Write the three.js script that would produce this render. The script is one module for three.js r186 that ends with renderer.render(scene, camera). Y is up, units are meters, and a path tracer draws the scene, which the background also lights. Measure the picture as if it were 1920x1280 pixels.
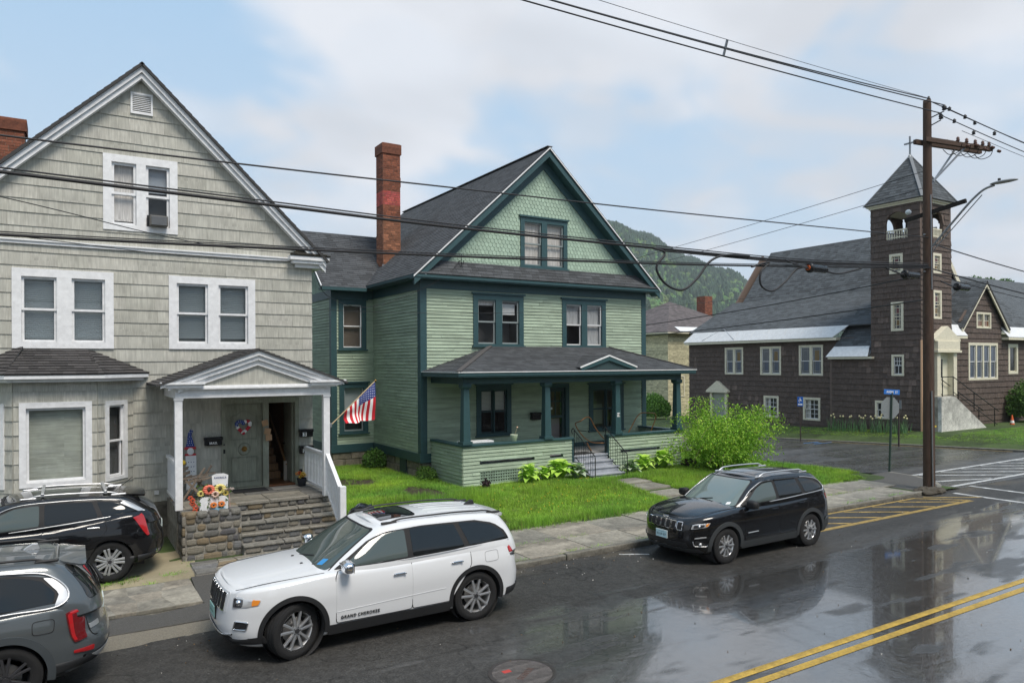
import * as THREE from 'three';
import { mergeGeometries, mergeVertices, toCreasedNormals } from 'three/addons/utils/BufferGeometryUtils.js';
import { RoundedBoxGeometry } from 'three/addons/geometries/RoundedBoxGeometry.js';
import { TextGeometry } from 'three/addons/geometries/TextGeometry.js';
import { FontLoader } from 'three/addons/loaders/FontLoader.js';
import { Brush, Evaluator, SUBTRACTION } from 'three-bvh-csg';

const scene = new THREE.Scene();
// ---------------------------------------------------------------- camera
const camera = new THREE.PerspectiveCamera(53.1301, 1920 / 1362, 0.1, 4000);
camera.position.set(0, 4.14, 0);
const YAW = 31.7 * Math.PI / 180, ROLL = 0.3 * Math.PI / 180;
camera.up.set(Math.sin(ROLL) * Math.cos(YAW), Math.cos(ROLL), Math.sin(ROLL) * Math.sin(YAW));
camera.lookAt(Math.sin(YAW) * 10, 4.14, -Math.cos(YAW) * 10);
camera.setViewOffset(1920, 1362, 0, 0, 1920, 1280);
camera.updateProjectionMatrix();
scene.add(camera);

// ---------------------------------------------------------------- renderer, exposure
const renderer = new THREE.WebGLRenderer({ antialias: true });
renderer.toneMapping = THREE.LinearToneMapping;
renderer.toneMappingExposure = 2.0;
renderer.shadowMap.enabled = true;

// ---------------------------------------------------------------- seeded noise
function mulberry(a) { return () => { a |= 0; a = a + 0x6D2B79F5 | 0; let t = Math.imul(a ^ a >>> 15, 1 | a); t = t + Math.imul(t ^ t >>> 7, 61 | t) ^ t; return ((t ^ t >>> 14) >>> 0) / 4294967296; }; }
let rnd = mulberry(7);
const R = (a, b) => a + (b - a) * rnd();
function h2(x, y) { let n = Math.imul(x | 0, 374761393) + Math.imul(y | 0, 668265263) | 0; n = Math.imul(n ^ n >>> 13, 1274126177); return ((n ^ n >>> 16) >>> 0) / 4294967296; }
const sm = t => t * t * (3 - 2 * t), clamp = (x, a = 0, b = 1) => Math.min(b, Math.max(a, x)), lerp = (a, b, t) => a + (b - a) * t;
const sstep = (a, b, x) => sm(clamp((x - a) / (b - a)));
function vnoise(x, y, p = 0) {
  const xi = Math.floor(x), yi = Math.floor(y), fx = sm(x - xi), fy = sm(y - yi), w = v => p ? ((v % p) + p) % p : v;
  return lerp(lerp(h2(w(xi), w(yi)), h2(w(xi + 1), w(yi)), fx), lerp(h2(w(xi), w(yi + 1)), h2(w(xi + 1), w(yi + 1)), fx), fy);
}
function fbm(x, y, oct = 4, p = 0) { let s = 0, a = .5, t = 0; for (let i = 0; i < oct; i++) { s += a * vnoise(x, y, p); t += a; a *= .5; x *= 2; y *= 2; p *= 2; } return s / t; }

// ---------------------------------------------------------------- sky: pale broken overcast
{
  const SK = .70, W = 1024, H = 512, d = new Float32Array(W * H * 4);
  for (let j = 0; j < H; j++) for (let i = 0; i < W; i++) {
    const el = ((j + .5) / H - .5) * Math.PI, az = ((i + .5) / W - .5) * Math.PI * 2, y = Math.sin(el), c = Math.cos(el);
    const k = 1 / (Math.max(y, 0) + .22), X = Math.cos(az) * c * k, Z = Math.sin(az) * c * k;
    const e = clamp(y / .62);
    let r = lerp(.60, .235, Math.pow(e, .62)), g = lerp(.655, .41, Math.pow(e, .62)), b = lerp(.69, .615, Math.pow(e, .62));
    const w1 = fbm(X * 1.1 + 11, Z * 1.1 + 4, 3), n = fbm(X * 1.5 + w1 * 1.6 + 3.3, Z * 1.9 + w1 * 1.3 + 8.1, 6);
    const cl = sstep(.45, .66, n) * .86, n2 = fbm(X * 3.6 + 31, Z * 4.4 + 7, 5), cl2 = sstep(.44, .70, n2) * .5;
    const a = clamp(cl + cl2, 0, .92) * sstep(-.02, .1, y);
    const sh = fbm(X * 2.3 + 71, Z * 2.9 + 15, 4), cb = lerp(.55, .66, sstep(.3, .66, sh)); r = lerp(r, cb * .965, a); g = lerp(g, cb * .985, a); b = lerp(b, cb * 1.035, a);
    if (y < 0) { const t = clamp(-y * 6); r = lerp(r, .15, t); g = lerp(g, .15, t); b = lerp(b, .14, t); }
    d.set([r * SK, g * SK, b * SK, 1], (j * W + i) * 4);
  }
  const t = new THREE.DataTexture(d, W, H, THREE.RGBAFormat, THREE.FloatType);
  t.mapping = THREE.EquirectangularReflectionMapping; t.magFilter = t.minFilter = THREE.LinearFilter; t.wrapS = THREE.RepeatWrapping; t.needsUpdate = true;
  scene.background = t; scene.environment = t;
}
// ---------------------------------------------------------------- the veiled sun, high behind the viewer's right shoulder
const sun = new THREE.DirectionalLight(0xfff5e8, 1.9);
sun.position.set(19, 64, 21); sun.target.position.set(12, 0, -18);
sun.castShadow = true; sun.shadow.radius = 45; sun.shadow.mapSize.set(2048, 2048);
Object.assign(sun.shadow.camera, { left: -60, right: 60, top: 60, bottom: -60, near: 1, far: 200 });
scene.add(sun, sun.target);
// ---------------------------------------------------------------- object helpers
const V = (x, y, z) => new THREE.Vector3(x, y, z), PI = Math.PI;
const taken = {};
function numbered(n) { taken[n] = (taken[n] || 0) + 1; return taken[n] === 1 ? n : n + '_' + String(taken[n] - 1).padStart(3, '0'); }
function shadows(o) { o.castShadow = o.receiveShadow = true; return o; }
function thing(name, label, category, pos = [0, 0, 0], turn = 0, group) {
  const o = new THREE.Group(); o.name = numbered(name); o.position.set(...pos); o.rotation.y = turn; o.userData = { label, category }; if (group) o.userData.group = group; scene.add(o); return o;
}
function tag(o, label, category, group) { o.name = numbered(o.name); o.userData = { label, category }; if (group) o.userData.group = group; scene.add(o); return o; }
function triuv(g) {
  const p = g.attributes.position, n = g.attributes.normal, uv = new Float32Array(p.count * 2);
  for (let i = 0; i < p.count; i++) {
    const ax = Math.abs(n.getX(i)), ay = Math.abs(n.getY(i)), az = Math.abs(n.getZ(i)), x = p.getX(i), y = p.getY(i), z = p.getZ(i);
    if (ay >= ax && ay >= az) { uv[2 * i] = x; uv[2 * i + 1] = z; } else if (ax >= az) { uv[2 * i] = z; uv[2 * i + 1] = y; } else { uv[2 * i] = x; uv[2 * i + 1] = y; }
  }
  g.setAttribute('uv', new THREE.BufferAttribute(uv, 2)); return g;
}
function merge(list, keepUV) {
  list = (Array.isArray(list) ? list : [list]).flat(4).map(g => { g = g.index ? g.toNonIndexed() : g; const o = new THREE.BufferGeometry(); o.setAttribute('position', g.attributes.position); o.setAttribute('normal', g.attributes.normal); if (keepUV && g.attributes.uv) o.setAttribute('uv', g.attributes.uv); return o; });
  const g = list.length > 1 ? mergeGeometries(list) : list[0]; return keepUV ? g : triuv(g);
}
function obj(name, geos, mat, parent, keepUV) { const m = new THREE.Mesh(Array.isArray(geos) ? merge(geos, keepUV) : (keepUV || geos.attributes.color ? geos : merge(geos)), mat); m.name = name; shadows(m); if (parent) parent.add(m); return m; }
function struct(name, geos, mat, keepUV) { const m = obj(name, geos, mat, null, keepUV); m.name = numbered(name); m.userData = { kind: 'structure' }; scene.add(m); return m; }
function stuff(m) { m.userData.kind = 'stuff'; return m; }
const box = (x0, y0, z0, x1, y1, z1) => new THREE.BoxGeometry(Math.abs(x1 - x0), Math.abs(y1 - y0), Math.abs(z1 - z0)).translate((x0 + x1) / 2, (y0 + y1) / 2, (z0 + z1) / 2);
const rbox = (x0, y0, z0, x1, y1, z1, r = .012, s = 2) => new RoundedBoxGeometry(Math.abs(x1 - x0), Math.abs(y1 - y0), Math.abs(z1 - z0), s, Math.min(r, Math.abs(x1 - x0) / 2.01, Math.abs(y1 - y0) / 2.01, Math.abs(z1 - z0) / 2.01)).translate((x0 + x1) / 2, (y0 + y1) / 2, (z0 + z1) / 2);
function bar(a, b, w, h = w, up = V(0, 1, 0), r = 0) { // a beam from a to b, width w across, height h along up
  a = V(...a); b = V(...b); const d = b.clone().sub(a), L = d.length(); d.normalize(); if (Math.abs(d.dot(up)) > .99) up = V(1, 0, 0);
  const x = V().crossVectors(up, d).normalize(), y = V().crossVectors(d, x), g = r ? new RoundedBoxGeometry(w, h, L, 2, r) : new THREE.BoxGeometry(w, h, L);
  return g.applyMatrix4(new THREE.Matrix4().makeBasis(x, y, d)).translate((a.x + b.x) / 2, (a.y + b.y) / 2, (a.z + b.z) / 2);
}
const cyl = (r0, r1, h, x, y, z, s = 12) => new THREE.CylinderGeometry(r1, r0, h, s).translate(x, y + h / 2, z);
function tube(pts, r, seg = 24, rs = 6, closed = false) { return new THREE.TubeGeometry(new THREE.CatmullRomCurve3(pts.map(p => V(...p)), closed, 'centripetal'), seg, r, rs, closed); }
function rod(a, b, r, s = 8, r1 = r) { const d = V(...b).sub(V(...a)), L = d.length(), g = new THREE.CylinderGeometry(r1, r, L, s); g.applyQuaternion(new THREE.Quaternion().setFromUnitVectors(V(0, 1, 0), d.clone().normalize())); return g.translate((a[0] + b[0]) / 2, (a[1] + b[1]) / 2, (a[2] + b[2]) / 2); }
function lathe(pts, s = 24) { return new THREE.LatheGeometry(pts.map(p => new THREE.Vector2(...p)), s); }
function extr(pts, depth, bevel = 0, holes = []) { const s = new THREE.Shape(pts.map(p => new THREE.Vector2(...p))); for (const h of holes) s.holes.push(new THREE.Path(h.map(p => new THREE.Vector2(...p)))); return new THREE.ExtrudeGeometry(s, { depth, bevelEnabled: bevel > 0, bevelSize: bevel, bevelThickness: bevel, bevelSegments: 2, curveSegments: 8 }); }
function frame(o, u, n) { // local u (right), v (up), n (out) at o
  const U = V(...u).normalize(), N = V(...n).normalize(), W = V().crossVectors(N, U).normalize(); return new THREE.Matrix4().makeBasis(U, W, N).setPosition(...o);
}
const FZ = (x, y, z) => frame([x, y, z], [1, 0, 0], [0, 0, 1]);       // wall facing the street
const FX = (x, y, z) => frame([x, y, z], [0, 0, 1], [-1, 0, 0]);      // wall facing west, u runs towards the street
const rect = (a, b, c, d) => [[a, b], [c, b], [c, d], [a, d]];

// ---------------------------------------------------------------- materials: value maps around 1, plus grain
function dataTex(n, fn, srgb = true, m = n) {
  const d = new Uint8Array(n * m * 4);
  for (let j = 0; j < m; j++) for (let i = 0; i < n; i++) { const c = fn(i / n, j / m, i, j), k = (j * n + i) * 4; const q = Array.isArray(c) ? c : [c, c, c]; for (let a = 0; a < 3; a++) d[k + a] = clamp(q[a], 0, 1) * 255; d[k + 3] = q.length > 3 ? clamp(q[3], 0, 1) * 255 : 255; }
  const t = new THREE.DataTexture(d, n, m); t.magFilter = THREE.LinearFilter; t.minFilter = THREE.LinearMipmapLinearFilter; t.generateMipmaps = true; t.wrapS = t.wrapT = THREE.RepeatWrapping; if (srgb) t.colorSpace = THREE.SRGBColorSpace; t.needsUpdate = true; return t;
}
const T = {
  fine: dataTex(256, (u, v) => .90 + .10 * fbm(u * 24, v * 24, 3, 24)),
  blotch: dataTex(256, (u, v) => .52 + .44 * fbm(u * 5, v * 5, 5, 5) + .16 * fbm(u * 40, v * 40, 2, 40)),
  streak: dataTex(256, (u, v) => .70 + .18 * fbm(u * 64, v * 5, 3, 0 | 0) + .16 * fbm(u * 5, v * 4, 3, 0)),
  grainH: dataTex(256, (u, v) => .72 + .16 * fbm(u * 3, v * 70, 3, 0) + .15 * fbm(u * 6, v * 5, 3, 0)),
  speck: dataTex(512, (u, v, i, j) => .62 + .25 * h2(i, j) + .13 * fbm(u * 64, v * 64, 2, 64)),
  rough: dataTex(256, (u, v) => fbm(u * 24, v * 24, 4, 24), false),
  bump: dataTex(256, (u, v, i, j) => .6 * fbm(u * 48, v * 48, 3, 48) + .4 * h2(i, j), false),
  ripple: dataTex(256, (u, v, i, j) => .62 * fbm(u * 9, v * 9, 3, 9) + .26 * fbm(u * 48, v * 48, 2, 48) + .12 * h2(i, j), false),
  wood: dataTex(256, (u, v) => { const s = fbm(u * 50, v * 3, 3, 0); return [.72 + .26 * s, .70 + .26 * s, .68 + .26 * s]; }),
};
function rep(t, x, y = x) { const c = t.clone(); c.repeat.set(x, y); c.needsUpdate = true; return c; }
const texCache = {};
function mat(rgb, rough = .8, tex, scale = 1, o = {}) {
  const m = new (o.physical ? THREE.MeshPhysicalMaterial : THREE.MeshStandardMaterial)({ roughness: rough });
  m.color.setRGB(...rgb);
  const get = (k, s) => texCache[k + s] ||= rep(T[k], s);
  if (tex) m.map = get(tex, scale);
  if (o.bump) { m.bumpMap = get(o.bumpTex || 'bump', o.bs || scale); m.bumpScale = o.bump; }
  for (const k of ['metalness', 'transmission', 'thickness', 'ior', 'clearcoat', 'clearcoatRoughness', 'vertexColors', 'side', 'specularIntensity', 'emissive', 'emissiveIntensity']) if (o[k] !== undefined) m[k] = o[k];
  return m;
}
const DS = THREE.DoubleSide;
const mt = {
  siding: [[.595, .59, .52], [.615, .61, .54], [.575, .57, .50], [.63, .62, .55]].map((c, i) => mat(c, .85, 'streak', .7 + i * .11, { bump: .003, bumpTex: 'streak' })),
  sidingWall: mat([.54, .53, .45], .9, 'blotch', .5),
  white: mat([.88, .89, .90], .55, 'fine', .6), cream: mat([.78, .735, .575], .6, 'fine', .6), creamV: mat([.86, .80, .52], .8, 'blotch', .5, { vertexColors: true }),
  green: mat([.50, .62, .465], .7, 'grainH', .45, { vertexColors: true }), scale: mat([.43, .57, .45], .75, 'fine', .8, { vertexColors: true }),
  teal: mat([.034, .088, .098], .5, 'fine', .6), tealD: mat([.036, .070, .075], .6, 'fine', .7), seafoam: mat([.37, .50, .38], .7, 'blotch', .6),
  roofG: mat([.125, .134, .145], .92, 'speck', 1.1, { vertexColors: true, bump: .004, bs: 2 }), roofB: mat([.125, .117, .115], .95, 'speck', 1.1, { vertexColors: true, bump: .004, bs: 2 }), roofC: mat([.15, .168, .182], .92, 'speck', 1.0, { vertexColors: true, bump: .003, bs: 2 }), roofP: mat([.23, .20, .20], .92, 'speck', 1, { vertexColors: true }),
  deck: mat([.05, .05, .05], .9), deck2: mat([.14, .155, .17], .6), brick: mat([.46, .165, .095], .9, 'blotch', 1.5, { vertexColors: true, bump: .004, bs: 3 }), mortar: mat([.30, .24, .20], .95, 'fine', 2),
  brown: mat([.145, .108, .09], .85, 'grainH', .9, { vertexColors: true, bump: .003 }), brownWall: mat([.145, .108, .09], .9),
  metalW: mat([.72, .74, .755], .7, 'fine', .4), glass: mat([.96, .98, 1], .015, null, 1, { physical: true, transmission: 1, thickness: 0, ior: 1.52 }),
  room: mat([.10, .098, .095], .9), roomL: mat([.10, .095, .085], .9), blind: mat([.85, .85, .80], .8), curtain: mat([.88, .87, .85], .9, 'wood', 1.2),
  sash: mat([.62, .63, .63], .5), sashG: mat([.25, .29, .29], .5), iron: mat([.022, .024, .024], .45, null, 1, { metalness: .5 }), black: mat([.012, .012, .013], .45), blackS: mat([.010, .010, .011], .25),
  sage: mat([.36, .38, .30], .6, 'streak', 1.1), sageD: mat([.29, .31, .245], .6, 'streak', 1.1), woodIn: mat([.20, .095, .035], .4, 'wood', 1.2), brass: mat([.35, .2, .06], .3, null, 1, { metalness: .9 }),
  stone: [[.36, .345, .30], [.27, .262, .24], [.44, .40, .32], [.33, .33, .325], [.42, .33, .21], [.48, .44, .37], [.21, .205, .21]].map(c => mat(c, .75, 'blotch', 2.2, { bump: .012, bs: 3 })),
  mortarG: mat([.42, .395, .345], .9, 'blotch', 1.8, { bump: .008, bs: 4 }), slateT: mat([.36, .335, .28], .55, 'blotch', 1.4, { bump: .008, bs: 3 }),
  found: [[.50, .43, .33], [.42, .375, .285], [.54, .47, .365]].map(c => mat(c, .9, 'blotch', 1.3, { bump: .025, bs: 2 })),
  conc: [[.37, .345, .285], [.42, .39, .32], [.33, .31, .26], [.40, .36, .29]].map((c, i) => mat(c, .72, 'blotch', .55 + i * .09, { bump: .003, bs: 4 })),
  kerb: mat([.28, .265, .22], .75, 'blotch', .9, { bump: .006, bs: 4 }), patch: mat([.125, .12, .11], .8, 'speck', .8, { bump: .012, bs: 2 }),
  pole: mat([.095, .058, .040], .85, 'wood', 1.1, { bump: .006, bumpTex: 'wood' }), wire: mat([.014, .014, .016], .6), galv: mat([.30, .31, .32], .45, 'fine', 2, { metalness: .6 }), insul: mat([.10, .045, .03], .3),
};
const shade = (arr, c, k) => { for (let i = 0; i < k; i++) arr.push(c[0], c[1], c[2]); };

// ---------------------------------------------------------------- courses of shingles, clapboards, bricks, tabs
function clipPoly(pts, poly) { // convex poly, counter-clockwise
  for (let i = 0; i < poly.length && pts.length; i++) {
    const [ax, ay] = poly[i], [bx, by] = poly[(i + 1) % poly.length], s = p => (bx - ax) * (p[1] - ay) - (by - ay) * (p[0] - ax), out = [];
    for (let k = 0; k < pts.length; k++) { const p = pts[k], q = pts[(k + 1) % pts.length], sp = s(p), sq = s(q); if (sp >= -1e-9) out.push(p); if ((sp > 0) !== (sq > 0) && Math.abs(sp - sq) > 1e-9) { const t = sp / (sp - sq); out.push([lerp(p[0], q[0], t), lerp(p[1], q[1], t)]); } }
    pts = out;
  }
  return pts;
}
function subRect(list, h) { // remove hole h from rects [u0,v0,u1,v1]
  const out = [];
  for (const r of list) {
    if (h[0] >= r[2] || h[2] <= r[0] || h[1] >= r[3] || h[3] <= r[1]) { out.push(r); continue; }
    if (h[1] > r[1]) out.push([r[0], r[1], r[2], h[1]]);
    if (h[3] < r[3]) out.push([r[0], h[3], r[2], r[3]]);
    const a = Math.max(r[1], h[1]), b = Math.min(r[3], h[3]);
    if (h[0] > r[0]) out.push([r[0], a, h[0], b]); if (h[2] < r[2]) out.push([h[2], a, r[2], b]);
  }
  return out;
}
// o: poly, holes, exp, w:[min,max], t0 (proud at the butt), t1 (at the top), gap, vary, scallop, jig
function courses(o) {
  const us = o.poly.map(p => p[0]), vs = o.poly.map(p => p[1]), u0 = Math.min(...us), u1 = Math.max(...us), v0 = o.v0 ?? Math.min(...vs), v1 = Math.max(...vs), res = [];
  let row = 0;
  for (let v = v0; v < v1 - 1e-4; v += o.exp, row++) {
    const cuts = [u0]; 
    if (o.w) { let u = u0 - (o.reg ? (row % 2) * o.w[0] / 2 : R(0, o.w[1])); while (u < u1) { u += R(o.w[0], o.w[1]); if (u > u0 + .02 && u < u1 - .02) cuts.push(u); } }
    cuts.push(u1);
    for (let c = 0; c + 1 < cuts.length; c++) {
      const g = (o.gap || 0) / 2, jig = o.jig ? R(-o.jig, o.jig) : 0, rct = [cuts[c] + g, v + jig, cuts[c + 1] - g, v + o.exp + (o.lap || 0)], tone = 1 - R(0, o.vary || 0), uo = R(0, 5), vo = R(0, 5);
      let rs = [rct]; for (const h of o.holes || []) rs = subRect(rs, h);
      for (const r of rs) {
        if (r[2] - r[0] < .012 || r[3] - r[1] < .012) continue;
        let pts = o.scallop && r[3] - r[1] > o.exp * .8 ? [[r[0], r[3]], [r[0], r[1] + .4 * (r[3] - r[1])], [lerp(r[0], r[2], .12), r[1] + .12 * (r[3] - r[1])], [lerp(r[0], r[2], .35), r[1]], [lerp(r[0], r[2], .65), r[1]], [lerp(r[0], r[2], .88), r[1] + .12 * (r[3] - r[1])], [r[2], r[1] + .4 * (r[3] - r[1])], [r[2], r[3]]] : [[r[0], r[1]], [r[2], r[1]], [r[2], r[3]], [r[0], r[3]]];
        pts = clipPoly(pts, o.poly); if (pts.length < 3) continue;
        let A = 0; for (let k = 0; k < pts.length; k++) { const p = pts[k], q = pts[(k + 1) % pts.length]; A += p[0] * q[1] - q[0] * p[1]; } if (Math.abs(A) < 4e-4) continue;
        res.push({ pts, vb: v, vt: v + o.exp, tone, uo, vo, dz: o.dz ? R(0, o.dz) : 0, area: Math.abs(A) / 2 });
      }
    }
  }
  return res;
}
function pieceArrays(pcs, o, A = { p: [], n: [], uv: [], c: [] }) {
  for (const q of pcs) {
    const z = v => (o.t1 ?? .002) + ((o.t0 ?? .02) - (o.t1 ?? .002)) * clamp((q.vt - v) / (q.vt - q.vb), -.3, 1.3) + q.dz, P = q.pts, sl = ((o.t0 ?? .02) - (o.t1 ?? .002)) / (q.vt - q.vb), nl = Math.hypot(1, sl);
    const tri = (a, b, c, n) => { for (const w of [a, b, c]) { A.p.push(...w); A.n.push(...n); A.uv.push(w[0] + q.uo, w[1] + q.vo); const tn = q.tone; if (q.rgb) A.c.push(...q.rgb); else A.c.push(tn, tn, tn); } };
    const F = P.map(p => [p[0], p[1], z(p[1])]);
    for (let k = 1; k + 1 < F.length; k++) tri(F[0], F[k], F[k + 1], [0, sl / nl, 1 / nl]);
    for (let k = 0; k < F.length; k++) { const a = F[k], b = F[(k + 1) % F.length], dx = b[0] - a[0], dy = b[1] - a[1], L = Math.hypot(dx, dy) || 1, n = [dy / L, -dx / L, 0], a0 = [a[0], a[1], -.004], b0 = [b[0], b[1], -.004]; tri(a, a0, b0, n); tri(a, b0, b, n); }
  }
  return A;
}
function arrGeo(A, M) {
  const g = new THREE.BufferGeometry(); g.setAttribute('position', new THREE.Float32BufferAttribute(A.p, 3)); g.setAttribute('normal', new THREE.Float32BufferAttribute(A.n, 3)); g.setAttribute('uv', new THREE.Float32BufferAttribute(A.uv, 2)); g.setAttribute('color', new THREE.Float32BufferAttribute(A.c, 3));
  if (M) g.applyMatrix4(M); return g;
}
function sidingPart(name, parent, M, o, m) { const g = arrGeo(pieceArrays(courses(o), o), M), k = new THREE.Mesh(g, m); k.name = name; shadows(k); stuff(k); parent.add(k); return k; }
function ccw(p) { let A = 0; p.forEach((a, i) => { const b = p[(i + 1) % p.length]; A += a[0] * b[1] - b[0] * a[1]; }); return A < 0 ? p.slice().reverse() : p; }
// a planar roof: corners eave-left, eave-right, ... seen from above and outside, in world coordinates
function roofFace(parent, corners, m, o = {}) {
  const C = corners.map(c => V(...c)), U = C[1].clone().sub(C[0]).normalize(), N = V().crossVectors(U, C[C.length - 1].clone().sub(C[0])).normalize(); if (N.y < 0) N.negate();
  const W = V().crossVectors(N, U).normalize(), M = new THREE.Matrix4().makeBasis(U, W, N).setPosition(C[0]), poly = ccw(C.map(c => { const d = c.clone().sub(C[0]); return [d.dot(U), d.dot(W)]; })), th = o.th || .09;
  const dk = extr(poly, th).translate(0, 0, -th - .004).applyMatrix4(M); dk.computeVertexNormals();
  const r = obj(o.name || 'roof', dk, o.deck || mt.deck, parent);
  const k = new THREE.Mesh(arrGeo(pieceArrays(courses({ poly, exp: o.exp || .14, w: o.w || [.22, .38], t0: o.t0 || .012, t1: .001, gap: .006, vary: o.vary ?? .45, dz: .003, jig: o.jig || 0 }), { t0: o.t0 || .012, t1: .001 }), M), m);
  k.name = 'roof_shingles'; shadows(k); stuff(k); r.add(k); return r;
}
function wall(parent, M, outline, holes, m, th = .14, name = 'wall') { const g = extr(outline, th, 0, holes.map(h => rect(...h).reverse())).translate(0, 0, -th).applyMatrix4(M); return obj(name, g, m, parent); }
// a window standing on a wall frame M (u,v of its outer lower-left corner), casing W x H
function win(parent, M, u, v, W, H, o = {}) {
  const c = o.casing || .12, cm = o.cm || mt.white, sm_ = o.sm || mt.white, P = o.proud || .045, n = o.n || 1, mull = o.mull ?? .12, K = M.clone().multiply(new THREE.Matrix4().makeTranslation(u, v, 0)), at = g => g.applyMatrix4(K);
  const parts = [box(0, 0, -.02, c, H, P), box(W - c, 0, -.02, W, H, P), box(c, H - c, -.02, W - c, H, P - .003), box(c, 0, -.02, W - c, o.sill ? .07 : c * .8, P - .003)];
  if (o.sill) parts.push(box(-.05, -.05, -.02, W + .05, .0, P + .05)); if (o.head) parts.push(box(-.06, H, -.02, W + .06, H + .06, P + .05));
  const ow = (W - 2 * c - (n - 1) * mull) / n, y0 = o.sill ? .07 : c * .8, y1 = H - c;
  for (let k = 1; k < n; k++) parts.push(box(c + k * ow + (k - 1) * mull, y0, -.02, c + k * (ow + mull), y1, P - .004));
  const w = obj('window', merge(parts).applyMatrix4(K), cm, parent);
  const dep = o.depth || .45;
  obj('room', [box(c - .05, y0 - .05, -dep - .02, W - c + .05, y1 + .05, -dep), box(c - .05, y0 - .05, -dep, c - .03, y1 + .05, -.15), box(W - c + .03, y0 - .05, -dep, W - c + .05, y1 + .05, -.15), box(c - .03, y1 + .03, -dep, W - c + .03, y1 + .05, -.15), box(c - .03, y0 - .05, -dep, W - c + .03, y0 - .03, -.15)].map(at), o.room || mt.room, w);
  for (let k = 0; k < n; k++) {
    const a = c + k * (ow + mull), b = a + ow, f = o.fw || .045, ym = o.split ? lerp(y0, y1, o.split) : null;
    const sashes = ym ? [[y0, ym + .02, -.045], [ym - .02, y1, -.015]] : [[y0, y1, -.03]];
    sashes.forEach(([s0, s1, z], si) => {
      const s = obj('sash', [box(a, s0, z - .03, a + f, s1, z), box(b - f, s0, z - .03, b, s1, z), box(a + f, s0, z - .03, b - f, s0 + f, z - .001), box(a + f, s1 - f, z - .03, b - f, s1, z - .001)].map(at), sm_, w);
      const mu = (o.muntin || [])[sashes.length > 1 ? si : 0]; let nx = mu ? mu[0] : 1, ny = mu ? mu[1] : 1;
      const xs = o.qx && mu ? o.qx : Array.from({ length: nx + 1 }, (_, i) => i / nx), ys = (o.qy && mu ? (o.qy[si] || o.qy[0]) : null) || Array.from({ length: ny + 1 }, (_, i) => i / ny);
      if (mu) { const g = []; xs.slice(1, -1).forEach(t => { const x = lerp(a + f, b - f, t); g.push(at(box(x - .012, s0 + f, z - .026, x + .012, s1 - f, z - .004))); }); ys.slice(1, -1).forEach(t => { const y = lerp(s0 + f, s1 - f, t); g.push(at(box(a + f, y - .012, z - .025, b - f, y + .012, z - .005))); }); if (g.length) obj('muntins', g, o.mm || sm_, w); }
      if (o.stain && mu) for (let i = 0; i + 1 < xs.length; i++) for (let j = 0; j + 1 < ys.length; j++) obj('pane', at(box(lerp(a + f, b - f, xs[i]), lerp(s0 + f, s1 - f, ys[j]), z - .017, lerp(a + f, b - f, xs[i + 1]), lerp(s0 + f, s1 - f, ys[j + 1]), z - .013)), o.stain(i, j, si, k), w);
      else { const pn = obj('pane', at(new THREE.PlaneGeometry(b - a - 2 * f, s1 - s0 - 2 * f).translate((a + b) / 2, (s0 + s1) / 2, z - .015)), o.glass || mt.glass, w); }
    });
    if (o.blind) { const bl = o.blind(k); if (bl) obj(bl.name || 'blind', (bl.slats ? Array.from({ length: Math.floor((y1 - y0) * bl.f / .045) }, (_, i) => at(new THREE.BoxGeometry(b - a - .02, .004, .045).rotateX(-1.0).translate((a + b) / 2, y1 - .02 - i * .045, -.14))) : [at(box(a + .01 + (bl.x0 || 0) * (b - a), bl.y0 !== undefined ? lerp(y0, y1, bl.y0) : lerp(y1, y0, bl.f), -.142, b - .01 - (bl.x1 || 0) * (b - a), bl.y1 !== undefined ? lerp(y0, y1, bl.y1) : y1, -.138))]), bl.m || mt.blind, w); }
  }
  w.userData.hole = [u + c - .02, v + y0 - .01, u + W - c + .02, v + y1 + .02];
  return w;
}
const hole = (u, v, W, H) => [u + .07, v + .06, u + W - .07, v + H - .07]; // wall opening behind a casing
const outer = (u, v, W, H) => [u, v, u + W, v + H];
// ================================================================ the setting: ground, roads, pavements, hill
const streetY = z => z > -15.5 ? 0 : -.042 * Math.min(-z - 15.5, 45);
function yardY(x, z) {
  let h = .06 + .08 * sstep(-14.6, -15.1, z) + .16 * sstep(-15, -18.6, z);
  h += (fbm(x * .5 + 40, z * .5 + 9, 3) - .5) * .09 * sstep(-15, -17, z);
  if (x < 6.6 && z > -15.1) return -.04; if (x < 6.2) h = lerp(.07 + .05 * sstep(-15.2, -17.6, z), h, sstep(5.3, 6.6, x) * sstep(-15.5, -17.5, z));
  const s = streetY(z), e = sstep(37.3, 40.2, x), ch = s + .11 + e * (.16 + .32 * sstep(-14, -22, z));
  const ew = -1.5 * sstep(-15.8, -18.6, z), a = sstep(24.2 + ew, 25.6 + ew, x), b = sstep(36.9, 37.4, x);
  h = lerp(h, s - .08, a); h = lerp(h, ch, b);
  const low = sstep(-44, -70, z); return lerp(h, -1.2, low);
}
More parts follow.
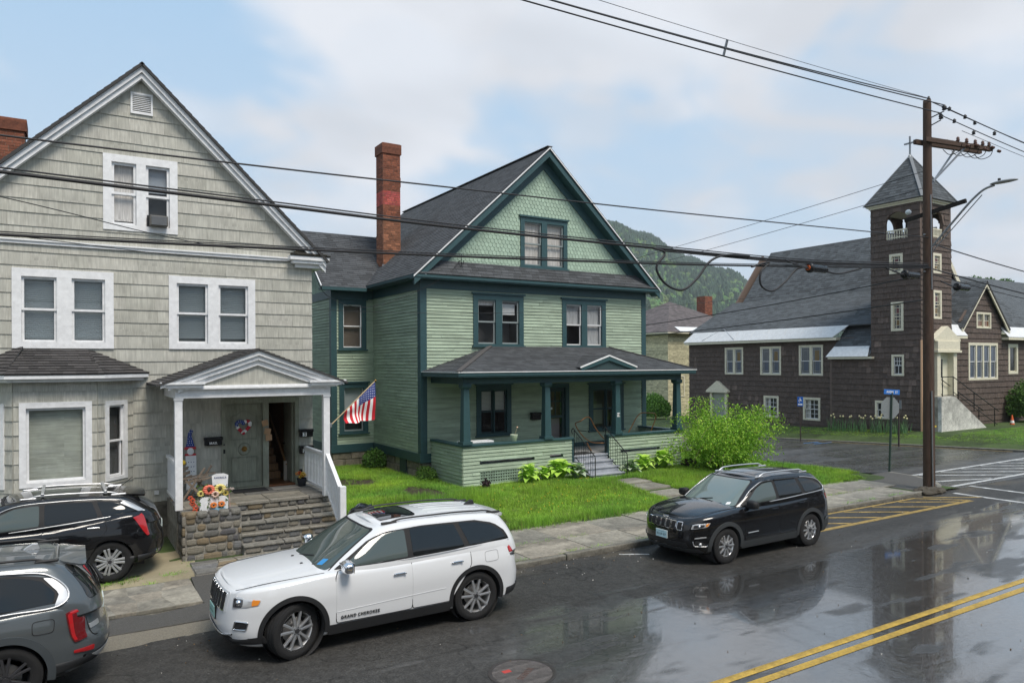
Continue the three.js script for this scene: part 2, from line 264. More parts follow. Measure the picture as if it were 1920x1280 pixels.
{
  const line = (a, b, f0, f1, df, dc) => { const o = []; for (let x = a; x < b;) { o.push(x); x += (x >= f0 && x < f1) ? df : Math.min(dc, x < f0 ? Math.max(.2, f0 - x) : dc); } o.push(b); return o; };
  const xs = line(-50, 150, 5, 46, .4, 5), zs = line(-130, -12.42, -33, -12.42, .4, 5), P = [], I = [];
  for (const z of zs) for (const x of xs) P.push(x, yardY(x, z), z);
  for (let j = 0; j + 1 < zs.length; j++) for (let i = 0; i + 1 < xs.length; i++) { const a = j * xs.length + i, b = a + 1, c = a + xs.length, d = c + 1; I.push(a, c, b, b, c, d); }
  const g = new THREE.BufferGeometry(); g.setAttribute('position', new THREE.Float32BufferAttribute(P, 3)); g.setIndex(I); g.computeVertexNormals();
  const m = mat([.075, .125, .028], .95, 'blotch', .22, { bump: .02, bs: 1.5 });
  struct('lawn_ground', g, m);
  struct('far_ground', new THREE.PlaneGeometry(3000, 3000).rotateX(-PI / 2).translate(0, -2.4, 0), mat([.05, .08, .03], 1, 'blotch', .05));
}
// wet asphalt: one sheet, its roughness map marks the standing water along the crown's low side
const poolAt = (x, z) => { const st = fbm(x * .22 + 3, z * 1.1 + 5, 4), st2 = fbm(x * .5 + 13, z * 2.6 + 1, 4); const p = sstep(-10.1, -8.7, z + (st - .5) * 2.6 + sstep(12, 20, x) * .5) * sstep(4.4, 7.0, x + (st2 - .5) * 3.2), q = sstep(.58, .74, st2) * sstep(-11.5, -10.2, z) * .5 * sstep(0, 5, x); return clamp(p * 1.1 - .85 * sstep(.46, .64, st2) * sstep(.35, .6, fbm(x * .9 + 7, z * 3.1, 3)) + q * (1 - p)); };
const roadTex = (() => {
  const n = 1024, m = 512, X0 = -4, LX = 30, Z0 = -12.6, LZ = 12;
  const col = dataTex(2048, (u, v, i, j) => {
    const x = X0 + u * LX, z = Z0 + v * LZ;
    let c = .46 + .14 * fbm(x * .35, z * 1.6, 3) + .24 * (h2(i, j) - .5) + .09 * (vnoise(x * 14, z * 14) - .5) + (h2(i + 9, j + 5) > .9985 ? .3 : 0);
    const seam = Math.abs(z + 9.35 + .06 * fbm(x * .7, 3, 3)) < .035 || Math.abs(z + 6.05 + .05 * fbm(x * .7, 9, 3)) < .03; if (seam) c -= .05;
    const sand = sstep(.50, .70, fbm(x * .8, z * 2.5 + 20, 4)) * sstep(-11.75, -12.3, z); const crk = Math.abs(fbm(x * .55 + 5, z * .55 + 2, 4) - .5) < .004 ? .10 : 0;
    c -= crk; return [c + .17 * sand, c + .14 * sand, c + .085 * sand];
  }, true, 1024);
  const spm = dataTex(n, (u, v) => { const q = poolAt(X0 + u * LX, Z0 + v * LZ); return [1, 1, 1, .10 + .90 * q]; }, false, m);
  const rg = dataTex(n, (u, v, i, j) => {
    const x = X0 + u * LX, z = Z0 + v * LZ; let r = lerp(.52, .06, poolAt(x, z)); r += (h2(i, j) - .5) * .05;
    return [r, r, r];
  }, false, m);
  const pl = dataTex(n, (u, v) => { const x = X0 + u * LX, z = Z0 + v * LZ; return poolAt(x, z); }, false, m);
  for (const t of [col, rg, pl, spm]) { t.repeat.set(1, 1); t.wrapS = t.wrapT = THREE.MirroredRepeatWrapping; }
  return { col, rg, spm, pool: pl, X0, LX, Z0, LZ };
})();
{
  const { col, rg, spm, pool, X0, LX, Z0, LZ } = roadTex;
  const m = new THREE.MeshPhysicalMaterial({ map: col, roughnessMap: rg, roughness: 1, ior: 2.2, specularIntensity: 1, specularIntensityMap: spm, clearcoat: 1, clearcoatMap: pool, clearcoatRoughness: .05, bumpMap: rep(T.ripple, 36, 15), bumpScale: .0048 }); m.color.setRGB(.185, .18, .17);
  const g = new THREE.PlaneGeometry(230, 18).rotateX(-PI / 2).translate(65, 0, -3.4), p = g.attributes.position, uv = g.attributes.uv;
  for (let i = 0; i < p.count; i++) uv.setXY(i, (p.getX(i) - X0) / LX, (p.getZ(i) - Z0) / LZ);
  struct('main_road', g, m, true);
  // side street falls away to the north
  const m2 = new THREE.MeshPhysicalMaterial({ map: rep(T.blotch, .5), roughnessMap: rep(T.blotch, .12), roughness: .5, ior: 1.7, bumpMap: rep(T.bump, 3), bumpScale: .002 }); m2.color.setRGB(.105, .103, .10);
  const zs = []; for (let z = -12.4; z > -120; z -= z > -40 ? 1 : 8) zs.push(z); const P = [], I = [];
  zs.forEach(z => { for (let k = 0; k <= 6; k++) { const fl = 3.2 * sstep(-15.4, -12.4, z); const x = lerp(25.9 - fl - (1.5 + .9) * sstep(-15.5, -18.6, z), 37.1 + fl, k / 6); P.push(x, streetY(z) + .004 + (z > -13 ? .0 : 0) + .03 * Math.sin(PI * k / 6) * sstep(-14, -20, z), z); } });
  for (let j = 0; j + 1 < zs.length; j++) for (let i = 0; i < 6; i++) { const a = j * 7 + i; I.push(a, a + 1, a + 7, a + 1, a + 8, a + 7); }
  const g2 = new THREE.BufferGeometry(); g2.setAttribute('position', new THREE.Float32BufferAttribute(P, 3)); g2.setIndex(I); g2.computeVertexNormals();
  struct('side_street', g2, m2);
}
// painted markings lie 4 mm above the asphalt
const paintY = mat([.62, .40, .055], .45, 'blotch', 1.2), paintW = mat([.66, .67, .66], .45, 'blotch', 1.4), paintY2 = mat([.50, .34, .09], .55, 'blotch', 2);
function strip(a, b, w, y = .008) { const dx = b[0] - a[0], dz = b[1] - a[1], L = Math.hypot(dx, dz), nx = -dz / L * w / 2, nz = dx / L * w / 2, g = new THREE.BufferGeometry(); const yy = p => y + streetY(p[1]); g.setAttribute('position', new THREE.Float32BufferAttribute([a[0] - nx, yy(a), a[1] - nz, a[0] + nx, yy(a), a[1] + nz, b[0] + nx, yy(b), b[1] + nz, b[0] - nx, yy(b), b[1] - nz], 3)); g.setIndex([0, 1, 2, 0, 2, 3]); g.computeVertexNormals(); if (g.attributes.normal.getY(0) < 0) { g.setIndex([0, 2, 1, 0, 3, 2]); g.computeVertexNormals(); } return g; }
const mark = (name, geos, m) => struct(name, geos, m);
mark('yellow_centre_line', strip([-30, -6.585], [180, -6.585], .13, .005), paintY); mark('yellow_centre_line', strip([-30, -6.33], [180, -6.33], .13, .005), paintY);
{
  const hatch = [strip([15.2, -11.17], [22.9, -11.17], .16, .005), strip([16.4, -12.28], [21.9, -12.28], .10, .005)];
  for (let k = 0; k < 6; k++) { const x = 15.6 + k * 1.32; hatch.push(strip([x, -12.2], [x + 1.55, -11.24], .11, .005)); }
  hatch.push(strip([21.75, -12.28], [22.9, -11.2], .12, .009)); mark('yellow_hatched_marking', hatch, paintY2);
  const cw = [strip([25.9, -14.75], [37.4, -14.75], .16, .012), strip([24.9, -12.75], [37.6, -12.75], .16, .012)];
  for (let k = 0; k < 8; k++) { const x = 24.9 + k * 1.45; cw.push(strip([x, -14.65 + (k ? 0 : .9)], [x + 2.9, -12.85], .16, .012)); }
  mark('white_crosswalk', cw, paintW);
  mark('white_crossing_line', strip([23.75, -12.1], [23.95, -1.2], .2, .005), paintW); mark('white_crossing_line', strip([25.5, -12.5], [25.7, -1.2], .2, .009), paintW);
  mark('white_parking_tick', strip([10.2, -12.15], [10.75, -11.8], .07, .005), paintW);
  mark('yellow_kerb_line', strip([36.85, -16.2], [36.85, -27], .12, .02), paintY2); mark('blue_parking_marking', [strip([35.0, -25.2], [36.6, -25.2], .14, .04), strip([35.1, -25.9], [36.4, -25.9], .14, .04), strip([35.8, -25.8], [35.8, -25.3], .14, .046)], mat([.08, .22, .5], .5, 'blotch', 2));
}
// kerbs
{
  const k = []; for (let x = 6.6; x < 22.6; x += 2.4) k.push(rbox(x + .006, -.15, -12.56, Math.min(22.8, x + 2.394), .115 + R(-.012, .012), -12.41 + R(-.006, .006), .03));
  const kb = struct('kerb', k[0], mt.kerb); k.slice(1).forEach(g => { const m = obj('kerb_stone', g, mt.kerb, kb); });
  const c = []; for (let i = 0; i <= 8; i++) { const a = i / 8 * PI / 2; c.push([22.8 + 3.1 * Math.sin(a), -15.5 + 3.05 * Math.cos(a)]); }
  const cg = []; for (let i = 0; i < 8; i++) cg.push(bar([c[i][0], 0, c[i][1]], [c[i + 1][0], 0, c[i + 1][1]], .14, .14)); struct('corner_kerb', cg, mt.kerb);
  struct('church_kerb', [bar([37.15, -.02, -15.4], [37.15, streetY(-60) - .02, -60], .15, .22), bar([37.15, -.02, -15.4], [37.9, -.02, -13.2], .15, .22), bar([37.9, -.02, -13.2], [42, -.02, -12.4], .15, .22), bar([42, -.02, -12.4], [140, -.02, -12.4], .15, .22)], mt.kerb);
}
// pavement slabs, each its own piece
{
  const base = struct('sidewalk', box(6.6, -.2, -14.95, 24.4, .03, -12.57), mt.mortarG);
  const slab = (x0, z0, x1, z1, y = .105, m) => { const g = rbox(x0 + .008, -.02, z0 + .008, x1 - .008, y, z1 - .008, .012, 1); g.translate(-(x0 + x1) / 2, 0, -(z0 + z1) / 2).rotateX(R(-.004, .004)).rotateZ(R(-.004, .004)).translate((x0 + x1) / 2, 0, (z0 + z1) / 2); return obj('paving_slab', g, m || mt.conc[Math.floor(R(0, 4))], base); };
  let x = 6.6; while (x < 22.2) { const w = R(1.5, 1.9), e = Math.min(x + w, 22.4); slab(x, -13.62, e, -12.57, .11); x = e; }
  x = 6.6; while (x < 23) { const w = R(1.1, 1.6), e = Math.min(x + w, 23.2); if (R(0, 1) < .35) { const t = R(.35, .65); slab(x, -14.95, e, lerp(-14.95, -13.62, t), .108); slab(x, lerp(-14.95, -13.62, t), e, -13.62, .114); } else slab(x, -14.95, e, -13.62, R(.1, .118)); x = e; }
  // front walk to the green house
  const fw = struct('front_walk', box(15.0, -.1, -18.45, 16.2, .13, -14.98), mt.mortarG); let z = -14.98; while (z > -18.4) { const d = R(.8, 1.1), e = Math.max(z - d, -18.45); const y = yardY(15.6, (z + e) / 2) + .03; obj('paving_slab', rbox(15.02, .0, e + .015, 16.2, y, z - .015, .015, 1), mt.conc[Math.floor(R(0, 4))], fw); z = e; }
  // church side pavement
  const cp = struct('church_sidewalk', bar([37.85, -.03, -15.2], [37.85, streetY(-58) - .03, -58], 1.2, .26), mt.conc[0]);
  const corner = struct('corner_pavement', new THREE.CylinderGeometry(3.0, 3.0, .1, 40, 1, false, 0, PI / 2).translate(22.8, .02, -15.5), mt.patch);
}
// the forecourt of the grey house: cracked slabs, dirt, a dark asphalt patch
{
  const grid = (x0, x1, z0, z1, n, m, f) => { const g = new THREE.PlaneGeometry(x1 - x0, z1 - z0, n, m).rotateX(-PI / 2).translate((x0 + x1) / 2, 0, (z0 + z1) / 2), p = g.attributes.position; for (let i = 0; i < p.count; i++) p.setY(i, f(p.getX(i), p.getZ(i))); g.computeVertexNormals(); return g; };
  const dirtT = dataTex(512, (u, v, i, j) => { const a = fbm(u * 9, v * 9, 5), b = fbm(u * 5 + 30, v * 5 + 3, 4), moss = sstep(.52, .66, b), g = .05 * (h2(i, j) - .5); return [lerp(.54 + .26 * a, .40, moss) + g, lerp(.51 + .24 * a, .46, moss) + g, lerp(.42 + .20 * a, .22, moss) + g]; });
  const md = new THREE.MeshStandardMaterial({ map: dirtT, roughness: .95, bumpMap: rep(T.bump, 40, 20), bumpScale: .01 });
  md.color.setRGB(.80, .80, .80);
  struct('dirt_driveway', grid(-14, 6.6, -18.6, -12.42, 80, 30, (x, z) => yardY(x, z) + .0 + .03 * (fbm(x * 1.3, z * 1.3, 3) - .5) - .07 * sstep(-15.3, -14.8, z)), md, true);
  const crk = struct('cracked_apron', box(.1, -.06, -14.9, 2.0, .04, -13.35), mt.mortarG);
  const cx = [.1, .62, .98, 1.5, 2.0], cz = [-14.9, -14.4, -13.95, -13.35]; const jit = cx.map((_, i) => cz.map((_, j) => [(i && i < 4) ? R(-.16, .16) : 0, (j && j < 3) ? R(-.12, .12) : 0]));
  for (let i = 0; i < 4; i++) for (let j = 0; j < 3; j++) { const q = [[i, j], [i + 1, j], [i + 1, j + 1], [i, j + 1]].map(([a, b]) => [cx[a] + jit[a][b][0], -(cz[b] + jit[a][b][1])]); const c = q.reduce((s, p) => [s[0] + p[0] / 4, s[1] + p[1] / 4], [0, 0]); const ins = q.map(p => [lerp(p[0], c[0], .02), lerp(p[1], c[1], .02)]); obj('concrete_piece', extr(ccw(ins), .05, .008).rotateX(-PI / 2).translate(0, .045 + R(0, .012), 0), mt.conc[(i + j) % 4], crk); }
  const asp = ccw([[2.06, 15.05], [2.02, 14.2], [1.75, 13.85], [2.05, 13.3], [1.2, 13.1], [.9, 13.25], [.1, 13.1], [-2.4, 13.2], [-2.4, 12.5], [0.2, 12.46], [3, 12.44], [6.55, 12.44], [6.55, 14.95], [4.2, 15.1]]);
  struct('asphalt_apron', extr(asp, .06, .01).rotateX(-PI / 2).translate(0, .02, 0), mt.patch);
  struct('sandy_gutter', grid(-4, 6.9, -12.62, -11.85, 90, 12, (x, z) => { const e = -11.98 + .12 * (fbm(x * 1.6, 4, 3) - .5) * 2; return lerp(.088, .002, sstep(-12.6, e, z)) + .012 * (fbm(x * 4, z * 6, 3) - .5) - (z > e ? .03 : 0); }), mat([.26, .235, .185], .7, 'speck', .9, { bump: .008, bs: 2 }));
  const fl = struct('flagstone_path', box(2.15, -.05, -16.05, 5.5, .085, -15.12), mt.mortarG);
  const nx = 8, nz = 3, fj = Array.from({ length: nx + 1 }, (_, i) => Array.from({ length: nz + 1 }, (_, j) => [i && i < nx ? R(-.13, .13) : 0, j && j < nz ? R(-.08, .08) : 0]));
  for (let i = 0; i < nx; i++) for (let j = 0; j < nz; j++) { const q = [[i, j], [i + 1, j], [i + 1, j + 1], [i, j + 1]].map(([a, b]) => [2.15 + a * 3.35 / nx + fj[a][b][0], 15.12 + b * .93 / nz + fj[a][b][1]]); const c = q.reduce((s, p) => [s[0] + p[0] / 4, s[1] + p[1] / 4], [0, 0]); obj('flagstone', extr(ccw(q.map(p => [lerp(p[0], c[0], .09), lerp(p[1], c[1], .09)])), .03, .008).rotateX(-PI / 2).translate(0, .075 + R(0, .01), 0), mt.stone[[0, 4, 2, 1, 4, 3, 2][Math.floor(R(0, 7))]], fl); }
}
// the wooded hill beyond the roofs
{
  const hillH = (x, z) => { const d = Math.hypot(x, -z), az = Math.atan2(x, -z) * 180 / PI; const pr = [[28, 0], [34, 60], [38, 88], [39.6, 91], [42, 84], [45.5, 66], [47.8, 58], [52, 34], [58, 12], [66, 9], [75, 10], [90, 9]]; let k = 0; for (let i = 0; i + 1 < pr.length; i++) if (az >= pr[i][0] && az < pr[i + 1][0]) k = lerp(pr[i][1], pr[i + 1][1], sm((az - pr[i][0]) / (pr[i + 1][0] - pr[i][0]))); return -2 + 4.1 * k * sstep(640, 2140, d) + (fbm(x * .003, z * .003, 4) - .5) * 60 * sstep(840, 1720, d); };
  const P = [], I = [], na = 90, nd = 34; for (let j = 0; j <= nd; j++) for (let i = 0; i <= na; i++) { const az = (24 + 68 * i / na) * PI / 180, d = 600 + 2000 * j / nd, x = Math.sin(az) * d, z = -Math.cos(az) * d; P.push(x, hillH(x, z), z); }
  for (let j = 0; j < nd; j++) for (let i = 0; i < na; i++) { const a = j * (na + 1) + i, b = a + 1, c = a + na + 1, d = c + 1; I.push(a, b, c, b, d, c); }
  const g = new THREE.BufferGeometry(); g.setAttribute('position', new THREE.Float32BufferAttribute(P, 3)); g.setIndex(I); g.computeVertexNormals(); struct('hill', g, mat([.03, .055, .018], 1, 'blotch', .05));
  // its trees: leafy domes made of many small faces, in their thousands
  const crown = new THREE.IcosahedronGeometry(1, 2).toNonIndexed(), cp = crown.attributes.position; for (let i = 0; i < cp.count; i++) { const x = cp.getX(i), y = cp.getY(i), z = cp.getZ(i), k = .78 + .5 * h2(Math.round(x * 40) * 7 + Math.round(z * 40), Math.round(y * 40)); cp.setXYZ(i, x * k, y * k * 1.15 + .5, z * k); } crown.computeVertexNormals();
  const N = 30000, im = new THREE.InstancedMesh(crown, mat([1, 1, 1], 1), N), M = new THREE.Matrix4(), q = new THREE.Quaternion(), col = new THREE.Color(); rnd = mulberry(77);
  for (let i = 0; i < N; i++) { const az = R(33, 58) * PI / 180, d = 800 + 1380 * Math.sqrt(R(0, 1)), x = Math.sin(az) * d, z = -Math.cos(az) * d, s = R(4.4, 9.6), con = R(0, 1) < (d > 1800 ? .75 : .28); q.setFromAxisAngle(V(0, 1, 0), R(0, 6.3)); M.compose(V(x, hillH(x, z), z), q, V(s * (con ? .55 : 1), s * (con ? 1.9 : 1.2), s * (con ? .55 : 1))); im.setMatrixAt(i, M); const t = R(.75, 1.25); con ? col.setRGB(.035 * t, .068 * t, .036 * t) : col.setRGB(R(.065, .11) * t, R(.13, .185) * t, .045 * t); im.setColorAt(i, col); }
  im.name = 'hill_forest'; shadows(im); im.userData = { label: 'dense green forest covering the misty hillside', category: 'forest', kind: 'stuff' }; scene.add(im);
}
// ================================================================ the grey shingled house
const font = await new FontLoader().loadAsync('fonts/droid/droid_sans_bold.typeface.json'), fontS = await new FontLoader().loadAsync('fonts/droid/droid_serif_bold.typeface.json');
const text = (s, size, depth = .004, f = font) => { const g = new TextGeometry(s, { font: f, size, depth, curveSegments: 3 }); g.computeBoundingBox(); const b = g.boundingBox; return g.translate(-(b.min.x + b.max.x) / 2, -(b.min.y + b.max.y) / 2, 0); };
const stoneGeos = []; rnd = mulberry(5);
for (let k = 0; k < 9; k++) { const g = mergeVertices(new THREE.IcosahedronGeometry(1, 2).deleteAttribute('normal').deleteAttribute('uv')), p = g.attributes.position, e = R(4, 9), s = R(0, 50); for (let i = 0; i < p.count; i++) { const v = V().fromBufferAttribute(p, i); const n = Math.pow(Math.pow(Math.abs(v.x), e) + Math.pow(Math.abs(v.y), e) + Math.pow(Math.abs(v.z), e), -1 / e) * (.86 + .22 * vnoise(v.x * 2 + s, v.y * 2 + v.z * 2 + s)); p.setXYZ(i, v.x * n, v.y * n, v.z * n); } g.computeVertexNormals(); stoneGeos.push(triuv(g)); }
function stoneAt(parent, x0, y0, z0, x1, y1, z1, name = 'stone', mm) { const g = stoneGeos[Math.floor(R(0, 9))], m = new THREE.Mesh(g, mm || mt.stone[Math.floor(R(0, 7))]); m.name = name; m.position.set((x0 + x1) / 2, (y0 + y1) / 2, (z0 + z1) / 2); m.scale.set(Math.abs(x1 - x0) / 2, Math.abs(y1 - y0) / 2, Math.abs(z1 - z0) / 2); shadows(m); parent.add(m); return m; }
{
  rnd = mulberry(11);
  const H = thing('grey_house', 'tall grey house with wide shingles, white trimmed windows and a gabled entrance porch', 'house', [0, 0, 0]);
  const zL = -18.8, M0 = FZ(0, 0, zL), XL = -2.4, XR = 5.5, RX = 1.55, sl = .985, EY = 6.93;
  const rakeY = (x, top) => top - sl * Math.abs(x - RX);
  const wins = [[.77, 7.22, 1.54, 1.72], [-.94, 4.52, 1.91, 1.72], [2.11, 4.52, 1.96, 1.73]], dr = [3.26, 1.0, 5.14, 3.3], bay = [-1.62, .3, 1.34, 3.85], vent = [1.33, 9.93, 1.79, 10.42];
  wall(H, M0, [[XL, .05], [XR, .05], [XR, 6.86], [RX, 10.78], [XL, 6.86]], [...wins.map(w => hole(...w)), dr], mt.sidingWall);
  obj('side_wall', [box(XR - .14, .05, -31, XR - .001, 6.86, zL - .141), box(XL + .001, .05, -31, XL + .14, 6.86, zL - .141), box(XL, .05, -31.14, XR, 6.86, -31.001)], mt.sidingWall, H);
  // individual shingles on the street front
  const holes = [...wins.map(w => outer(...w)), dr, [bay[0] + .05, .3, bay[2] - .05, 4.2], vent, [XL, 6.76, 5.0, 6.86]], all = [];
  for (const pol of [[[-2.4, .96], [5.5, .96], [5.5, 6.78], [-2.4, 6.78]], [[-2.38, 6.86], [5.48, 6.86], [RX, 10.76]]]) all.push(...courses({ poly: pol, holes, exp: .297, w: [.4, 1.1], gap: .004, dz: .003, jig: .003, v0: pol[0][1] }));
  const vis = all.filter(q => Math.max(...q.pts.map(p => p[0])) > -1.5); 
  vis.sort((a, b) => b.area - a.area);
  const opt = { t0: .02, t1: .003 };
  vis.slice(0, 300).forEach(q => { const g = arrGeo(pieceArrays([q], opt), M0); g.deleteAttribute('color'); const m = new THREE.Mesh(g, mt.siding[Math.floor(R(0, 4))]); m.name = 'shingle'; shadows(m); H.add(m); });
  const rest = [...vis.slice(300), ...all.filter(q => !vis.includes(q))]; if (rest.length) { const g = arrGeo(pieceArrays(rest, opt), M0); g.deleteAttribute('color'); stuff(obj('shingles', g, mt.siding[0], H, true)); }
  // windows
  const slat = { slats: true, f: .5, name: 'blind', m: mt.blind }, grey = mat([.16, .185, .19], .7);
  win(H, M0, ...wins[0], { n: 2, casing: .17, mull: .2, split: .5, fw: .055, blind: k => ({ f: k ? .42 : .93, m: k ? mat([.3, .33, .36], .8) : mt.curtain, name: 'curtain' }) });
  win(H, M0, ...wins[1], { n: 2, casing: .17, mull: .28, split: .5, fw: .05, blind: k => ({ slats: true, f: .97, m: mat([.47, .52, .52], .8) }), room: grey });
  win(H, M0, ...wins[2], { n: 2, casing: .17, mull: .24, split: .5, fw: .05, blind: k => ({ slats: true, f: .92, m: mat([.47, .52, .52], .8) }), room: grey });
  const ac = obj('air_conditioner', rbox(1.70, 7.36, zL - .05, 2.08, 7.60, zL + .24, .02), mat([.10, .095, .085], .6), H); obj('grille', Array.from({ length: 8 }, (_, i) => box(1.73, 7.385 + i * .025, zL + .239, 2.05, 7.397 + i * .025, zL + .248)), mt.galv, ac); obj('side_panel', box(1.66, 7.36, zL - .02, 1.696, 7.62, zL + .05), mt.black, ac);
  const vt = obj('gable_vent', [box(1.33, 9.93, zL, 1.37, 10.42, zL + .05), box(1.75, 9.93, zL, 1.79, 10.42, zL + .05), box(1.37, 9.93, zL, 1.75, 9.97, zL + .048), box(1.37, 10.38, zL, 1.75, 10.42, zL + .048)], mt.white, H); for (let i = 0; i < 10; i++) obj('louvre', new THREE.BoxGeometry(.38, .006, .045).rotateX(.7).translate(1.56, 9.99 + i * .042, zL + .022), mt.white, vt); obj('backing', box(1.37, 9.97, zL + .001, 1.75, 10.38, zL + .003), mt.sidingWall, vt);
  // belt moulding, rakes, returns
  obj('belt_moulding', [box(XL, 6.765, zL, 5.0, 6.83, zL + .055), box(XL, 6.83, zL, 5.0, 6.862, zL + .085)], mt.white, H);
  const zr = zL + .26, rk = (s, top, h, z0, z1, over) => { const ex = RX + s * over, ey = top - sl * over, ap = top; const pts = s > 0 ? [[RX, ap - h], [ex, ey - h], [ex, ey], [RX, ap]] : [[ex, ey - h], [RX, ap - h], [RX, ap], [ex, ey]]; return extr(pts, z1 - z0).translate(0, 0, z0); };
  for (const s of [1, -1]) { obj('rake_board', [rk(s, 11.0, .16, zr - .03, zr, 4.25), rk(s, 10.85, .14, zr - .09, zr - .05, 4.25), rk(s, 10.73, .02, zL + .03, zr - .09, 4.22)], mt.white, H); }
  const rf = (s) => { const o = 4.32; return [[RX, 11.05, zr + .06], [RX + s * o, 11.05 - sl * o, zr + .06], [RX + s * o, 11.05 - sl * o, -31.4], [RX, 11.05, -31.4]]; };
  roofFace(H, [[RX - 4.32, 11.05 - sl * 4.32, -31.4], [RX - 4.32, 11.05 - sl * 4.32, zr + .06], [RX, 11.05, zr + .06], [RX, 11.05, -31.4]], mt.roofB, { exp: .2, w: [.5, .8], th: .05 });
  roofFace(H, [[RX + 4.32, 11.05 - sl * 4.32, zr + .06], [RX + 4.32, 11.05 - sl * 4.32, -31.4], [RX, 11.05, -31.4], [RX, 11.05, zr + .06]], mt.roofB, { exp: .2, w: [.5, .8], th: .05 });
  const ret = obj('eave_return', [box(4.95, 6.72, zL + .03, 5.82, 6.80, zr - .02), box(4.88, 6.80, zL + .03, 5.88, 6.91, zr + .03), box(5.05, 6.62, zL + .03, 5.74, 6.72, zr - .12), box(5.5, 6.62, -31, 5.74, 6.72, zL + .03), box(5.5, 6.72, -31, 5.85, 6.82, zL + .03)], mt.white, H);
  roofFace(ret, [[4.86, 6.92, zr + .06], [5.9, 6.92, zr + .06], [5.55, 7.09, zL + .04], [5.15, 7.09, zL + .04]], mat([.10, .085, .055], .95, 'blotch', 3, { vertexColors: true }), { exp: .07, w: [.08, .16], t0: .02, th: .02, jig: .01 });
  // chimney on the west slope
  const ch = obj('chimney', box(-1.62, 6.5, -23.72, -.86, 10.6, -23.02), mt.mortar, H); const cb = o => courses({ poly: rect(0, 0, ...o), exp: .075, w: [.19, .22], gap: .008, vary: .4 });
  for (const [f, w] of [[FZ(-1.62, 7.2, -23.02), .76], [frame([-.86, 7.2, -23.02], [0, 0, -1], [1, 0, 0]), .7]]) { const g = arrGeo(pieceArrays(courses({ poly: rect(0, 0, w, 3.32), exp: .075, w: [.19, .22], gap: .01, lap: -.01, vary: .45 }), { t0: .012, t1: .012 }), f), k = new THREE.Mesh(g, mt.brick); k.name = 'bricks'; shadows(k); stuff(k); ch.add(k); } obj('cap', rbox(-1.68, 10.3, -23.78, -.8, 10.62, -22.96, .01), mat([.26, .09, .05], .9, 'blotch', 2), ch);
  // foundation strip
  obj('foundation', [box(-2.4, 0, zL - .1, 5.52, .95, zL + .03)], mat([.24, .22, .18], .9, 'blotch', 1.2, { bump: .02, bs: 2 }), H);

  // ---- bay window
  const zb = -18.02, by = [[.61, zb], [1.34, zL]], bx0 = -.89;
  const bayP = obj('bay', [box(-.86, .2, zL, .58, 3.84, zb - .15)], mt.sidingWall, H);
  const A = Math.atan2(zL - zb, 1.34 - .61), fl = Math.hypot(1.34 - .61, zL - zb), Mf = FZ(bx0, 0, zb), Mr = frame([.61, 0, zb], [1.34 - .61, 0, zL - zb], [zb - zL, 0, 1.34 - .61].map((v, i) => i === 0 ? -(zL - zb) : i === 2 ? 1.34 - .61 : 0)), Ml = frame([-1.62, 0, zL], [.73, 0, zb - zL], [-(zb - zL), 0, .73]);
  const bw = [.10, 1.62, 1.3, 1.76], sw = [.18, 1.62, .62, 1.76];
  for (const [f, w, hw] of [[Mf, 1.5, bw], [Mr, fl, [.2, 1.60, .66, 1.76]], [Ml, fl, [.2, 1.60, .66, 1.76]]]) {
    wall(bayP, f, rect(0, .2, w, 3.86), [hole(...hw)], mt.sidingWall, .1);
    const pcs = courses({ poly: rect(.002, .93, w - .002, 3.84), holes: [outer(...hw)], exp: .297, w: [.4, .9], gap: .005, dz: .005, v0: .93 });
    pcs.forEach(q => { const g = arrGeo(pieceArrays([q], { t0: .022, t1: .004 }), f); g.deleteAttribute('color'); const m = new THREE.Mesh(g, mt.siding[Math.floor(R(0, 4))]); m.name = 'shingle'; shadows(m); bayP.add(m); });
  }
  win(bayP, Mf, ...bw, { casing: .12, fw: .05, room: mat([.05, .055, .04], .9), blind: () => ({ f: 1, m: mat([.46, .48, .40], .9, 'grainH', .9), name: 'shade' }) });
  for (const f of [Mr, Ml]) win(bayP, f, .2, 1.60, .66, 1.76, { casing: .10, split: .5, fw: .045, blind: () => ({ f: 1, m: mat([.07, .07, .065], .9), name: 'curtain' }) });
  const ev = [[-1.95, -18.75], [-1.02, -17.72], [.74, -17.72], [1.67, -18.75]], e2 = [[-1.85, -18.75], [-.98, -17.84], [.70, -17.84], [1.57, -18.75]];
  const oct = (a, y0, y1) => { const s = [...a, [1.4, -18.78], [-1.7, -18.78]]; return extr(ccw(s.map(p => [p[0], -p[1]])), y1 - y0).rotateX(-PI / 2).translate(0, y0, 0); };
  obj('bay_cornice', [oct(e2, 3.80, 3.87), oct(ev, 3.87, 3.95)], mt.white, bayP);
  const bt = 4.5; obj('bay_roof', oct([[-1.9, -18.75], [-1.0, -17.75], [.72, -17.75], [1.62, -18.75]], 3.95, 3.96), mt.deck, bayP);
  const rq = (a, b, c, d) => roofFace(bayP, [a, b, c, d], mt.roofB, { exp: .12, w: [.16, .26], t0: .02, th: .02, jig: .006, vary: .5 });
  rq([-1.02, 3.965, -17.70], [.74, 3.965, -17.70], [.44, bt, -18.77], [-.72, bt, -18.77]); rq([.74, 3.965, -17.70], [1.69, 3.965, -18.75], [.62, bt, -18.79], [.44, bt, -18.77]); rq([-1.97, 3.965, -18.75], [-1.02, 3.965, -17.70], [-.72, bt, -18.77], [-.9, bt, -18.79]);
  const ob = obj('outlet_cover', rbox(1.78, 1.12, zL + .02, 1.88, 1.22, zL + .05, .01), mt.sash, H);
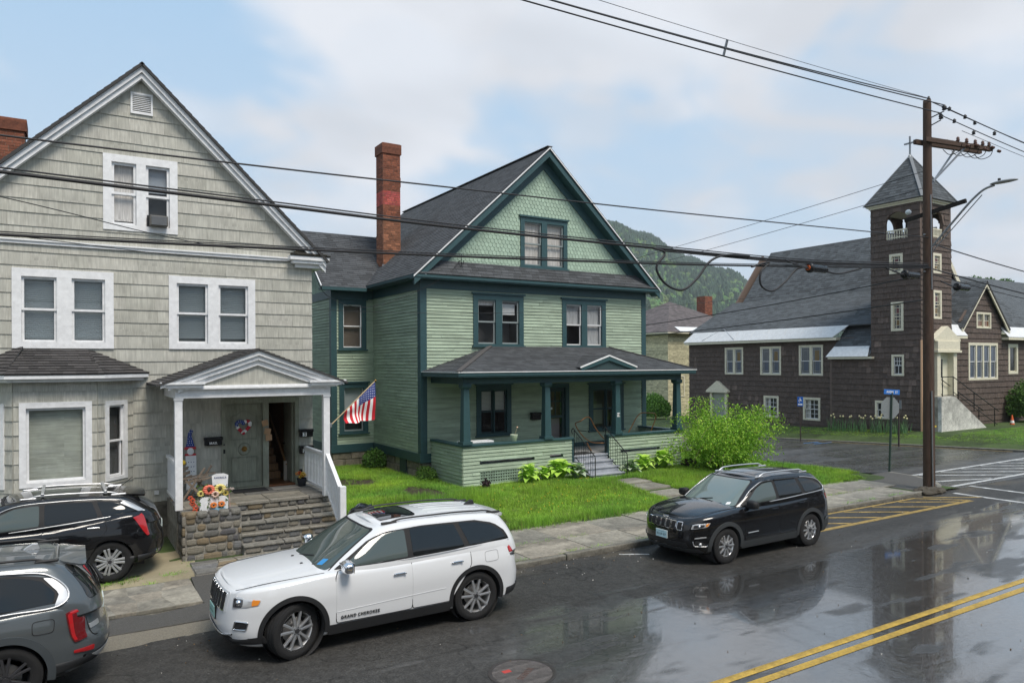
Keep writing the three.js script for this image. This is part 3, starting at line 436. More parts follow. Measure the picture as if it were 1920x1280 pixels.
  // ---- entrance: two doors in one frame
  obj('door_frame', [box(3.26, 1.0, zL - .12, 3.38, 3.18, zL + .05), box(4.24, 1.0, zL - .12, 4.38, 3.18, zL + .05), box(5.04, 1.0, zL - .12, 5.14, 3.18, zL + .05), box(3.26, 3.18, zL - .12, 5.14, 3.30, zL + .052), box(3.38, 1.0, zL - .12, 4.24, 1.10, zL + .03)], mt.sage, H);
  const D = obj('door', box(3.39, 1.11, zL - .10, 4.23, 3.17, zL - .05), mt.sage, H);
  const archP = (x0, y0, x1, y1, up, sg = 1) => { const p = [[x0, y0], [x1, y0]]; const ns = 10, a = []; for (let i = 0; i <= ns; i++) { const t = i / ns, x = lerp(x1, x0, t), k = Math.sin(clamp((t - .18) / .64) * PI); a.push([x, y1 + up * sg * Math.pow(k, .8)]); } return [...p, ...a]; };
  const ring = (p, w, z0, z1) => { const c = p.reduce((s, q) => [s[0] + q[0] / p.length, s[1] + q[1] / p.length], [0, 0]); const inn = p.map(q => [c[0] + (q[0] - c[0]) * (1 - w), c[1] + (q[1] - c[1]) * (1 - w * .6)]); return extr(p, z1 - z0, 0, [inn.slice().reverse()]).translate(0, 0, z0); };
  obj('upper_panel', ring(archP(3.5, 2.28, 4.12, 2.88, .12), .1, zL - .05, zL - .028), mt.sageD, D); const lowP = [...archP(3.5, 1.25, 4.12, 1.88, .0)]; obj('lower_panel', ring(rect(3.5, 1.25, 4.12, 1.86), .08, zL - .05, zL - .028), mt.sageD, D); obj('panel_moulding', [new THREE.TorusGeometry(.14, .018, 6, 24).translate(3.81, 2.05, zL - .045)], mt.sageD, D);
  obj('knob', [new THREE.SphereGeometry(.035, 14, 10).translate(3.81, 2.05, zL), new THREE.CylinderGeometry(.06, .07, .025, 20).rotateX(PI / 2).translate(3.81, 2.05, zL - .04)], mt.brass, D); obj('lock', [box(3.3, 1.98, zL + .05, 3.34, 2.08, zL + .07), cyl(.018, .018, .03, 3.32, 2.18, zL + .06)], mt.iron, D);
  // hallway behind the open door
  const hallM = mat([.30, .27, .21], .8), hall = obj('hallway', [box(4.3, 1.0, -22.6, 4.36, 3.5, zL - .13), box(5.2, 1.0, -22.6, 5.26, 3.5, zL - .13), box(4.36, 3.4, -22.6, 5.2, 3.5, zL - .13), box(4.36, 1.0, -22.66, 5.2, 3.5, -22.6)], mat([.48, .29, .16], .8, 'wood', 1), H);
  obj('floor', box(4.36, .95, -22.6, 5.2, 1.10, zL - .12), mt.woodIn, hall); obj('threshold', rbox(4.38, 1.0, zL - .12, 5.04, 1.115, zL + .06, .01), mat([.24, .10, .04], .5, 'wood', 2), hall);
  for (let i = 0; i < 9; i++) obj('stair', box(4.37, 1.1, -19.9 - i * .25, 4.95, 1.28 + i * .18, -20.15 - i * .25), mat([.5, .29, .14], .5, 'wood', 1.5), hall); obj('handrail', bar([4.98, 1.5, -19.4], [4.98, 3.1, -21.9], .05, .06), mat([.32, .17, .07], .4), hall); obj('newel', box(4.92, 1.1, -19.5, 5.02, 1.6, -19.4), mat([.5, .45, .38], .6), hall); obj('curtain', box(5.1, 1.35, -19.9, 5.14, 3.3, -19.3), mt.curtain, hall);
  const od = obj('door', box(4.995, 1.12, zL - .92, 5.035, 3.16, zL - .12), mt.sage, H); obj('knob', new THREE.SphereGeometry(.03, 10, 8).translate(4.97, 2.05, zL - .84), mt.iron, od);
  // ---- porch roof with pediment
  const zp = -16.62, px0 = 1.70, px1 = 5.62, pa = 3.68, pe = 3.72, pt = 4.42, ps = (pt - pe) / (pa - px0);
  const porch = obj('porch_beam', [box(2.0, 3.43, -16.98, 5.34, 3.62, -16.80), box(2.0, 3.43, zL + .03, 2.14, 3.62, -16.98), box(5.2, 3.43, zL + .03, 5.34, 3.62, -16.98), box(1.92, 3.62, zL + .03, 5.42, 3.66, -16.7)], mt.white, H);
  obj('ceiling', box(2.14, 3.56, zL + .03, 5.2, 3.6, -16.98), mt.white, porch);
  for (const s of [1, -1]) { const ex = s > 0 ? px1 : px0, hw = Math.abs(ex - pa), quad = (top, h, z0, z1, o = 0) => { const e = hw - o, pts = s > 0 ? [[pa, top - h], [pa + e, top - ps * e - h], [pa + e, top - ps * e], [pa, top]] : [[pa - e, top - ps * e - h], [pa, top - h], [pa, top], [pa - e, top - ps * e]]; return extr(pts, z1 - z0).translate(0, 0, z0); }; obj('raking_cornice', [quad(pt + .03, .10, zp - .04, zp, 0), quad(pt - .07, .10, zp - .10, zp - .05, .15), quad(pt - .17, .12, zp - .16, zp - .11, .35)], mt.white, porch); }
  obj('cornice_return', [box(1.78, 3.66, zp - .16, 2.5, 3.73, zp - .02), box(1.70, 3.73, zp - .16, 2.56, 3.78, zp + .03), box(4.86, 3.66, zp - .16, 5.56, 3.73, zp - .02), box(4.8, 3.73, zp - .16, 5.66, 3.78, zp + .03), box(2.5, 3.64, zp - .2, 4.86, 3.70, zp - .12)], mt.white, porch);
  obj('pediment_panel', extr([[2.2, 3.70], [5.2, 3.70], [pa, 4.28]], .03).translate(0, 0, zp - .2), mt.siding[1], porch);
  roofFace(porch, [[px0 - .08, pe + .0, zL + .03], [px0 - .08, pe + .0, zp + .04], [pa, pt + .07, zp + .04], [pa, pt + .07, zL + .03]], mt.roofB, { exp: .12, w: [.18, .28], t0: .018, th: .03, jig: .006 }); roofFace(porch, [[px1 + .08, pe, zp + .04], [px1 + .08, pe, zL + .03], [pa, pt + .07, zL + .03], [pa, pt + .07, zp + .04]], mt.roofB, { exp: .12, w: [.18, .28], t0: .018, th: .03, jig: .006 });
  for (const x of [2.07, 5.26]) obj('porch_post', [rbox(x - .075, 1.05, -16.97, x + .075, 3.43, -16.82, .008), rbox(x - .09, 3.38, -16.985, x + .09, 3.43, -16.805, .005)], mt.white, H);
  // ---- stone steps and the planter wall
  const st = obj('stone_steps', [box(2.05, 0, zL - .02, 5.42, 1.04, -17.02)], mt.mortarG, H), ny = [1.07, .88, .69, .5, .31], nz = [-16.95, -16.73, -16.50, -16.27, -16.04];
  for (let k = 0; k < 5; k++) { if (k) obj('step_core', box(3.24, -.05, nz[k - 1] - .05, 5.40, ny[k] - .05, nz[k] - .05), mt.mortarG, st); const zBack = k ? nz[k - 1] - .02 : zL + .03; let x = 3.22; if (k) while (x < 5.38) { const w = R(.5, .95), e = x + w > 5.1 ? 5.42 : x + w; obj('tread_stone', rbox(x + .006, ny[k] - .055, zBack, e - .006, ny[k] + R(-.006, .006), nz[k], .018), k % 2 ? mt.slateT : mt.stone[0], st); x = e; } x = 3.24; while (x < 5.36) { const w = R(.15, .40), e = x + w > 5.24 ? 5.4 : x + w; stoneAt(st, x + .012, ny[k] - .188, nz[k] - .14, e - .012, ny[k] - .05, nz[k] - .03, 'riser_stone'); x = e; } }
  { let x = 2.2; const lz = [[zL + .03, -17.9], [-17.9, -16.95]]; for (const [a, b] of lz) { x = 2.2; while (x < 5.3) { const w = R(.6, 1.1), e = x + w > 5.0 ? 5.42 : x + w; obj('landing_stone', rbox(x + .006, 1.0, a + .006, e - .006, 1.07 + R(-.004, .004), b - .006, .014), R(0, 1) < .5 ? mt.slateT : mt.stone[1], st); x = e; } } }
  const pl = obj('planter_wall', [box(2.12, -.05, -18.7, 2.36, 1.0, -16.3), box(2.362, -.05, -16.5, 2.998, .998, -16.302), box(3.0, -.05, -17.1, 3.23, 1.0, -16.3)], mt.mortarG, H);
  const packed = (f, W, Hh, sc) => { for (let y = .0; y < Hh - .04;) { const h = Math.min(R(.12, .27), Hh - y); let x = 0; while (x < W - .03) { const w = Math.min(R(.11, .38), W - x), sh = R(.86, .99); const cx = x + w / 2, cy = y + h / 2; const [X, Y, Z, dx, dz] = f(cx, cy); stoneAt(pl, X - dx * w / 2 * sh - (1 - dx) * .07, Y - h / 2 * sh, Z - dz * w / 2 * sh - (1 - dz) * .07, X + dx * w / 2 * sh + (1 - dx) * .03, Y + h / 2 * sh, Z + dz * w / 2 * sh + (1 - dz) * .03); x += w; } y += h; } };
  packed((u, v) => [2.13 + u, v, -16.30, 1, 0], 1.1, 1.02); packed((u, v) => [2.13, v, -18.66 + u, 0, 1], 2.36, 1.02);
  for (let i = 0; i < 5; i++) stoneAt(pl, 2.13 + i * .22, .94, -16.5, 2.33 + i * .22, 1.08, -16.24, 'coping_stone'); for (let i = 0; i < 9; i++) stoneAt(pl, 2.07, .95, -18.6 + i * .25, 2.38, 1.07, -18.38 + i * .25, 'coping_stone'); for (let i = 0; i < 3; i++) stoneAt(pl, 2.98, .95, -17.05 + i * .24, 3.24, 1.08, -16.82 + i * .24, 'coping_stone');
  obj('mulch', box(2.34, .7, -17.06, 3.02, .97, -16.48), mat([.17, .05, .025], 1, 'blotch', 4, { bump: .04, bs: 4 }), pl);
  // ---- white railings
  const rail = obj('porch_railing', [rbox(5.22, 1.98, zL + .05, 5.32, 2.05, -16.97, .01), box(5.24, 1.16, zL + .05, 5.30, 1.22, -16.97)], mt.white, H); for (let z = zL + .12; z < -17.0; z += .125) obj('baluster', box(5.25, 1.22, z, 5.29, 1.98, z + .055), mt.white, rail);
  const sr = obj('stair_railing', [bar([5.27, 2.02, -16.82], [5.27, 1.32, -15.85], .09, .06), bar([5.27, 1.18, -16.82], [5.27, .46, -15.85], .06, .06), rbox(5.21, .1, -15.86, 5.35, 1.42, -15.72, .012)], mt.white, H); for (let i = 0; i < 9; i++) { const t = (i + .5) / 9, z = lerp(-16.8, -15.87, t), y = lerp(1.18, .46, t); obj('baluster', box(5.245, y, z - .028, 5.295, y + .84, z + .028), mt.white, sr); }
  const lr = obj('porch_railing', [rbox(2.02, 1.98, zL + .05, 2.12, 2.05, -16.97, .01), box(2.04, 1.16, zL + .05, 2.10, 1.22, -16.97)], mt.white, H); for (let z = zL + .12; z < -17.0; z += .125) obj('baluster', box(2.05, 1.22, z, 2.09, 1.98, z + .055), mt.white, lr);
  // mailboxes on the wall
  const mb = (x, y, n, w = .36) => { const b = obj('mailbox', [rbox(x, y, zL + .03, x + w, y + .19, zL + .16, .015), rbox(x - .012, y + .12, zL + .04, x + w + .012, y + .205, zL + .185, .015)], mt.blackS, H); if (n.length < 2) { obj('number_plate', box(x + .07, y + .02, zL + .16, x + .17, y + .12, zL + .166), mt.white, b); obj('number', text(n, .08).translate(x + .12, y + .07, zL + .166), mt.black, b); } else obj('lettering', text(n, .055).translate(x + w / 2, y + .06, zL + .16), mt.white, b); return b; };
  mb(5.13, 2.28, '3', .34); mb(5.13, 1.86, '2', .34); mb(2.86, 2.2, 'MAIL', .4);
}
// ================================================================ the green clapboard house
{
  rnd = mulberry(21);
  const H = thing('green_house', 'green clapboard house with dark teal trim, fish scale gable and wide front porch', 'house');
  const zw = -22.15, x0 = 10.12, x1 = 20.0, RX = 15.07, zj = -26.5, xw = 8.49, M0 = FZ(0, 0, zw), ML = FX(x0, 0, 0), MW = FZ(0, 0, zj), MWL = FX(xw, 0, 0);
  const clap = (par, M, poly, holes) => sidingPart('clapboards', par, M, { poly, holes, exp: .112, w: [2.2, 4.5], gap: .005, t0: .024, t1: .0, vary: .15, dz: .004 }, mt.green);
  const W1 = [12.09, 4.76, 2.07, 1.80], W2 = [15.88, 4.74, 2.08, 1.80], WA = [14.05, 7.64, 2.08, 1.80], L1 = [12.2, 1.62, 1.42, 1.76], L2 = [17.12, 1.55, 1.72, 1.76], DR = [15.02, 1.02, 1.16, 2.36];
  wall(H, M0, rect(x0, .85, x1, 7.05), [W1, W2, L1, L2, DR].map(w => hole(...w)), mt.seafoam); 
  clap(H, M0, rect(x0 + .2, 1.1, x1 - .2, 6.66), [W1, W2, L1, L2, DR].map(w => outer(...w)));
  wall(H, ML, rect(-34.5, .85, zw - .141, 7.0), [], mt.seafoam); clap(H, ML, rect(zj, 1.1, zw - .2, 6.62), []);
  const ww1 = [8.74, 4.7, 1.08, 1.86], ww2 = [8.76, 1.55, 1.12, 1.88];
  wall(H, MW, rect(xw, .85, x0 + .0, 6.95), [hole(...ww1), hole(...ww2)], mt.seafoam); clap(H, MW, rect(xw + .18, 1.1, x0 - .005, 6.6), [outer(...ww1), outer(...ww2)]);
  wall(H, MWL, rect(-31.5, .85, zj - .141, 6.95), [], mt.seafoam); clap(H, MWL, rect(-31.4, 1.1, zj - .18, 6.6), []);
  obj('side_wall', [box(x1 - .14, .85, -34.5, x1 - .001, 7.0, zw - .141), box(x0, .85, -34.64, x1, 7.0, -34.501)], mt.seafoam, H);
  // trim
  const tr = [box(x0 - .03, 1.14, zw, x0 + .2, 6.66, zw + .035), box(x0 - .035, 1.14, zw - .2, x0, 6.66, zw + .033), box(x1 - .2, 1.14, zw, x1 + .03, 6.66, zw + .035), box(xw - .03, 1.14, zj, xw + .18, 6.6, zj + .035), box(xw - .035, 1.14, zj - .18, xw, 6.6, zj + .033)];
  tr.forEach(g => obj('corner_board', g, mt.teal, H));
  obj('water_table', [box(x0 - .07, .84, zw, x1 + .05, 1.14, zw + .06), box(x0 - .06, .84, zj, x0, 1.14, zw), box(xw - .06, .84, zj, x0, 1.14, zj + .06), box(xw - .06, .84, -31.5, xw, 1.14, zj)], mt.teal, H);
  obj('frieze', [box(x0 - .03, 6.66, zw, x1 + .03, 7.02, zw + .04), box(x0 - .04, 6.62, -34.5, x0, 7.0, zw + .038), box(xw - .03, 6.6, zj, x0 - .04, 6.92, zj + .04), box(xw - .04, 6.6, -31.5, xw, 6.92, zj + .038)], mt.teal, H);
  // stone foundation, block by block
  const fnd = obj('foundation', [box(x0 + .03, 0, zj, x0 + .3, .84, zw - .02), box(xw + .04, 0, zj - .3, x0 + .1, .84, zj - .03), box(x0 + .03, 0, zw - .3, x1 - .04, .84, zw - .04), box(x1 - .3, 0, -34, x1 - .05, .84, zw), box(x0 + .1, 0, -34, x0 + .3, .84, zj), box(xw + .05, 0, -31.5, xw + .3, .84, zj)], mt.mortarG, H);
  const blk = (f, L) => { for (let r = 0; r < 3; r++) { let u = r % 2 ? -.3 : 0; while (u < L) { const w = R(.5, .85), a = Math.max(0, u), b = Math.min(L, u + w); if (b - a > .12) { const g = f(a + .006, b - .006, .84 - (r + 1) * .27 + .008, .84 - r * .27 - .008); if (g) obj('stone_block', g, mt.found[Math.floor(R(0, 3))], fnd); } u += w; } } };
  blk((a, b, c, d) => { if (zj + b > -23.95 && zj + a < -23.4) return null; return rbox(x0 - .03 + R(-.02, .01), c, zj + a, x0 + .06, d, zj + b, .025, 1); }, 4.3); blk((a, b, c, d) => rbox(xw + a, c, zj - .05, xw + b, d, zj + .02 + R(-.01, .02), .025, 1), 1.6);
  obj('cellar_door', [box(x0 - .025, .1, -23.95, x0 + .05, .84, -23.4)], mt.tealD, H);
  // windows
  const G = { cm: mt.teal, sm: mt.sashG, head: 1, sill: 1, split: .5, proud: .05, fw: .05, depth: .7 };
  win(H, M0, ...W1, { ...G, n: 2, casing: .19, mull: .26, blind: k => k ? { y0: .68, y1: .93, x0: .15, x1: .1, m: mat([.55, .55, .53], .9), name: 'curtain' } : { f: .12, m: mt.curtain, name: 'shade' } });
  win(H, M0, ...W2, { ...G, n: 2, casing: .19, mull: .26, sm: mt.sash, blind: k => ({ f: k ? .98 : .52, m: mat([.55, .58, .60], .9, 'wood', 1), name: 'curtain' }) });
  win(H, M0, ...WA, { ...G, n: 2, casing: .17, mull: .24, blind: k => ({ f: .97, m: mat([.74, .72, .68], .9, 'wood', .6), name: 'curtain' }) });
  win(H, MW, ...ww1, { ...G, casing: .18, sm: mt.white, room: mat([.10, .075, .055], .9), fw: .04, blind: () => ({ f: 1, m: mat([.115, .09, .07], .9), name: 'curtain' }) }); win(H, MW, ...ww2, { ...G, casing: .18, blind: () => ({ f: .6, m: mat([.4, .43, .42], .9), name: 'shade' }) });
  win(H, M0, ...L1, { ...G, n: 2, casing: .18, mull: .035, sm: mt.tealD, room: mat([.05, .035, .03], .9), blind: k => ({ slats: true, f: .5 }) });
  win(H, M0, ...L2, { ...G, n: 2, casing: .2, mull: .035, sm: mt.tealD, room: mat([.14, .14, .09], .9), blind: k => k ? null : { y0: .1, y1: .62, x1: .1, m: mat([.22, .25, .17], .9), name: 'shade' } });
  const dc = obj('door_casing', [box(DR[0], DR[1], zw - .1, DR[0] + .17, DR[1] + 2.2, zw + .05), box(DR[0] + .99, DR[1], zw - .1, DR[0] + 1.16, DR[1] + 2.2, zw + .05), box(DR[0], DR[1] + 2.2, zw - .1, DR[0] + 1.16, DR[1] + 2.36, zw + .052)], mt.teal, H);
  const dm = mat([.15, .085, .06], .4, 'wood', 1); const dr = obj('storm_door', [box(15.2, 1.06, zw - .08, 15.3, 3.2, zw - .03), box(15.9, 1.06, zw - .08, 16.0, 3.2, zw - .03), box(15.3, 1.06, zw - .08, 15.9, 1.3, zw - .031), box(15.3, 3.08, zw - .08, 15.9, 3.2, zw - .031), box(15.3, 2.1, zw - .08, 15.9, 2.2, zw - .031), box(15.58, 2.2, zw - .07, 15.62, 3.08, zw - .035), box(15.3, 2.7, zw - .07, 15.9, 2.74, zw - .036)], mt.tealD, dc); obj('pane', new THREE.PlaneGeometry(.6, 1.8).translate(15.6, 2.2, zw - .055), mt.glass, dr); obj('inner_door', box(15.2, 1.06, zw - .35, 16.0, 3.2, zw - .3), dm, dr); obj('curtain', box(15.32, 1.32, zw - .2, 15.88, 2.08, zw - .19), mat([.28, .24, .23], .9), dr); obj('card', box(15.36, 2.42, zw - .05, 15.46, 2.5, zw - .045), mt.white, dr);
  const mbx = obj('mailbox', [rbox(14.42, 2.08, zw + .03, 14.82, 2.3, zw + .17, .02), rbox(14.40, 2.26, zw + .03, 14.84, 2.36, zw + .19, .03)], mt.blackS, H);
  // gable with fish-scale shingles
  const gw = [[10.3, 7.05], [19.84, 7.05], [RX, 11.6]]; wall(H, M0, gw, [hole(...WA)], mt.seafoam);
  sidingPart('scale_shingles', H, M0, { poly: [[10.95, 7.58], [19.2, 7.54], [15.07, 11.42]], holes: [outer(...WA)], exp: .14, w: [.155, .155], reg: true, gap: .012, scallop: true, lap: .03, t0: .015, t1: .004, vary: .18, dz: .003 }, mt.scale);
  const sl = .918, top = 12.0, zr = zw + .42, hw = 5.36;
  const rk = (s, t, h, z0, z1, o) => { const e = RX + s * o, ey = t - sl * o, pts = s > 0 ? [[RX, t - h], [e, ey - h], [e, ey], [RX, t]] : [[e, ey - h], [RX, t - h], [RX, t], [e, ey]]; return extr(pts, z1 - z0).translate(0, 0, z0); };
  for (const s of [1, -1]) { obj('rake_board', [rk(s, top - .10, .26, zr - .05, zr, hw), rk(s, top - .30, .06, zw + .04, zr - .05, hw - .1), rk(s, top - .18, .56, zw + .03, zw + .055, hw - .75)], mt.teal, H); obj('drip_edge', rk(s, top - .02, .055, zr + .02, zr + .045, hw + .04), mt.white, H); }
  const ey = top - sl * hw;
  roofFace(H, [[RX - hw, ey, -35], [RX - hw, ey, zr + .04], [RX, top, zr + .04], [RX, top, -35]], mt.roofG, { th: .07 }); roofFace(H, [[RX + hw, ey, zr + .04], [RX + hw, ey, -35], [RX, top, -35], [RX, top, zr + .04]], mt.roofG, { th: .07, exp: .28, w: [.5, .9] });
  obj('ridge_cap', [bar([RX, top + .01, -35], [RX, top + .01, zr + .04], .22, .03)], mt.roofB, H);
  // skirt roof across the gable
  const ge = 7.10; obj('eave_gutter', [box(x0 - .42, 6.98, zr - .09, x1 + .42, 7.07, zr + .02), box(x0 - .42, 6.94, zw + .04, x1 + .42, 6.985, zr - .02), box(x0 - .42, 6.98, -34.6, x0 - .32, 7.07, zr - .09), box(x0 - .34, 6.94, -34.6, x0 - .04, 6.985, zw + .04), box(x1 + .04, 6.94, -34.6, x1 + .42, 7.06, zw + .04)], mt.teal, H);
  roofFace(H, [[x0 - .40, ge, zr + .03], [x1 + .40, ge, zr + .03], [x1 - .15, 7.60, zw + .06], [x0 + .15, 7.62, zw + .06]], mt.roofG, { th: .03 });
  // wing roof
  roofFace(H, [[xw - .5, 6.98, zj + .42], [x0 - .25, 6.98, zj + .42], [12.6, 9.50, -29.2], [xw - .5, 9.50, -29.2]], mt.roofG, { th: .07 }); roofFace(H, [[12.6, 7.0, -32], [xw - .5, 7.0, -32], [xw - .5, 9.5, -29.2], [12.6, 9.5, -29.2]], mt.roofG, { th: .07, exp: .3, w: [.6, .9] });
  obj('wing_eave', [box(xw - .5, 6.88, zj + .04, x0 - .42, 6.95, zj + .46), box(xw - .5, 6.86, zj + .38, x0 - .42, 6.98, zj + .47)], mt.teal, H); obj('wing_drip_edge', bar([xw - .52, 6.99, zj + .44], [xw - .52, 9.52, -29.2], .03, .05), mt.white, H);
  wall(H, MWL, [[-31.5, 6.95], [zj - .1, 6.95], [-29.2, 9.2]], [], mt.seafoam);
  // chimneys
  const chim = (xa, xb, za, zb, y0, y1, pink) => {
    const c = obj('chimney', box(xa, y0, za, xb, y1, zb), mt.mortar, H), A = { p: [], n: [], uv: [], c: [] };
    for (const [f, w] of [[FZ(xa, y0, zb), xb - xa], [FX(xa, y0, za), zb - za], [frame([xb, y0, zb], [0, 0, -1], [1, 0, 0]), zb - za], [frame([xb, y0, za], [-1, 0, 0], [0, 0, -1]), xb - xa]]) {
      const pcs = courses({ poly: rect(0, 0, w, y1 - y0), exp: .078, w: [.19, .22], gap: .01, lap: -.012, vary: .5 }); pcs.forEach(q => { const y = y0 + q.vb; if (pink && y > 10.35 && y < 10.95) q.rgb = [1.5, .9, 1.3].map(v => v * R(.85, 1.1)); else { const k = y > 9.9 ? R(.5, .95) : R(.75, 1.15), w2 = y > 9.9 ? 1 : 1.25; q.rgb = [k, k * .95 * w2, k * .9 * w2]; } });
      const g = arrGeo(pieceArrays(pcs, { t0: .012, t1: .012 }), f); const B = merge([g], true); g.userData = {}; A.list = [...(A.list || []), g];
    }
    const g = mergeGeometries(A.list), k = new THREE.Mesh(g, mt.brick); k.name = 'bricks'; shadows(k); stuff(k); c.add(k);
    obj('cap', rbox(xa - .05, y1 - .42, za - .05, xb + .05, y1 - .02, zb + .05, .012), mat([.26, .095, .055], .9, 'blotch', 3, { bump: .006, bs: 4 }), c); obj('flashing', [box(xa - .06, y0 + .55, zb + .02, xb + .06, y0 + .75, zb + .03)], mt.galv, c);
  };
  chim(10.70, 11.42, -27.6, -26.9, 7.3, 12.85, true); chim(11.25, 11.85, -28.6, -28.0, 7.6, 11.85, false);

  // ================= the porch
  const zp = -19.85, pl = 10.46, pr = 19.7, sL = 14.62, sR = 16.22, FP = FZ(0, 0, zp), FPL = FX(pl, 0, 0);
  const par = obj('porch_parapet', [box(pl + .001, .1, zw + .07, pl + .12, 1.56, zp - .121), box(pr - .12, .1, zw + .07, pr, 1.56, zp - .121)], mt.seafoam, H);
  const slots = [[11.05, .98, 13.1, 1.10], [13.72, 1.0, 14.25, 1.12], [16.75, .97, 18.6, 1.08]], lat = [[11.05, .38, 13.05, .74], [13.72, .40, 14.28, .68], [16.8, .38, 18.8, .68]];
  const cut = [...slots, ...lat]; wall(par, FZ(0, 0, zp - .001), rect(pl + .001, .1, sL, 1.56), cut.filter(c => c[2] < sL), mt.seafoam, .119, 'parapet_wall'); wall(par, FZ(0, 0, zp - .001), rect(sR, .1, pr, 1.56), cut.filter(c => c[0] > sR), mt.seafoam, .119, 'parapet_wall');
  clap(par, FP, rect(pl, .1, sL, 1.56), [...slots, ...lat]); clap(par, FP, rect(sR, .1, pr, 1.56), [...slots, ...lat]); clap(par, FPL, rect(zw + .07, .1, zp - .005, 1.56), []);
  for (const [a, b, c, d] of slots) { obj('drain_hood', [extr([[0, 0], [.09, 0], [0, d - b]], c - a).rotateY(PI / 2).scale(-1, 1, 1).rotateY(PI).translate(0, 0, 0)].map(() => bar([a, d, zp + .03], [c, d, zp + .03], .09, .02)), mt.seafoam, par); }
  for (const [a, b, c, d] of lat) { const g = []; for (let x = a; x < c; x += .09) g.push(box(x, b, zp + .003, x + .045, d, zp + .012)); for (let y = b; y < d; y += .09) g.push(box(a, y, zp + .012, c, y + .045, zp + .02)); obj('lattice', g, mt.seafoam, par); }
  obj('parapet_cap', [rbox(pl - .06, 1.56, zp - .18, sL + .06, 1.63, zp + .07, .01), rbox(sR - .06, 1.56, zp - .18, pr + .06, 1.63, zp + .07, .01), rbox(pl - .06, 1.56, zw + .07, pl + .18, 1.63, zp - .18, .01), rbox(pr - .18, 1.56, zw + .07, pr + .06, 1.63, zp - .18, .01), box(sL, .25, zp - .16, sL + .06, 1.56, zp + .03), box(sR - .06, .9, zp - .16, sR, 1.56, zp + .03)], mt.teal, par);
  const deckM = mat([.42, .43, .44], .5, 'grainH', .8), dk = obj('porch_deck', box(pl + .12, .9, zw + .06, pr - .12, .955, zp - .12), mat([.2, .21, .22], .7), H); for (let i = 0; i < 21; i++) obj('floor_board', box(pl + .12, .955, zw + .06 + i * .104, pr - .12, .985, zw + .16 + i * .104), deckM, dk);
  // wooden steps
  const stepM = mat([.47, .50, .55], .6, 'grainH', 1.2), sm2 = [stepM, stepM], stp = obj('wooden_steps', [box(sL + .07, .05, -19.8, sR - .07, .8, zp - .1)], mt.tealD, H);
  for (let k = 0; k < 4; k++) { const y = .985 - k * .175, z = zp + .02 + k * .30; if (k) { obj('tread', rbox(sL + .07, y - .045, z - .30, sR - .05, y, z + .03, .008), sm2[k % 2], stp); obj('riser', box(sL + .09, y - .175, z - .03, sR - .07, y - .045, z), sm2[(k + 1) % 2], stp); } else { obj('tread', rbox(sL + .07, y - .045, z - .2, sR - .07, y + .004, z + .03, .008), sm2[0], stp); obj('riser', box(sL + .09, y - .175, z - .03, sR - .07, y - .045, z), sm2[1], stp); } obj('step_side', [box(sL + .08, .05, z - .28, sL + .09, y - .05, z - .03), box(sR - .07, .05, z - .28, sR - .06, y - .05, z - .03)], mt.tealD, stp); }
  obj('door_mat', rbox(14.85, .986, -20.6, 15.75, 1.0, -20.0, .006), mat([.03, .032, .035], .95, 'speck', 3), stp).name = 'door_mat';
  for (const x of [sL + .12, sR - .12]) {
    const g0 = [1.86, zp - .05], g1 = [1.05, zp + 1.12], rl = obj('iron_railing', [tube([[x, 1.72, zp - .12], [x, 1.84, zp - .16], [x, 1.92, zp - .08], [x, 1.86, zp], [x, g1[0] + .03, g1[1]]], .017, 40, 6), rod([x, .15, g1[1]], [x, g1[0], g1[1]], .016), rod([x, .95, zp - .02], [x, 1.86, zp - .02], .016), bar([x, .98, zp], [x, .28, g1[1]], .02, .02)], mt.iron, H);
    for (let i = 1; i < 9; i++) { const t = i / 9, z = lerp(zp, g1[1], t), yt = lerp(1.86, g1[0], t), yb = lerp(.98, .28, t); obj('baluster', rod([x, yb, z], [x, yt, z], .007, 5), mt.iron, rl); if (i % 3 === 1) for (const f of [.3, .55, .8]) obj('scroll', new THREE.TorusGeometry(.035, .006, 5, 14, 5).rotateY(PI / 2).translate(x, lerp(yb, yt, f), z + .045), mt.iron, rl); }
  }
  // posts, beam, roof
  const ps = [10.58, 13.62, 16.62, 19.55]; ps.forEach((x, i) => { const c = (w0, w1, y0, y1) => { const g = new THREE.CylinderGeometry(w1 / Math.SQRT2, w0 / Math.SQRT2, y1 - y0, 4, 1).rotateY(PI / 4).toNonIndexed(); g.computeVertexNormals(); return g.translate(x, (y0 + y1) / 2, zp - .06); }; obj('porch_post', [c(.25, .19, 1.72, 3.36), c(.34, .34, 1.63, 1.72), c(.24, .30, 3.36, 3.42), c(.30, .30, 3.42, 3.5)], mt.teal, H); });
  const num = obj('house_number', box(16.56, 2.24, zp + .058, 16.68, 2.38, zp + .066), mt.white, H); obj('digits', text('19', .09).translate(16.62, 2.31, zp + .066), mt.black, num);
  const pb = obj('porch_beam', [box(pl, 3.5, zp - .16, pr, 3.72, zp + .02), box(pl, 3.5, zw + .04, pl + .16, 3.72, zp - .16), box(pr - .16, 3.5, zw + .04, pr, 3.72, zp - .16)], mt.teal, H); obj('ceiling', box(pl + .16, 3.62, zw + .04, pr - .16, 3.66, zp - .16), mat([.20, .27, .21], .7), pb);
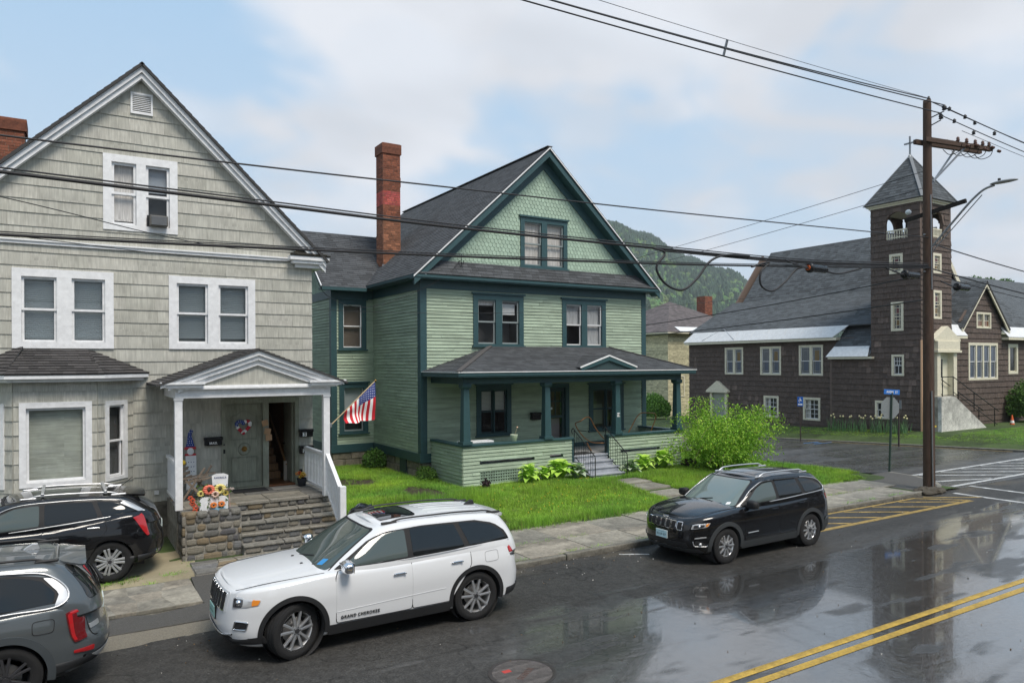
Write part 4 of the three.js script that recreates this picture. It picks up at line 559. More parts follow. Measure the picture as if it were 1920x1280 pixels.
  const ez = zp + .38, el = pl - .33, er = pr + .42, ry = 3.86, ty = 4.74; obj('porch_cornice', [box(el, 3.72, zw + .04, er, 3.76, ez - .02), box(el, 3.76, ez - .05, er, 3.855, ez), box(el, 3.76, zw + .04, el + .05, 3.855, ez - .05), box(er - .05, 3.76, zw + .04, er, 3.855, ez - .05)], mt.teal, pb); obj('drip_edge', [box(el - .02, 3.858, ez - .03, er + .02, 3.885, ez + .025), box(el - .025, 3.858, zw + .04, el + .03, 3.885, ez - .03), box(er - .03, 3.858, zw + .04, er + .025, 3.885, ez - .03)], mt.white, pb);
  const pa = { th: .03 }; roofFace(pb, [[el, ry + .03, ez], [er, ry + .03, ez], [18.1, ty, zw + .05], [12.75, ty, zw + .05]], mt.roofG, pa); roofFace(pb, [[el, ry + .03, zw + .05], [el, ry + .03, ez], [12.75, ty, zw + .05]], mt.roofG, pa); roofFace(pb, [[er, ry + .03, ez], [er, ry + .03, zw + .05], [18.1, ty, zw + .05]], mt.roofG, pa);
  for (const [e0, t0] of [[el, 12.75], [er, 18.1]]) obj('hip_cap', bar([e0, ry + .05, ez], [t0, ty + .02, zw + .05], .16, .025), mt.roofB, pb);
  const ga = 15.95, gh = 1.2, pg = obj('porch_gablet', [0, 1].map(k => { const s = k ? 1 : -1, pts = s > 0 ? [[ga, 4.22], [ga + gh, 3.87], [ga + gh, 3.98], [ga, 4.36]] : [[ga - gh, 3.87], [ga, 4.22], [ga, 4.36], [ga - gh, 3.98]]; return extr(pts, .08).translate(0, 0, ez - .06); }), mt.teal, pb); obj('gablet_panel', extr([[ga - gh, 3.87], [ga + gh, 3.87], [ga, 4.22]], .02).translate(0, 0, ez - .06), mt.tealD, pg); obj('drip_edge', [-1, 1].map(s => bar([ga, 4.39, ez + .02], [ga + s * (gh + .05), 3.99, ez + .02], .05, .03, V(0, 0, 1))), mt.white, pg);
  for (const s of [-1, 1]) roofFace(pg, s < 0 ? [[ga - gh - .03, 3.99, ez - 1.6], [ga - gh - .03, 3.99, ez + .03], [ga, 4.385, ez + .03], [ga, 4.385, ez - 1.6]] : [[ga + gh + .03, 3.99, ez + .03], [ga + gh + .03, 3.99, ez - 1.6], [ga, 4.385, ez - 1.6], [ga, 4.385, ez + .03]], mt.roofG, { th: .02 });
}
// ================================================================ the brown shingled church across the side street
{
  rnd = mulberry(31);
  const H = thing('church', 'dark brown shingled church with a square bell tower and cream trim', 'church');
  const Xa = 40.7, Xb = 40, zt = -22.08, zT2 = -24.95, xt = 43.15, zbk = -40.09, zj = -27.5, MA = FX(Xa, 0, 0), MB = FX(Xb, 0, 0), MT = FZ(0, 0, zt), zn = -22.6, MN = FZ(0, 0, zn);
  const sh = (M, poly, holes = [], par = H) => sidingPart('shingles', par, M, { poly, holes, exp: .34, w: [.14, .34], gap: .006, t0: .042, t1: .004, vary: .2, dz: .006, jig: .006 }, mt.brown);
  const aged = (M, poly, holes, par = H) => { const o = { poly, holes, exp: .34, w: [.14, .3], gap: .007, t0: .042, t1: .004, vary: .18, dz: .006, jig: .005 }, pcs = courses(o); pcs.forEach(q => { const cu = q.pts[0][0], cl = sstep(.5, .72, fbm(cu * .35 + 9, q.vb * 1.1 + 4, 3)); if (R(0, 1) < .34 * cl && q.vb < 6.5) { const f = R(.65, 1); q.rgb = [1.7 * f, 1.7 * f, 1.7 * f]; } }); const k = new THREE.Mesh(arrGeo(pieceArrays(pcs, o), M), mt.brown); k.name = 'shingles'; shadows(k); stuff(k); par.add(k); };
  const w3 = [[-36.55, 3.27, 1.66, 1.92], [-33.42, 3.26, 1.7, 1.93], [-30.34, 3.26, 1.76, 1.95]], b2 = [[-33.15, .4, 1.22, 1.46], [-30.05, .4, 1.26, 1.46]], dr = [-38.0, -.4, -36.2, 2.0];
  wall(H, MA, rect(zbk, -1.6, zj + 1, 5.6), [...w3, ...b2].map(w => hole(...w)), mt.brownWall); aged(MA, rect(zbk, -.9, zj + .2, 5.46), [...w3, ...b2].map(w => outer(...w)).concat([dr]));
  const tw = [[-23.72, 3.32, .72, 1.2], [-24.72, .85, .9, 1.04], [-23.74, 5.85, .72, 1.64], [-23.82, 9.08, .78, 1.12]];
  const ar = [-24.0, 11.0, -22.78, 12.55];
  wall(H, MB, rect(zj, -1.2, zt, 4.36), tw.slice(0, 2).map(w => hole(...w)), mt.brownWall); wall(H, MB, rect(zT2, 4.37, zt, 10.9), tw.slice(2).map(w => hole(...w)), mt.brownWall);
  aged(MB, rect(zj, -.6, zt - .002, 4.3), tw.map(w => outer(...w))); aged(MB, rect(zT2, 4.3, zt - .002, 10.95), tw.map(w => outer(...w)));
  obj('jog_wall', box(Xb, -1.2, zj - .14, Xa + .1, 4.36, zj - .001), mt.brownWall, H);
  // tower south face, back faces and belfry
  const ts = [[41.2, 9.05, .86, 1.12], [41.22, 6.5, .84, 1.6]];
  wall(H, MT, rect(Xb + .141, -.3, xt, 10.9), [hole(...ts[0]), hole(...ts[1]), [41.3, 2.25, 42.7, 4.6]], mt.brownWall); sh(MT, rect(Xb - .03, -.2, xt, 10.95), [outer(...ts[0]), outer(...ts[1]), [40.95, 2.2, 43.1, 5.3]]);
  obj('tower_back', [box(xt - .14, -.3, zT2, xt, 10.9, zt - .141), box(Xb + .141, 4.4, zT2, xt - .14, 10.9, zT2 + .14)], mt.brownWall, H);
  const bel = obj('belfry_floor', box(Xb + .01, 10.72, zT2 + .01, xt - .01, 10.88, zt - .01), mat([.35, .33, .25], .8), H);
  const archWall = (M, a, b, aL, aR) => { const c = (aL + aR) / 2, r = (aR - aL) / 2, p = []; for (let i = 0; i <= 14; i++) { const t = PI * i / 14; p.push([c + r * Math.cos(t), 11.95 + .62 * Math.sin(t)]); } const hol = [[aL, 11.02], ...p.slice().reverse(), [aR, 11.02]]; const g = extr([[a, 10.9], [b, 10.9], [b, 13.05], [a, 13.05]], .16, 0, [hol]).translate(0, 0, -.16).applyMatrix4(M); obj('belfry_wall', g, mt.brownWall, bel);
    const o = { poly: rect(a, 10.93, b, 13.0), exp: .34, w: [.14, .3], gap: .007, t0: .042, t1: .004, vary: .18, dz: .006, v0: 10.78 }, out = []; for (const q of courses({ ...o, holes: [[aL, 11.02, aR, 11.95]] })) { const cu = q.pts.reduce((s, p) => s + p[0], 0) / q.pts.length, cv = q.pts.reduce((s, p) => s + p[1], 0) / q.pts.length; if (cv > 11.9 && ((cu - c) / (r + .1)) ** 2 + ((cv - 11.95) / .72) ** 2 < 1) continue; out.push(q); } const k = new THREE.Mesh(arrGeo(pieceArrays(out, o), M), mt.brown); k.name = 'shingles'; shadows(k); stuff(k); bel.add(k); };
  archWall(MB, zT2, zt, -24.06, -22.78); archWall(MT, Xb + .162, xt - .162, 41.05, 42.3); archWall(FX(xt, 0, 0).multiply(new THREE.Matrix4().makeTranslation(0, 0, -.162)), zT2 + .162, zt - .162, -24.06, -22.78); archWall(FZ(0, 0, zT2 + .16), Xb + .162, xt - .162, 41.05, 42.3);
  for (const [M, a, b] of [[MB, -24.04, -22.8], [MT, 41.07, 42.28]]) { const rl = obj('belfry_railing', [box(a, 11.5, -.1, b, 11.57, -.03), box(a, 11.1, -.1, b, 11.15, -.03)].map(g => g.applyMatrix4(M)), mt.cream, bel); const n = 9; for (let i = 0; i < n; i++) { const u = lerp(a + .04, b - .04, i / (n - 1)); obj('baluster', box(u - .025, 11.05, -.09, u + .025, 11.5, -.04).applyMatrix4(M), mt.cream, rl); } }
  obj('belfry_lining', [box(Xb + .17, 12.65, zT2 + .17, xt - .17, 12.7, zt - .17)], mt.cream, bel);
  obj('tower_cornice', [box(Xb - .18, 13.02, zT2 - .18, xt + .18, 13.12, zt + .18), box(Xb - .08, 12.92, zT2 - .08, xt + .08, 13.02, zt + .08)], mt.cream, H);
  const ap = [(Xb + xt) / 2, 16.0, (zT2 + zt) / 2], e = .28, cs = [[Xb - e, 13.12, zT2 - e], [Xb - e, 13.12, zt + e], [xt + e, 13.12, zt + e], [xt + e, 13.12, zT2 - e]]; for (let i = 0; i < 4; i++) roofFace(H, [cs[i], cs[(i + 1) % 4], ap], mt.roofC, { name: 'tower_roof', exp: .2, w: [.25, .4], th: .04 });
  for (const c of cs) obj('hip_cap', bar(c, ap, .16, .05), mt.deck2, H);
  const cr = obj('cross', [rbox(ap[0] - .04, 15.9, ap[2] - .04, ap[0] + .04, 17.1, ap[2] + .04, .008), rbox(ap[0] - .04, 16.66, ap[2] - .33, ap[0] + .04, 16.75, ap[2] + .33, .008)], mt.galv, H); obj('base', new THREE.ConeGeometry(.16, .3, 8).translate(ap[0], 15.98, ap[2]), mt.metalW, cr);
  // tower, basement and nave windows
  const sg = [mat([.06, .055, .07], .12), mat([.16, .10, .03], .12), mat([.11, .12, .13], .12), mat([.08, .10, .14], .12), mat([.04, .04, .045], .1)], dkg = mat([.03, .03, .035], .08), Q = { cm: mt.cream, sm: mt.cream, fw: .04, depth: .3, proud: .05 };
  win(H, MB, ...tw[0], { ...Q, casing: .12, sm: mt.white, split: .5, muntin: [[2, 1], [3, 2]], stain: () => dkg }); win(H, MB, ...tw[1], { ...Q, casing: .12, sm: mt.white, split: .5, muntin: [[3, 1], [3, 1]], stain: () => dkg });
  for (const [M, w] of [[MB, tw[2]], [MB, tw[3]], [MT, ts[0]], [MT, ts[1]]]) win(H, M, ...w, { ...Q, casing: .14, split: .5, muntin: [[3, 3], [3, 3]], qx: [0, .22, .78, 1], qy: [[0, .25, .75, 1], [0, .25, .75, 1]], stain: (i, j, s) => i === 1 && j === 1 ? (s ? mat([.10, .02, .02], .1) : sg[1]) : sg[4] });
  for (const w of w3) win(H, MA, ...w, { ...Q, n: 2, casing: .13, mull: .18, sm: mt.white, split: .48, muntin: [[3, 2], [3, 2]], qx: [0, .2, .8, 1], qy: [[0, .2, 1], [0, .8, 1]], mm: mt.galv, stain: (i, j, s, k) => i === 1 && j === (s ? 0 : 1) ? (s ? (k ? sg[1] : sg[2]) : sg[3]) : sg[2] });
  for (const w of b2) win(H, MA, ...w, { ...Q, casing: .14, sm: mt.white, split: .5, muntin: [[3, 2], [3, 2]], blind: () => ({ y0: 0, y1: 1, x1: .65, m: mt.curtain, name: 'curtain' }) });
  // side door with a pediment
  const sd = obj('side_door_hood', [extr([[-38.1, 1.95], [-36.1, 1.95], [-36.1, 2.08], [-37.1, 2.78], [-38.1, 2.08]], .35).applyMatrix4(MA), box(-37.9, -.4, 0, -37.7, 1.95, .15).applyMatrix4(MA), box(-36.5, -.4, 0, -36.3, 1.95, .15).applyMatrix4(MA)], mt.cream, H); obj('door', box(-37.7, -.4, 0, -36.5, 1.95, .04).applyMatrix4(MA), mat([.3, .33, .28], .6), sd);
  // nave roof: steep above, flared below, white metal at the eave
  const zf = -26.0, rr = (x, y) => [x, y], pts = [[40.25, 5.62], [41.5, 6.5], [45.7, 8.85], [49.05, 13.0]];
  const face = (a, b, z0, z1, m, o) => roofFace(H, [[a[0], a[1], z0], [a[0], a[1], z1], [b[0], b[1], z1], [b[0], b[1], z0]], m, { exp: .19, w: [.28, .42], th: .06, ...o });
  obj('metal_eave', extr([[0, 0], [12.6, 0], [13.35, .9], [.55, .9]].map(p => p), .03).applyMatrix4(frame([40.25, 5.62, zbk - .15], [0, 0, 1], [-.80, .60, 0])), mt.metalW, H); obj('seams', Array.from({ length: 9 }, (_, i) => box(.8 + i * 1.35, 0.02, .03, .83 + i * 1.35, .88, .045).applyMatrix4(frame([40.25, 5.62, zbk - .15], [0, 0, 1], [-.80, .60, 0]))), mt.metalW, H);
  obj('snow_guard_hip', [[-38.4, -36.9], [-36.9, -35.4]].map(([a, b]) => bar([40.3, 5.72, a === -38.4 ? a : b], [40.95, 6.55, -36.9], .05, .05)), mt.galv, H);
  face([40.82, 6.36], pts[2], zbk - .15, zt - .4, mt.roofC); face(pts[2], pts[3], zbk + .9, zf, mt.roofC, { exp: .2 });
  const pm = p => [98.1 - p[0], p[1]]; roofFace(H, [[pm(pts[2])[0], pts[2][1], zf], [pm(pts[2])[0], pts[2][1], zbk], [49.05, 13.0, zbk + .9], [49.05, 13.0, zf]], mt.roofC, { exp: .4, w: [.8, 1.2] });
  obj('eave_trim', [box(Xa - .42, 5.46, zbk - .1, Xa + .02, 5.62, zj + .1)], mt.cream, H);
  wall(H, frame([0, 0, zbk], [-1, 0, 0], [0, 0, -1]), [[-57, -1.6], [-Xa, -1.6], [-Xa, 5.6], [-45.7, 8.7], [-49.05, 12.9], [-52.4, 8.7], [-57, 5.6]], [], mt.brownWall);
  // jog roof
  roofFace(H, [[39.82, 4.5, zj - .15], [39.82, 4.5, zT2 + .0], [42.2, 7.35, zT2], [42.2, 7.35, zj + .3]], mt.roofC, { exp: .19, w: [.28, .42] }); obj('metal_eave', extr([[0, 0], [2.72, 0], [2.55, .78], [.25, .78]], .03).applyMatrix4(frame([39.68, 4.42, zj - .2], [0, 0, 1], [-.79, .62, 0])), mt.metalW, H); obj('eave_trim', box(39.72, 4.3, zj - .1, Xb + .02, 4.42, zT2 + .2), mt.cream, H);
  // south front beside the tower
  const nw = [46.0, 2.98, 3.5, 2.26], nw2 = [50.85, 3.3, 1.25, 1.9], dw = [46.95, 6.12, 1.75, .98];
  wall(H, MN, [[xt, -.3], [54.5, -.3], [54.5, 5.55], [50.0, 5.55], [50.0, 6.5], [47.75, 8.8], [45.2, 6.5], [45.2, 5.55], [xt, 5.55]], [hole(...nw), hole(...nw2), hole(...dw)], mt.brownWall);
  sh(MN, rect(xt, -.2, 54.5, 5.45), [outer(...nw), outer(...nw2)]); sh(MN, [[45.2, 5.5], [50.0, 5.5], [50.0, 6.5], [47.75, 8.75], [45.2, 6.5]], [outer(...dw), outer(...nw)]);
  win(H, MN, ...nw, { ...Q, n: 4, casing: .16, mull: .13, sm: mt.white, split: .5, muntin: [[3, 2], [3, 2]], qx: [0, .2, .8, 1], qy: [[0, .85, 1], [0, .85, 1]], mm: mt.galv, stain: () => sg[3] }); win(H, MN, ...nw2, { ...Q, casing: .2, stain: null, muntin: [[1, 1]], sm: mt.cream, glass: dkg }); win(H, MN, ...dw, { ...Q, n: 2, casing: .12, mull: .12, muntin: [[3, 2]], stain: (i, j) => j ? sg[4] : mat([.13, .04, .02], .1) });
  const sr = (x0, x1) => { roofFace(H, [[x0, 6.15, zn + .0], [x1, 6.15, zn + .0], [x1, 9.7, -26.2], [x0, 9.7, -26.2]], mt.roofC, { exp: .19, w: [.28, .42] }); obj('metal_eave', extr(rect(x0, 0, x1, .85), .03).applyMatrix4(frame([0, 5.6, zn + .42], [1, 0, 0], [0, .62, .785])), mt.metalW, H); obj('eave_trim', box(x0, 5.45, zn + .02, x1, 5.6, zn + .42), mt.cream, H); };
  sr(xt + .01, 45.15); sr(50.05, 54.8); roofFace(H, [[45.2, 8.0, -24.2], [50.0, 8.0, -24.2], [50, 9.7, -26.2], [45.2, 9.7, -26.2]], mt.roofC, { exp: .25, w: [.4, .6] });
  for (const s of [-1, 1]) { const gx = 47.75, ex = gx + s * 2.85; roofFace(H, s < 0 ? [[ex, 6.1, -25.5], [ex, 6.1, zn + .3], [gx, 9.0, zn + .3], [gx, 9.0, -25.5]] : [[ex, 6.1, zn + .3], [ex, 6.1, -25.5], [gx, 9.0, -25.5], [gx, 9.0, zn + .3]], mt.roofC, { exp: .19, w: [.28, .42] }); obj('gable_rake', extr(s > 0 ? [[gx, 8.68], [ex, 5.78], [ex, 6.05], [gx, 8.98]] : [[ex, 5.78], [gx, 8.68], [gx, 8.98], [ex, 6.05]], .07).translate(0, 0, zn + .2), mt.cream, H); }
  // nave gable seen over the front roof
  wall(H, FZ(0, 0, zf - .3), [[44, 6], [54, 6], [52.4, 8.7], [49.05, 12.8], [45.7, 8.7]], [], mt.brownWall); sh(FZ(0, 0, zf - .3), [[45.4, 8.3], [52.7, 8.3], [52.4, 8.7], [49.05, 12.7], [45.7, 8.7]]); obj('gable_rake', [extr([[49.05, 12.62], [52.6, 8.3], [52.85, 8.55], [49.05, 13.0]], .1).translate(0, 0, zf - .1), extr([[45.5, 8.3], [49.05, 12.62], [49.05, 13.0], [45.25, 8.55]], .1).translate(0, 0, zf - .1)], mt.cream, H);
  // portal on the tower's south face
  const po = obj('portal', [box(41.0, 2.22, zt, 41.35, 4.7, zt + .35), box(42.7, 2.22, zt, 43.05, 4.7, zt + .35), box(40.9, 4.7, zt, 43.2, 5.25, zt + .45), box(40.8, 4.62, zt, 43.3, 4.74, zt + .5), extr([[40.7, 5.25], [43.4, 5.25], [43.4, 5.36], [42.05, 6.1], [40.7, 5.36]], .38).translate(0, 0, zt)], mt.cream, H); obj('door', box(41.35, 2.22, zt - .1, 42.7, 4.6, zt + .02), mat([.72, .70, .56], .6), po); obj('door_pane', box(41.8, 3.2, zt + .02, 42.15, 4.25, zt + .026), dkg, po);
  obj('downspout', rod([Xb - .06, .3, zt + .06], [Xb - .06, 5.3, zt + .06], .06), mat([.5, .32, .2], .7), H);
}
// church steps with white cheek wall and iron rails
{
  const S = thing('church_steps', 'concrete steps with a white cheek wall rising to the church door', 'steps'), y0 = .1, n = 11, ztc = -21.0, zb2 = -22.05;
  obj('cheek_wall', extr([[40.02, -.3], [45.3, -.3], [45.2, .1], [41.55, 2.12], [41.3, 2.2], [40.02, 2.2]], .2).translate(0, 0, ztc - .2), mat([.84, .83, .77], .8, 'blotch', .5, { bump: .004, bs: 2 }), S);
  obj('landing', box(40.02, -.3, zb2, 42.0, 2.22, ztc - .21), mt.conc[1], S); for (let i = 0; i < n; i++) obj('tread', rbox(42.0 - .32 + i * .34 - .7 * 0, -.3, zb2, 42.0 + (i + 1) * .34 - .3, 2.22 - (i + 1) * .185, ztc - .201, .015), mt.conc[i % 4], S);
  obj('bottom_slab', box(45.4, -.3, -22.4, 50.5, .16, -20.2), mt.conc[2], S);
  for (const z of [ztc - .1, zb2 + .1]) { const r = obj('iron_railing', [rod([40.2, 3.28, z], [41.4, 3.28, z], .025), rod([41.4, 3.28, z], [46.4, 1.2, z], .025), rod([41.4, 2.45, z], [46.2, .45, z], .02)], mt.iron, S); for (const x of [40.3, 41.4, 43.6, 45.9]) { const yt = x <= 41.4 ? 3.28 : 3.28 - (x - 41.4) * .416; obj('post', rod([x, yt - 1.05, z], [x, yt, z], .025), mt.iron, r); } }
}
// yellow clapboard house beyond the church
{
  rnd = mulberry(41);
  const Y = thing('yellow_house', 'pale yellow clapboard house with low hipped roof behind the church', 'house'), X0 = 48, X1 = 60, Z0 = -62, Z1 = -50;
  obj('wall', box(X0 + .02, -2, Z0, X1, 7.0, Z1 - .02), mat([.5, .47, .32], .8), Y);
  sidingPart('clapboards', Y, FZ(0, 0, Z1 - .02), { poly: rect(X0, -1.2, X1, 6.9), holes: [], exp: .13, w: [3, 5], gap: .004, t0: .02, t1: .003, vary: .12 }, mt.creamV); sidingPart('clapboards', Y, FX(X0 + .02, 0, 0), { poly: rect(Z0, -1.2, Z1, 6.9), exp: .13, w: [3, 5], gap: .004, t0: .02, t1: .003, vary: .12 }, mt.creamV);
  const e = .6, t = [(X0 + X1) / 2, 10.5, (Z0 + Z1) / 2], c = [[X0 - e, 7, Z0 - e], [X0 - e, 7, Z1 + e], [X1 + e, 7, Z1 + e], [X1 + e, 7, Z0 - e]]; for (let i = 0; i < 4; i++) roofFace(Y, [c[i], c[(i + 1) % 4], t], mt.roofP, { exp: .22, w: [.3, .5] }); obj('eave', box(X0 - e, 6.85, Z0 - e, X1 + e, 6.95, Z1 + e), mt.cream, Y);
  obj('metal_strip', extr(rect(0, 0, 9, .9), .03).applyMatrix4(frame([49, 7.04, Z1 + e], [1, 0, 0], [0, .86, .5])), mt.metalW, Y);
  const ch = obj('chimney', box(58.2, 6.5, -56.2, 59.3, 11.2, -55.0), mt.mortar, Y); for (const [f, w] of [[FZ(58.2, 6.5, -55.0), 1.1], [FX(58.2, 6.5, -56.2), 1.2]]) { const k = new THREE.Mesh(arrGeo(pieceArrays(courses({ poly: rect(0, 0, w, 4.7), exp: .09, w: [.2, .25], gap: .012, lap: -.012, vary: .4 }), { t0: .012, t1: .012 }), f), mt.brick); k.name = 'bricks'; shadows(k); stuff(k); ch.add(k); }
  win(Y, FZ(0, 0, Z1 + .0), 49.0, .9, 1.1, 2.0, { cm: mt.cream, n: 1, casing: .12, split: .5, muntin: [[3, 2], [3, 2]], stain: () => mat([.05, .05, .05], .1), depth: .2 });
  win(Y, FX(X0, 0, 0), -56.5, .9, 1.9, 2.2, { cm: mat([.1, .08, .07], .7), n: 2, casing: .12, split: .5, muntin: [[3, 2], [1, 1]], depth: .2 });
}
// dark roofed building behind the church
{
  rnd = mulberry(43);
  const B = thing('grey_roofed_building', 'building with a large dark grey roof rising behind the church', 'building'); obj('wall', box(62, -1, -48, 92, 6.4, -30.6), mat([.33, .31, .27], .8, 'blotch', .4), B);
  roofFace(B, [[61.2, 7.0, -29.8], [93, 7.0, -29.8], [90, 12.6, -38], [64, 12.6, -38]], mt.roofC, { exp: .25, w: [.4, .6], vary: .25 }); roofFace(B, [[61.2, 7, -46], [61.2, 7, -29.8], [64, 12.6, -38]], mt.roofC, { exp: .3, w: [.5, .7], vary: .25 });
  obj('metal_eave', extr(rect(0, 0, 31, 1.0), .03).applyMatrix4(frame([61.5, 6.7, -29.5], [1, 0, 0], [0, .83, .56])), mt.metalW, B); obj('eave_trim', box(61.3, 6.35, -30.5, 92.6, 6.7, -29.7), mt.cream, B);
}
// ================================================================ vehicles: lofted shells, panels laid on their surface
function curve(p) { p = p.slice().sort((a, b) => a[0] - b[0]); const n = p.length, m = p.map((q, i) => i === 0 ? (p[1][1] - q[1]) / (p[1][0] - q[0]) : i === n - 1 ? (q[1] - p[i - 1][1]) / (q[0] - p[i - 1][0]) : (() => { const a = (q[1] - p[i - 1][1]) / (q[0] - p[i - 1][0]), b = (p[i + 1][1] - q[1]) / (p[i + 1][0] - q[0]); return a * b <= 0 ? 0 : 2 * a * b / (a + b); })()); return x => { if (x <= p[0][0]) return p[0][1]; if (x >= p[n - 1][0]) return p[n - 1][1]; let i = 0; while (x > p[i + 1][0]) i++; const h = p[i + 1][0] - p[i][0], t = (x - p[i][0]) / h, t2 = t * t, t3 = t2 * t; return (2 * t3 - 3 * t2 + 1) * p[i][1] + (t3 - 2 * t2 + t) * h * m[i] + (-2 * t3 + 3 * t2) * p[i + 1][1] + (t3 - t2) * h * m[i + 1]; }; }
const sp = (x, e) => Math.pow(Math.max(x, 0), e);
class Shell {
  constructor(s) { Object.assign(this, s); for (const k of ['hw', 'xf', 'xr', 'ys', 'yb', 'crown']) if (Array.isArray(this[k])) this[k] = curve(this[k]); this.r ??= .06; }
  inset(x, y) { const d = y - (this.ys(x) - this.r); return d <= 0 ? 0 : this.r * (1 - Math.sqrt(Math.max(0, 1 - (d / this.r) ** 2))); }
  plan(o, y) { const h = this.hw(y); if (o.t === 0) return [this.xcF + (this.xf(y) - this.xcF) * o.C, h * o.S]; if (o.t === 2) return [this.xcR + (this.xr(y) - this.xcR) * o.C, h * o.S]; return [lerp(this.xcF, this.xcR, o.k), h]; }
  q(th, n) { return { C: sp(Math.cos(th), 2 / n), S: sp(Math.sin(th), 2 / n) }; }
  z(x, y) { const h = this.hw(y), i = this.inset(x, y); if (x > this.xcF) { const k = clamp((x - this.xcF) / (this.xf(y) - this.xcF)); return h * sp(1 - Math.pow(k, this.nF), 1 / this.nF) - i; } if (x < this.xcR) { const k = clamp((x - this.xcR) / (this.xr(y) - this.xcR)); return h * sp(1 - Math.pow(k, this.nR), 1 / this.nR) - i; } return h - i; }
  front(z, y) { const k = clamp(Math.abs(z) / this.hw(y)); return this.xcF + (this.xf(y) - this.xcF) * sp(1 - Math.pow(k, this.nF), 1 / this.nF); }
  rear(z, y) { const k = clamp(Math.abs(z) / this.hw(y)); return this.xcR + (this.xr(y) - this.xcR) * sp(1 - Math.pow(k, this.nR), 1 / this.nR); }
  side(s, off = 0) { return (x, y) => V(x, y, s * (this.z(x, y) + off)); }
  fr(off = 0) { return (z, y) => V(this.front(z, y) + off, y, z); }
  re(off = 0) { return (z, y) => V(this.rear(z, y) - off, y, z); }
  fq(s, off = 0) { return (th, y) => { const o = this.q(th, this.nF); return V(this.xcF + (this.xf(y) - this.xcF) * o.C + off * Math.cos(th), y, s * (this.hw(y) * o.S + off * Math.sin(th))); }; }
  rq(s, off = 0) { return (th, y) => { const o = this.q(th, this.nR); return V(this.xcR + (this.xr(y) - this.xcR) * o.C - off * Math.cos(th), y, s * (this.hw(y) * o.S + off * Math.sin(th))); }; }
  top(x, z) { const e = this.z(x, this.ys(x) - .001), k = clamp(Math.abs(z) / e); return this.ys(x) + this.crown(x) * (1 - k * k); }
  geo() {
    const half = []; for (let i = 0; i <= 26; i++) half.push({ t: 0, th: i / 26 * PI / 2, ...this.q(i / 26 * PI / 2, this.nF) }); for (let i = 1; i < 44; i++) half.push({ t: 1, k: i / 44 }); for (let i = 24; i >= 0; i--) half.push({ t: 2, th: i / 24 * PI / 2, ...this.q(i / 24 * PI / 2, this.nR) });
    const cols = [...half.map(o => [o, 1]), ...half.slice(1, -1).reverse().map(o => [o, -1])], N = cols.length, J = this.J || 22, A = 6, K = 10, P = [], I = [];
    const rows = []; for (let k = 4; k > 0; k--) rows.push({ b: 1 - k / 4 }); for (let j = 0; j <= J; j++) rows.push({ v: j / J }); for (let a = 1; a <= A; a++) rows.push({ a: a / A * PI / 2 }); for (let k = 1; k <= K; k++) rows.push({ c: 1 - k / K });
    for (const rw of rows) for (const [o, s] of cols) {
      const xn = this.plan(o, this.yn)[0], yb = this.yb(xn), yt = this.ys(xn), r = this.r; let y, ins = 0, kz = 1;
      if (rw.b !== undefined) { y = yb; kz = rw.b; } else if (rw.v !== undefined) y = lerp(yb, yt - r, rw.v); else if (rw.a !== undefined) { y = yt - r + r * Math.sin(rw.a); ins = r * (1 - Math.cos(rw.a)); } else { y = yt; ins = r; kz = rw.c; }
      let [x, z] = this.plan(o, Math.min(y, yt)); if (ins) { let nx = 0, nz = 1; if (o.t !== 1) { nx = (o.t ? -1 : 1) * Math.cos(o.th); nz = Math.sin(o.th); } x -= nx * ins; z -= nz * ins; } z = Math.max(z, 0);
      if (rw.c !== undefined) y += this.crown(x) * (1 - kz * kz); P.push(x, y, s * z * kz);
    }
    for (let j = 0; j + 1 < rows.length; j++) for (let i = 0; i < N; i++) { const a = j * N + i, b = j * N + (i + 1) % N, c = a + N, d = b + N; I.push(a, c, b, b, c, d); }
    let g = new THREE.BufferGeometry(); g.setAttribute('position', new THREE.Float32BufferAttribute(P, 3)); g.setIndex(I); g = mergeVertices(g, 1e-4); g.computeVertexNormals(); g.setAttribute('uv', new THREE.Float32BufferAttribute(new Float32Array(g.attributes.position.count * 2), 2)); return g;
  }
}
function roundPoly(p, r, n = 4) { const cl = p.length > 3 && p[0][0] === p[p.length - 1][0] && p[0][1] === p[p.length - 1][1]; if (cl) { const q = roundPoly(p.slice(0, -1), r, n); return [...q, q[0]]; } const o = [], L = p.length; for (let i = 0; i < L; i++) { const a = p[(i + L - 1) % L], b = p[i], c = p[(i + 1) % L], d1 = Math.hypot(a[0] - b[0], a[1] - b[1]), d2 = Math.hypot(c[0] - b[0], c[1] - b[1]), k = Math.min(b[2] ?? r, d1 * .48, d2 * .48), s = [lerp(b[0], a[0], k / d1), lerp(b[1], a[1], k / d1)], e = [lerp(b[0], c[0], k / d2), lerp(b[1], c[1], k / d2)]; for (let j = 0; j <= n; j++) { const t = j / n; o.push([(1 - t) * (1 - t) * s[0] + 2 * t * (1 - t) * b[0] + t * t * e[0], (1 - t) * (1 - t) * s[1] + 2 * t * (1 - t) * b[1] + t * t * e[1]]); } } return o; }
function dom(poly) { const ys = poly.map(p => p[1]), y0 = Math.min(...ys), y1 = Math.max(...ys); return (u, v) => { const y = lerp(y0 + 1e-4, y1 - 1e-4, v); let a = 1e9, b = -1e9; for (let i = 0; i < poly.length; i++) { const p = poly[i], q = poly[(i + 1) % poly.length]; if ((p[1] - y) * (q[1] - y) <= 0 && p[1] !== q[1]) { const x = p[0] + (q[0] - p[0]) * (y - p[1]) / (q[1] - p[1]); a = Math.min(a, x); b = Math.max(b, x); } } return [lerp(a, b, u), y]; }; }
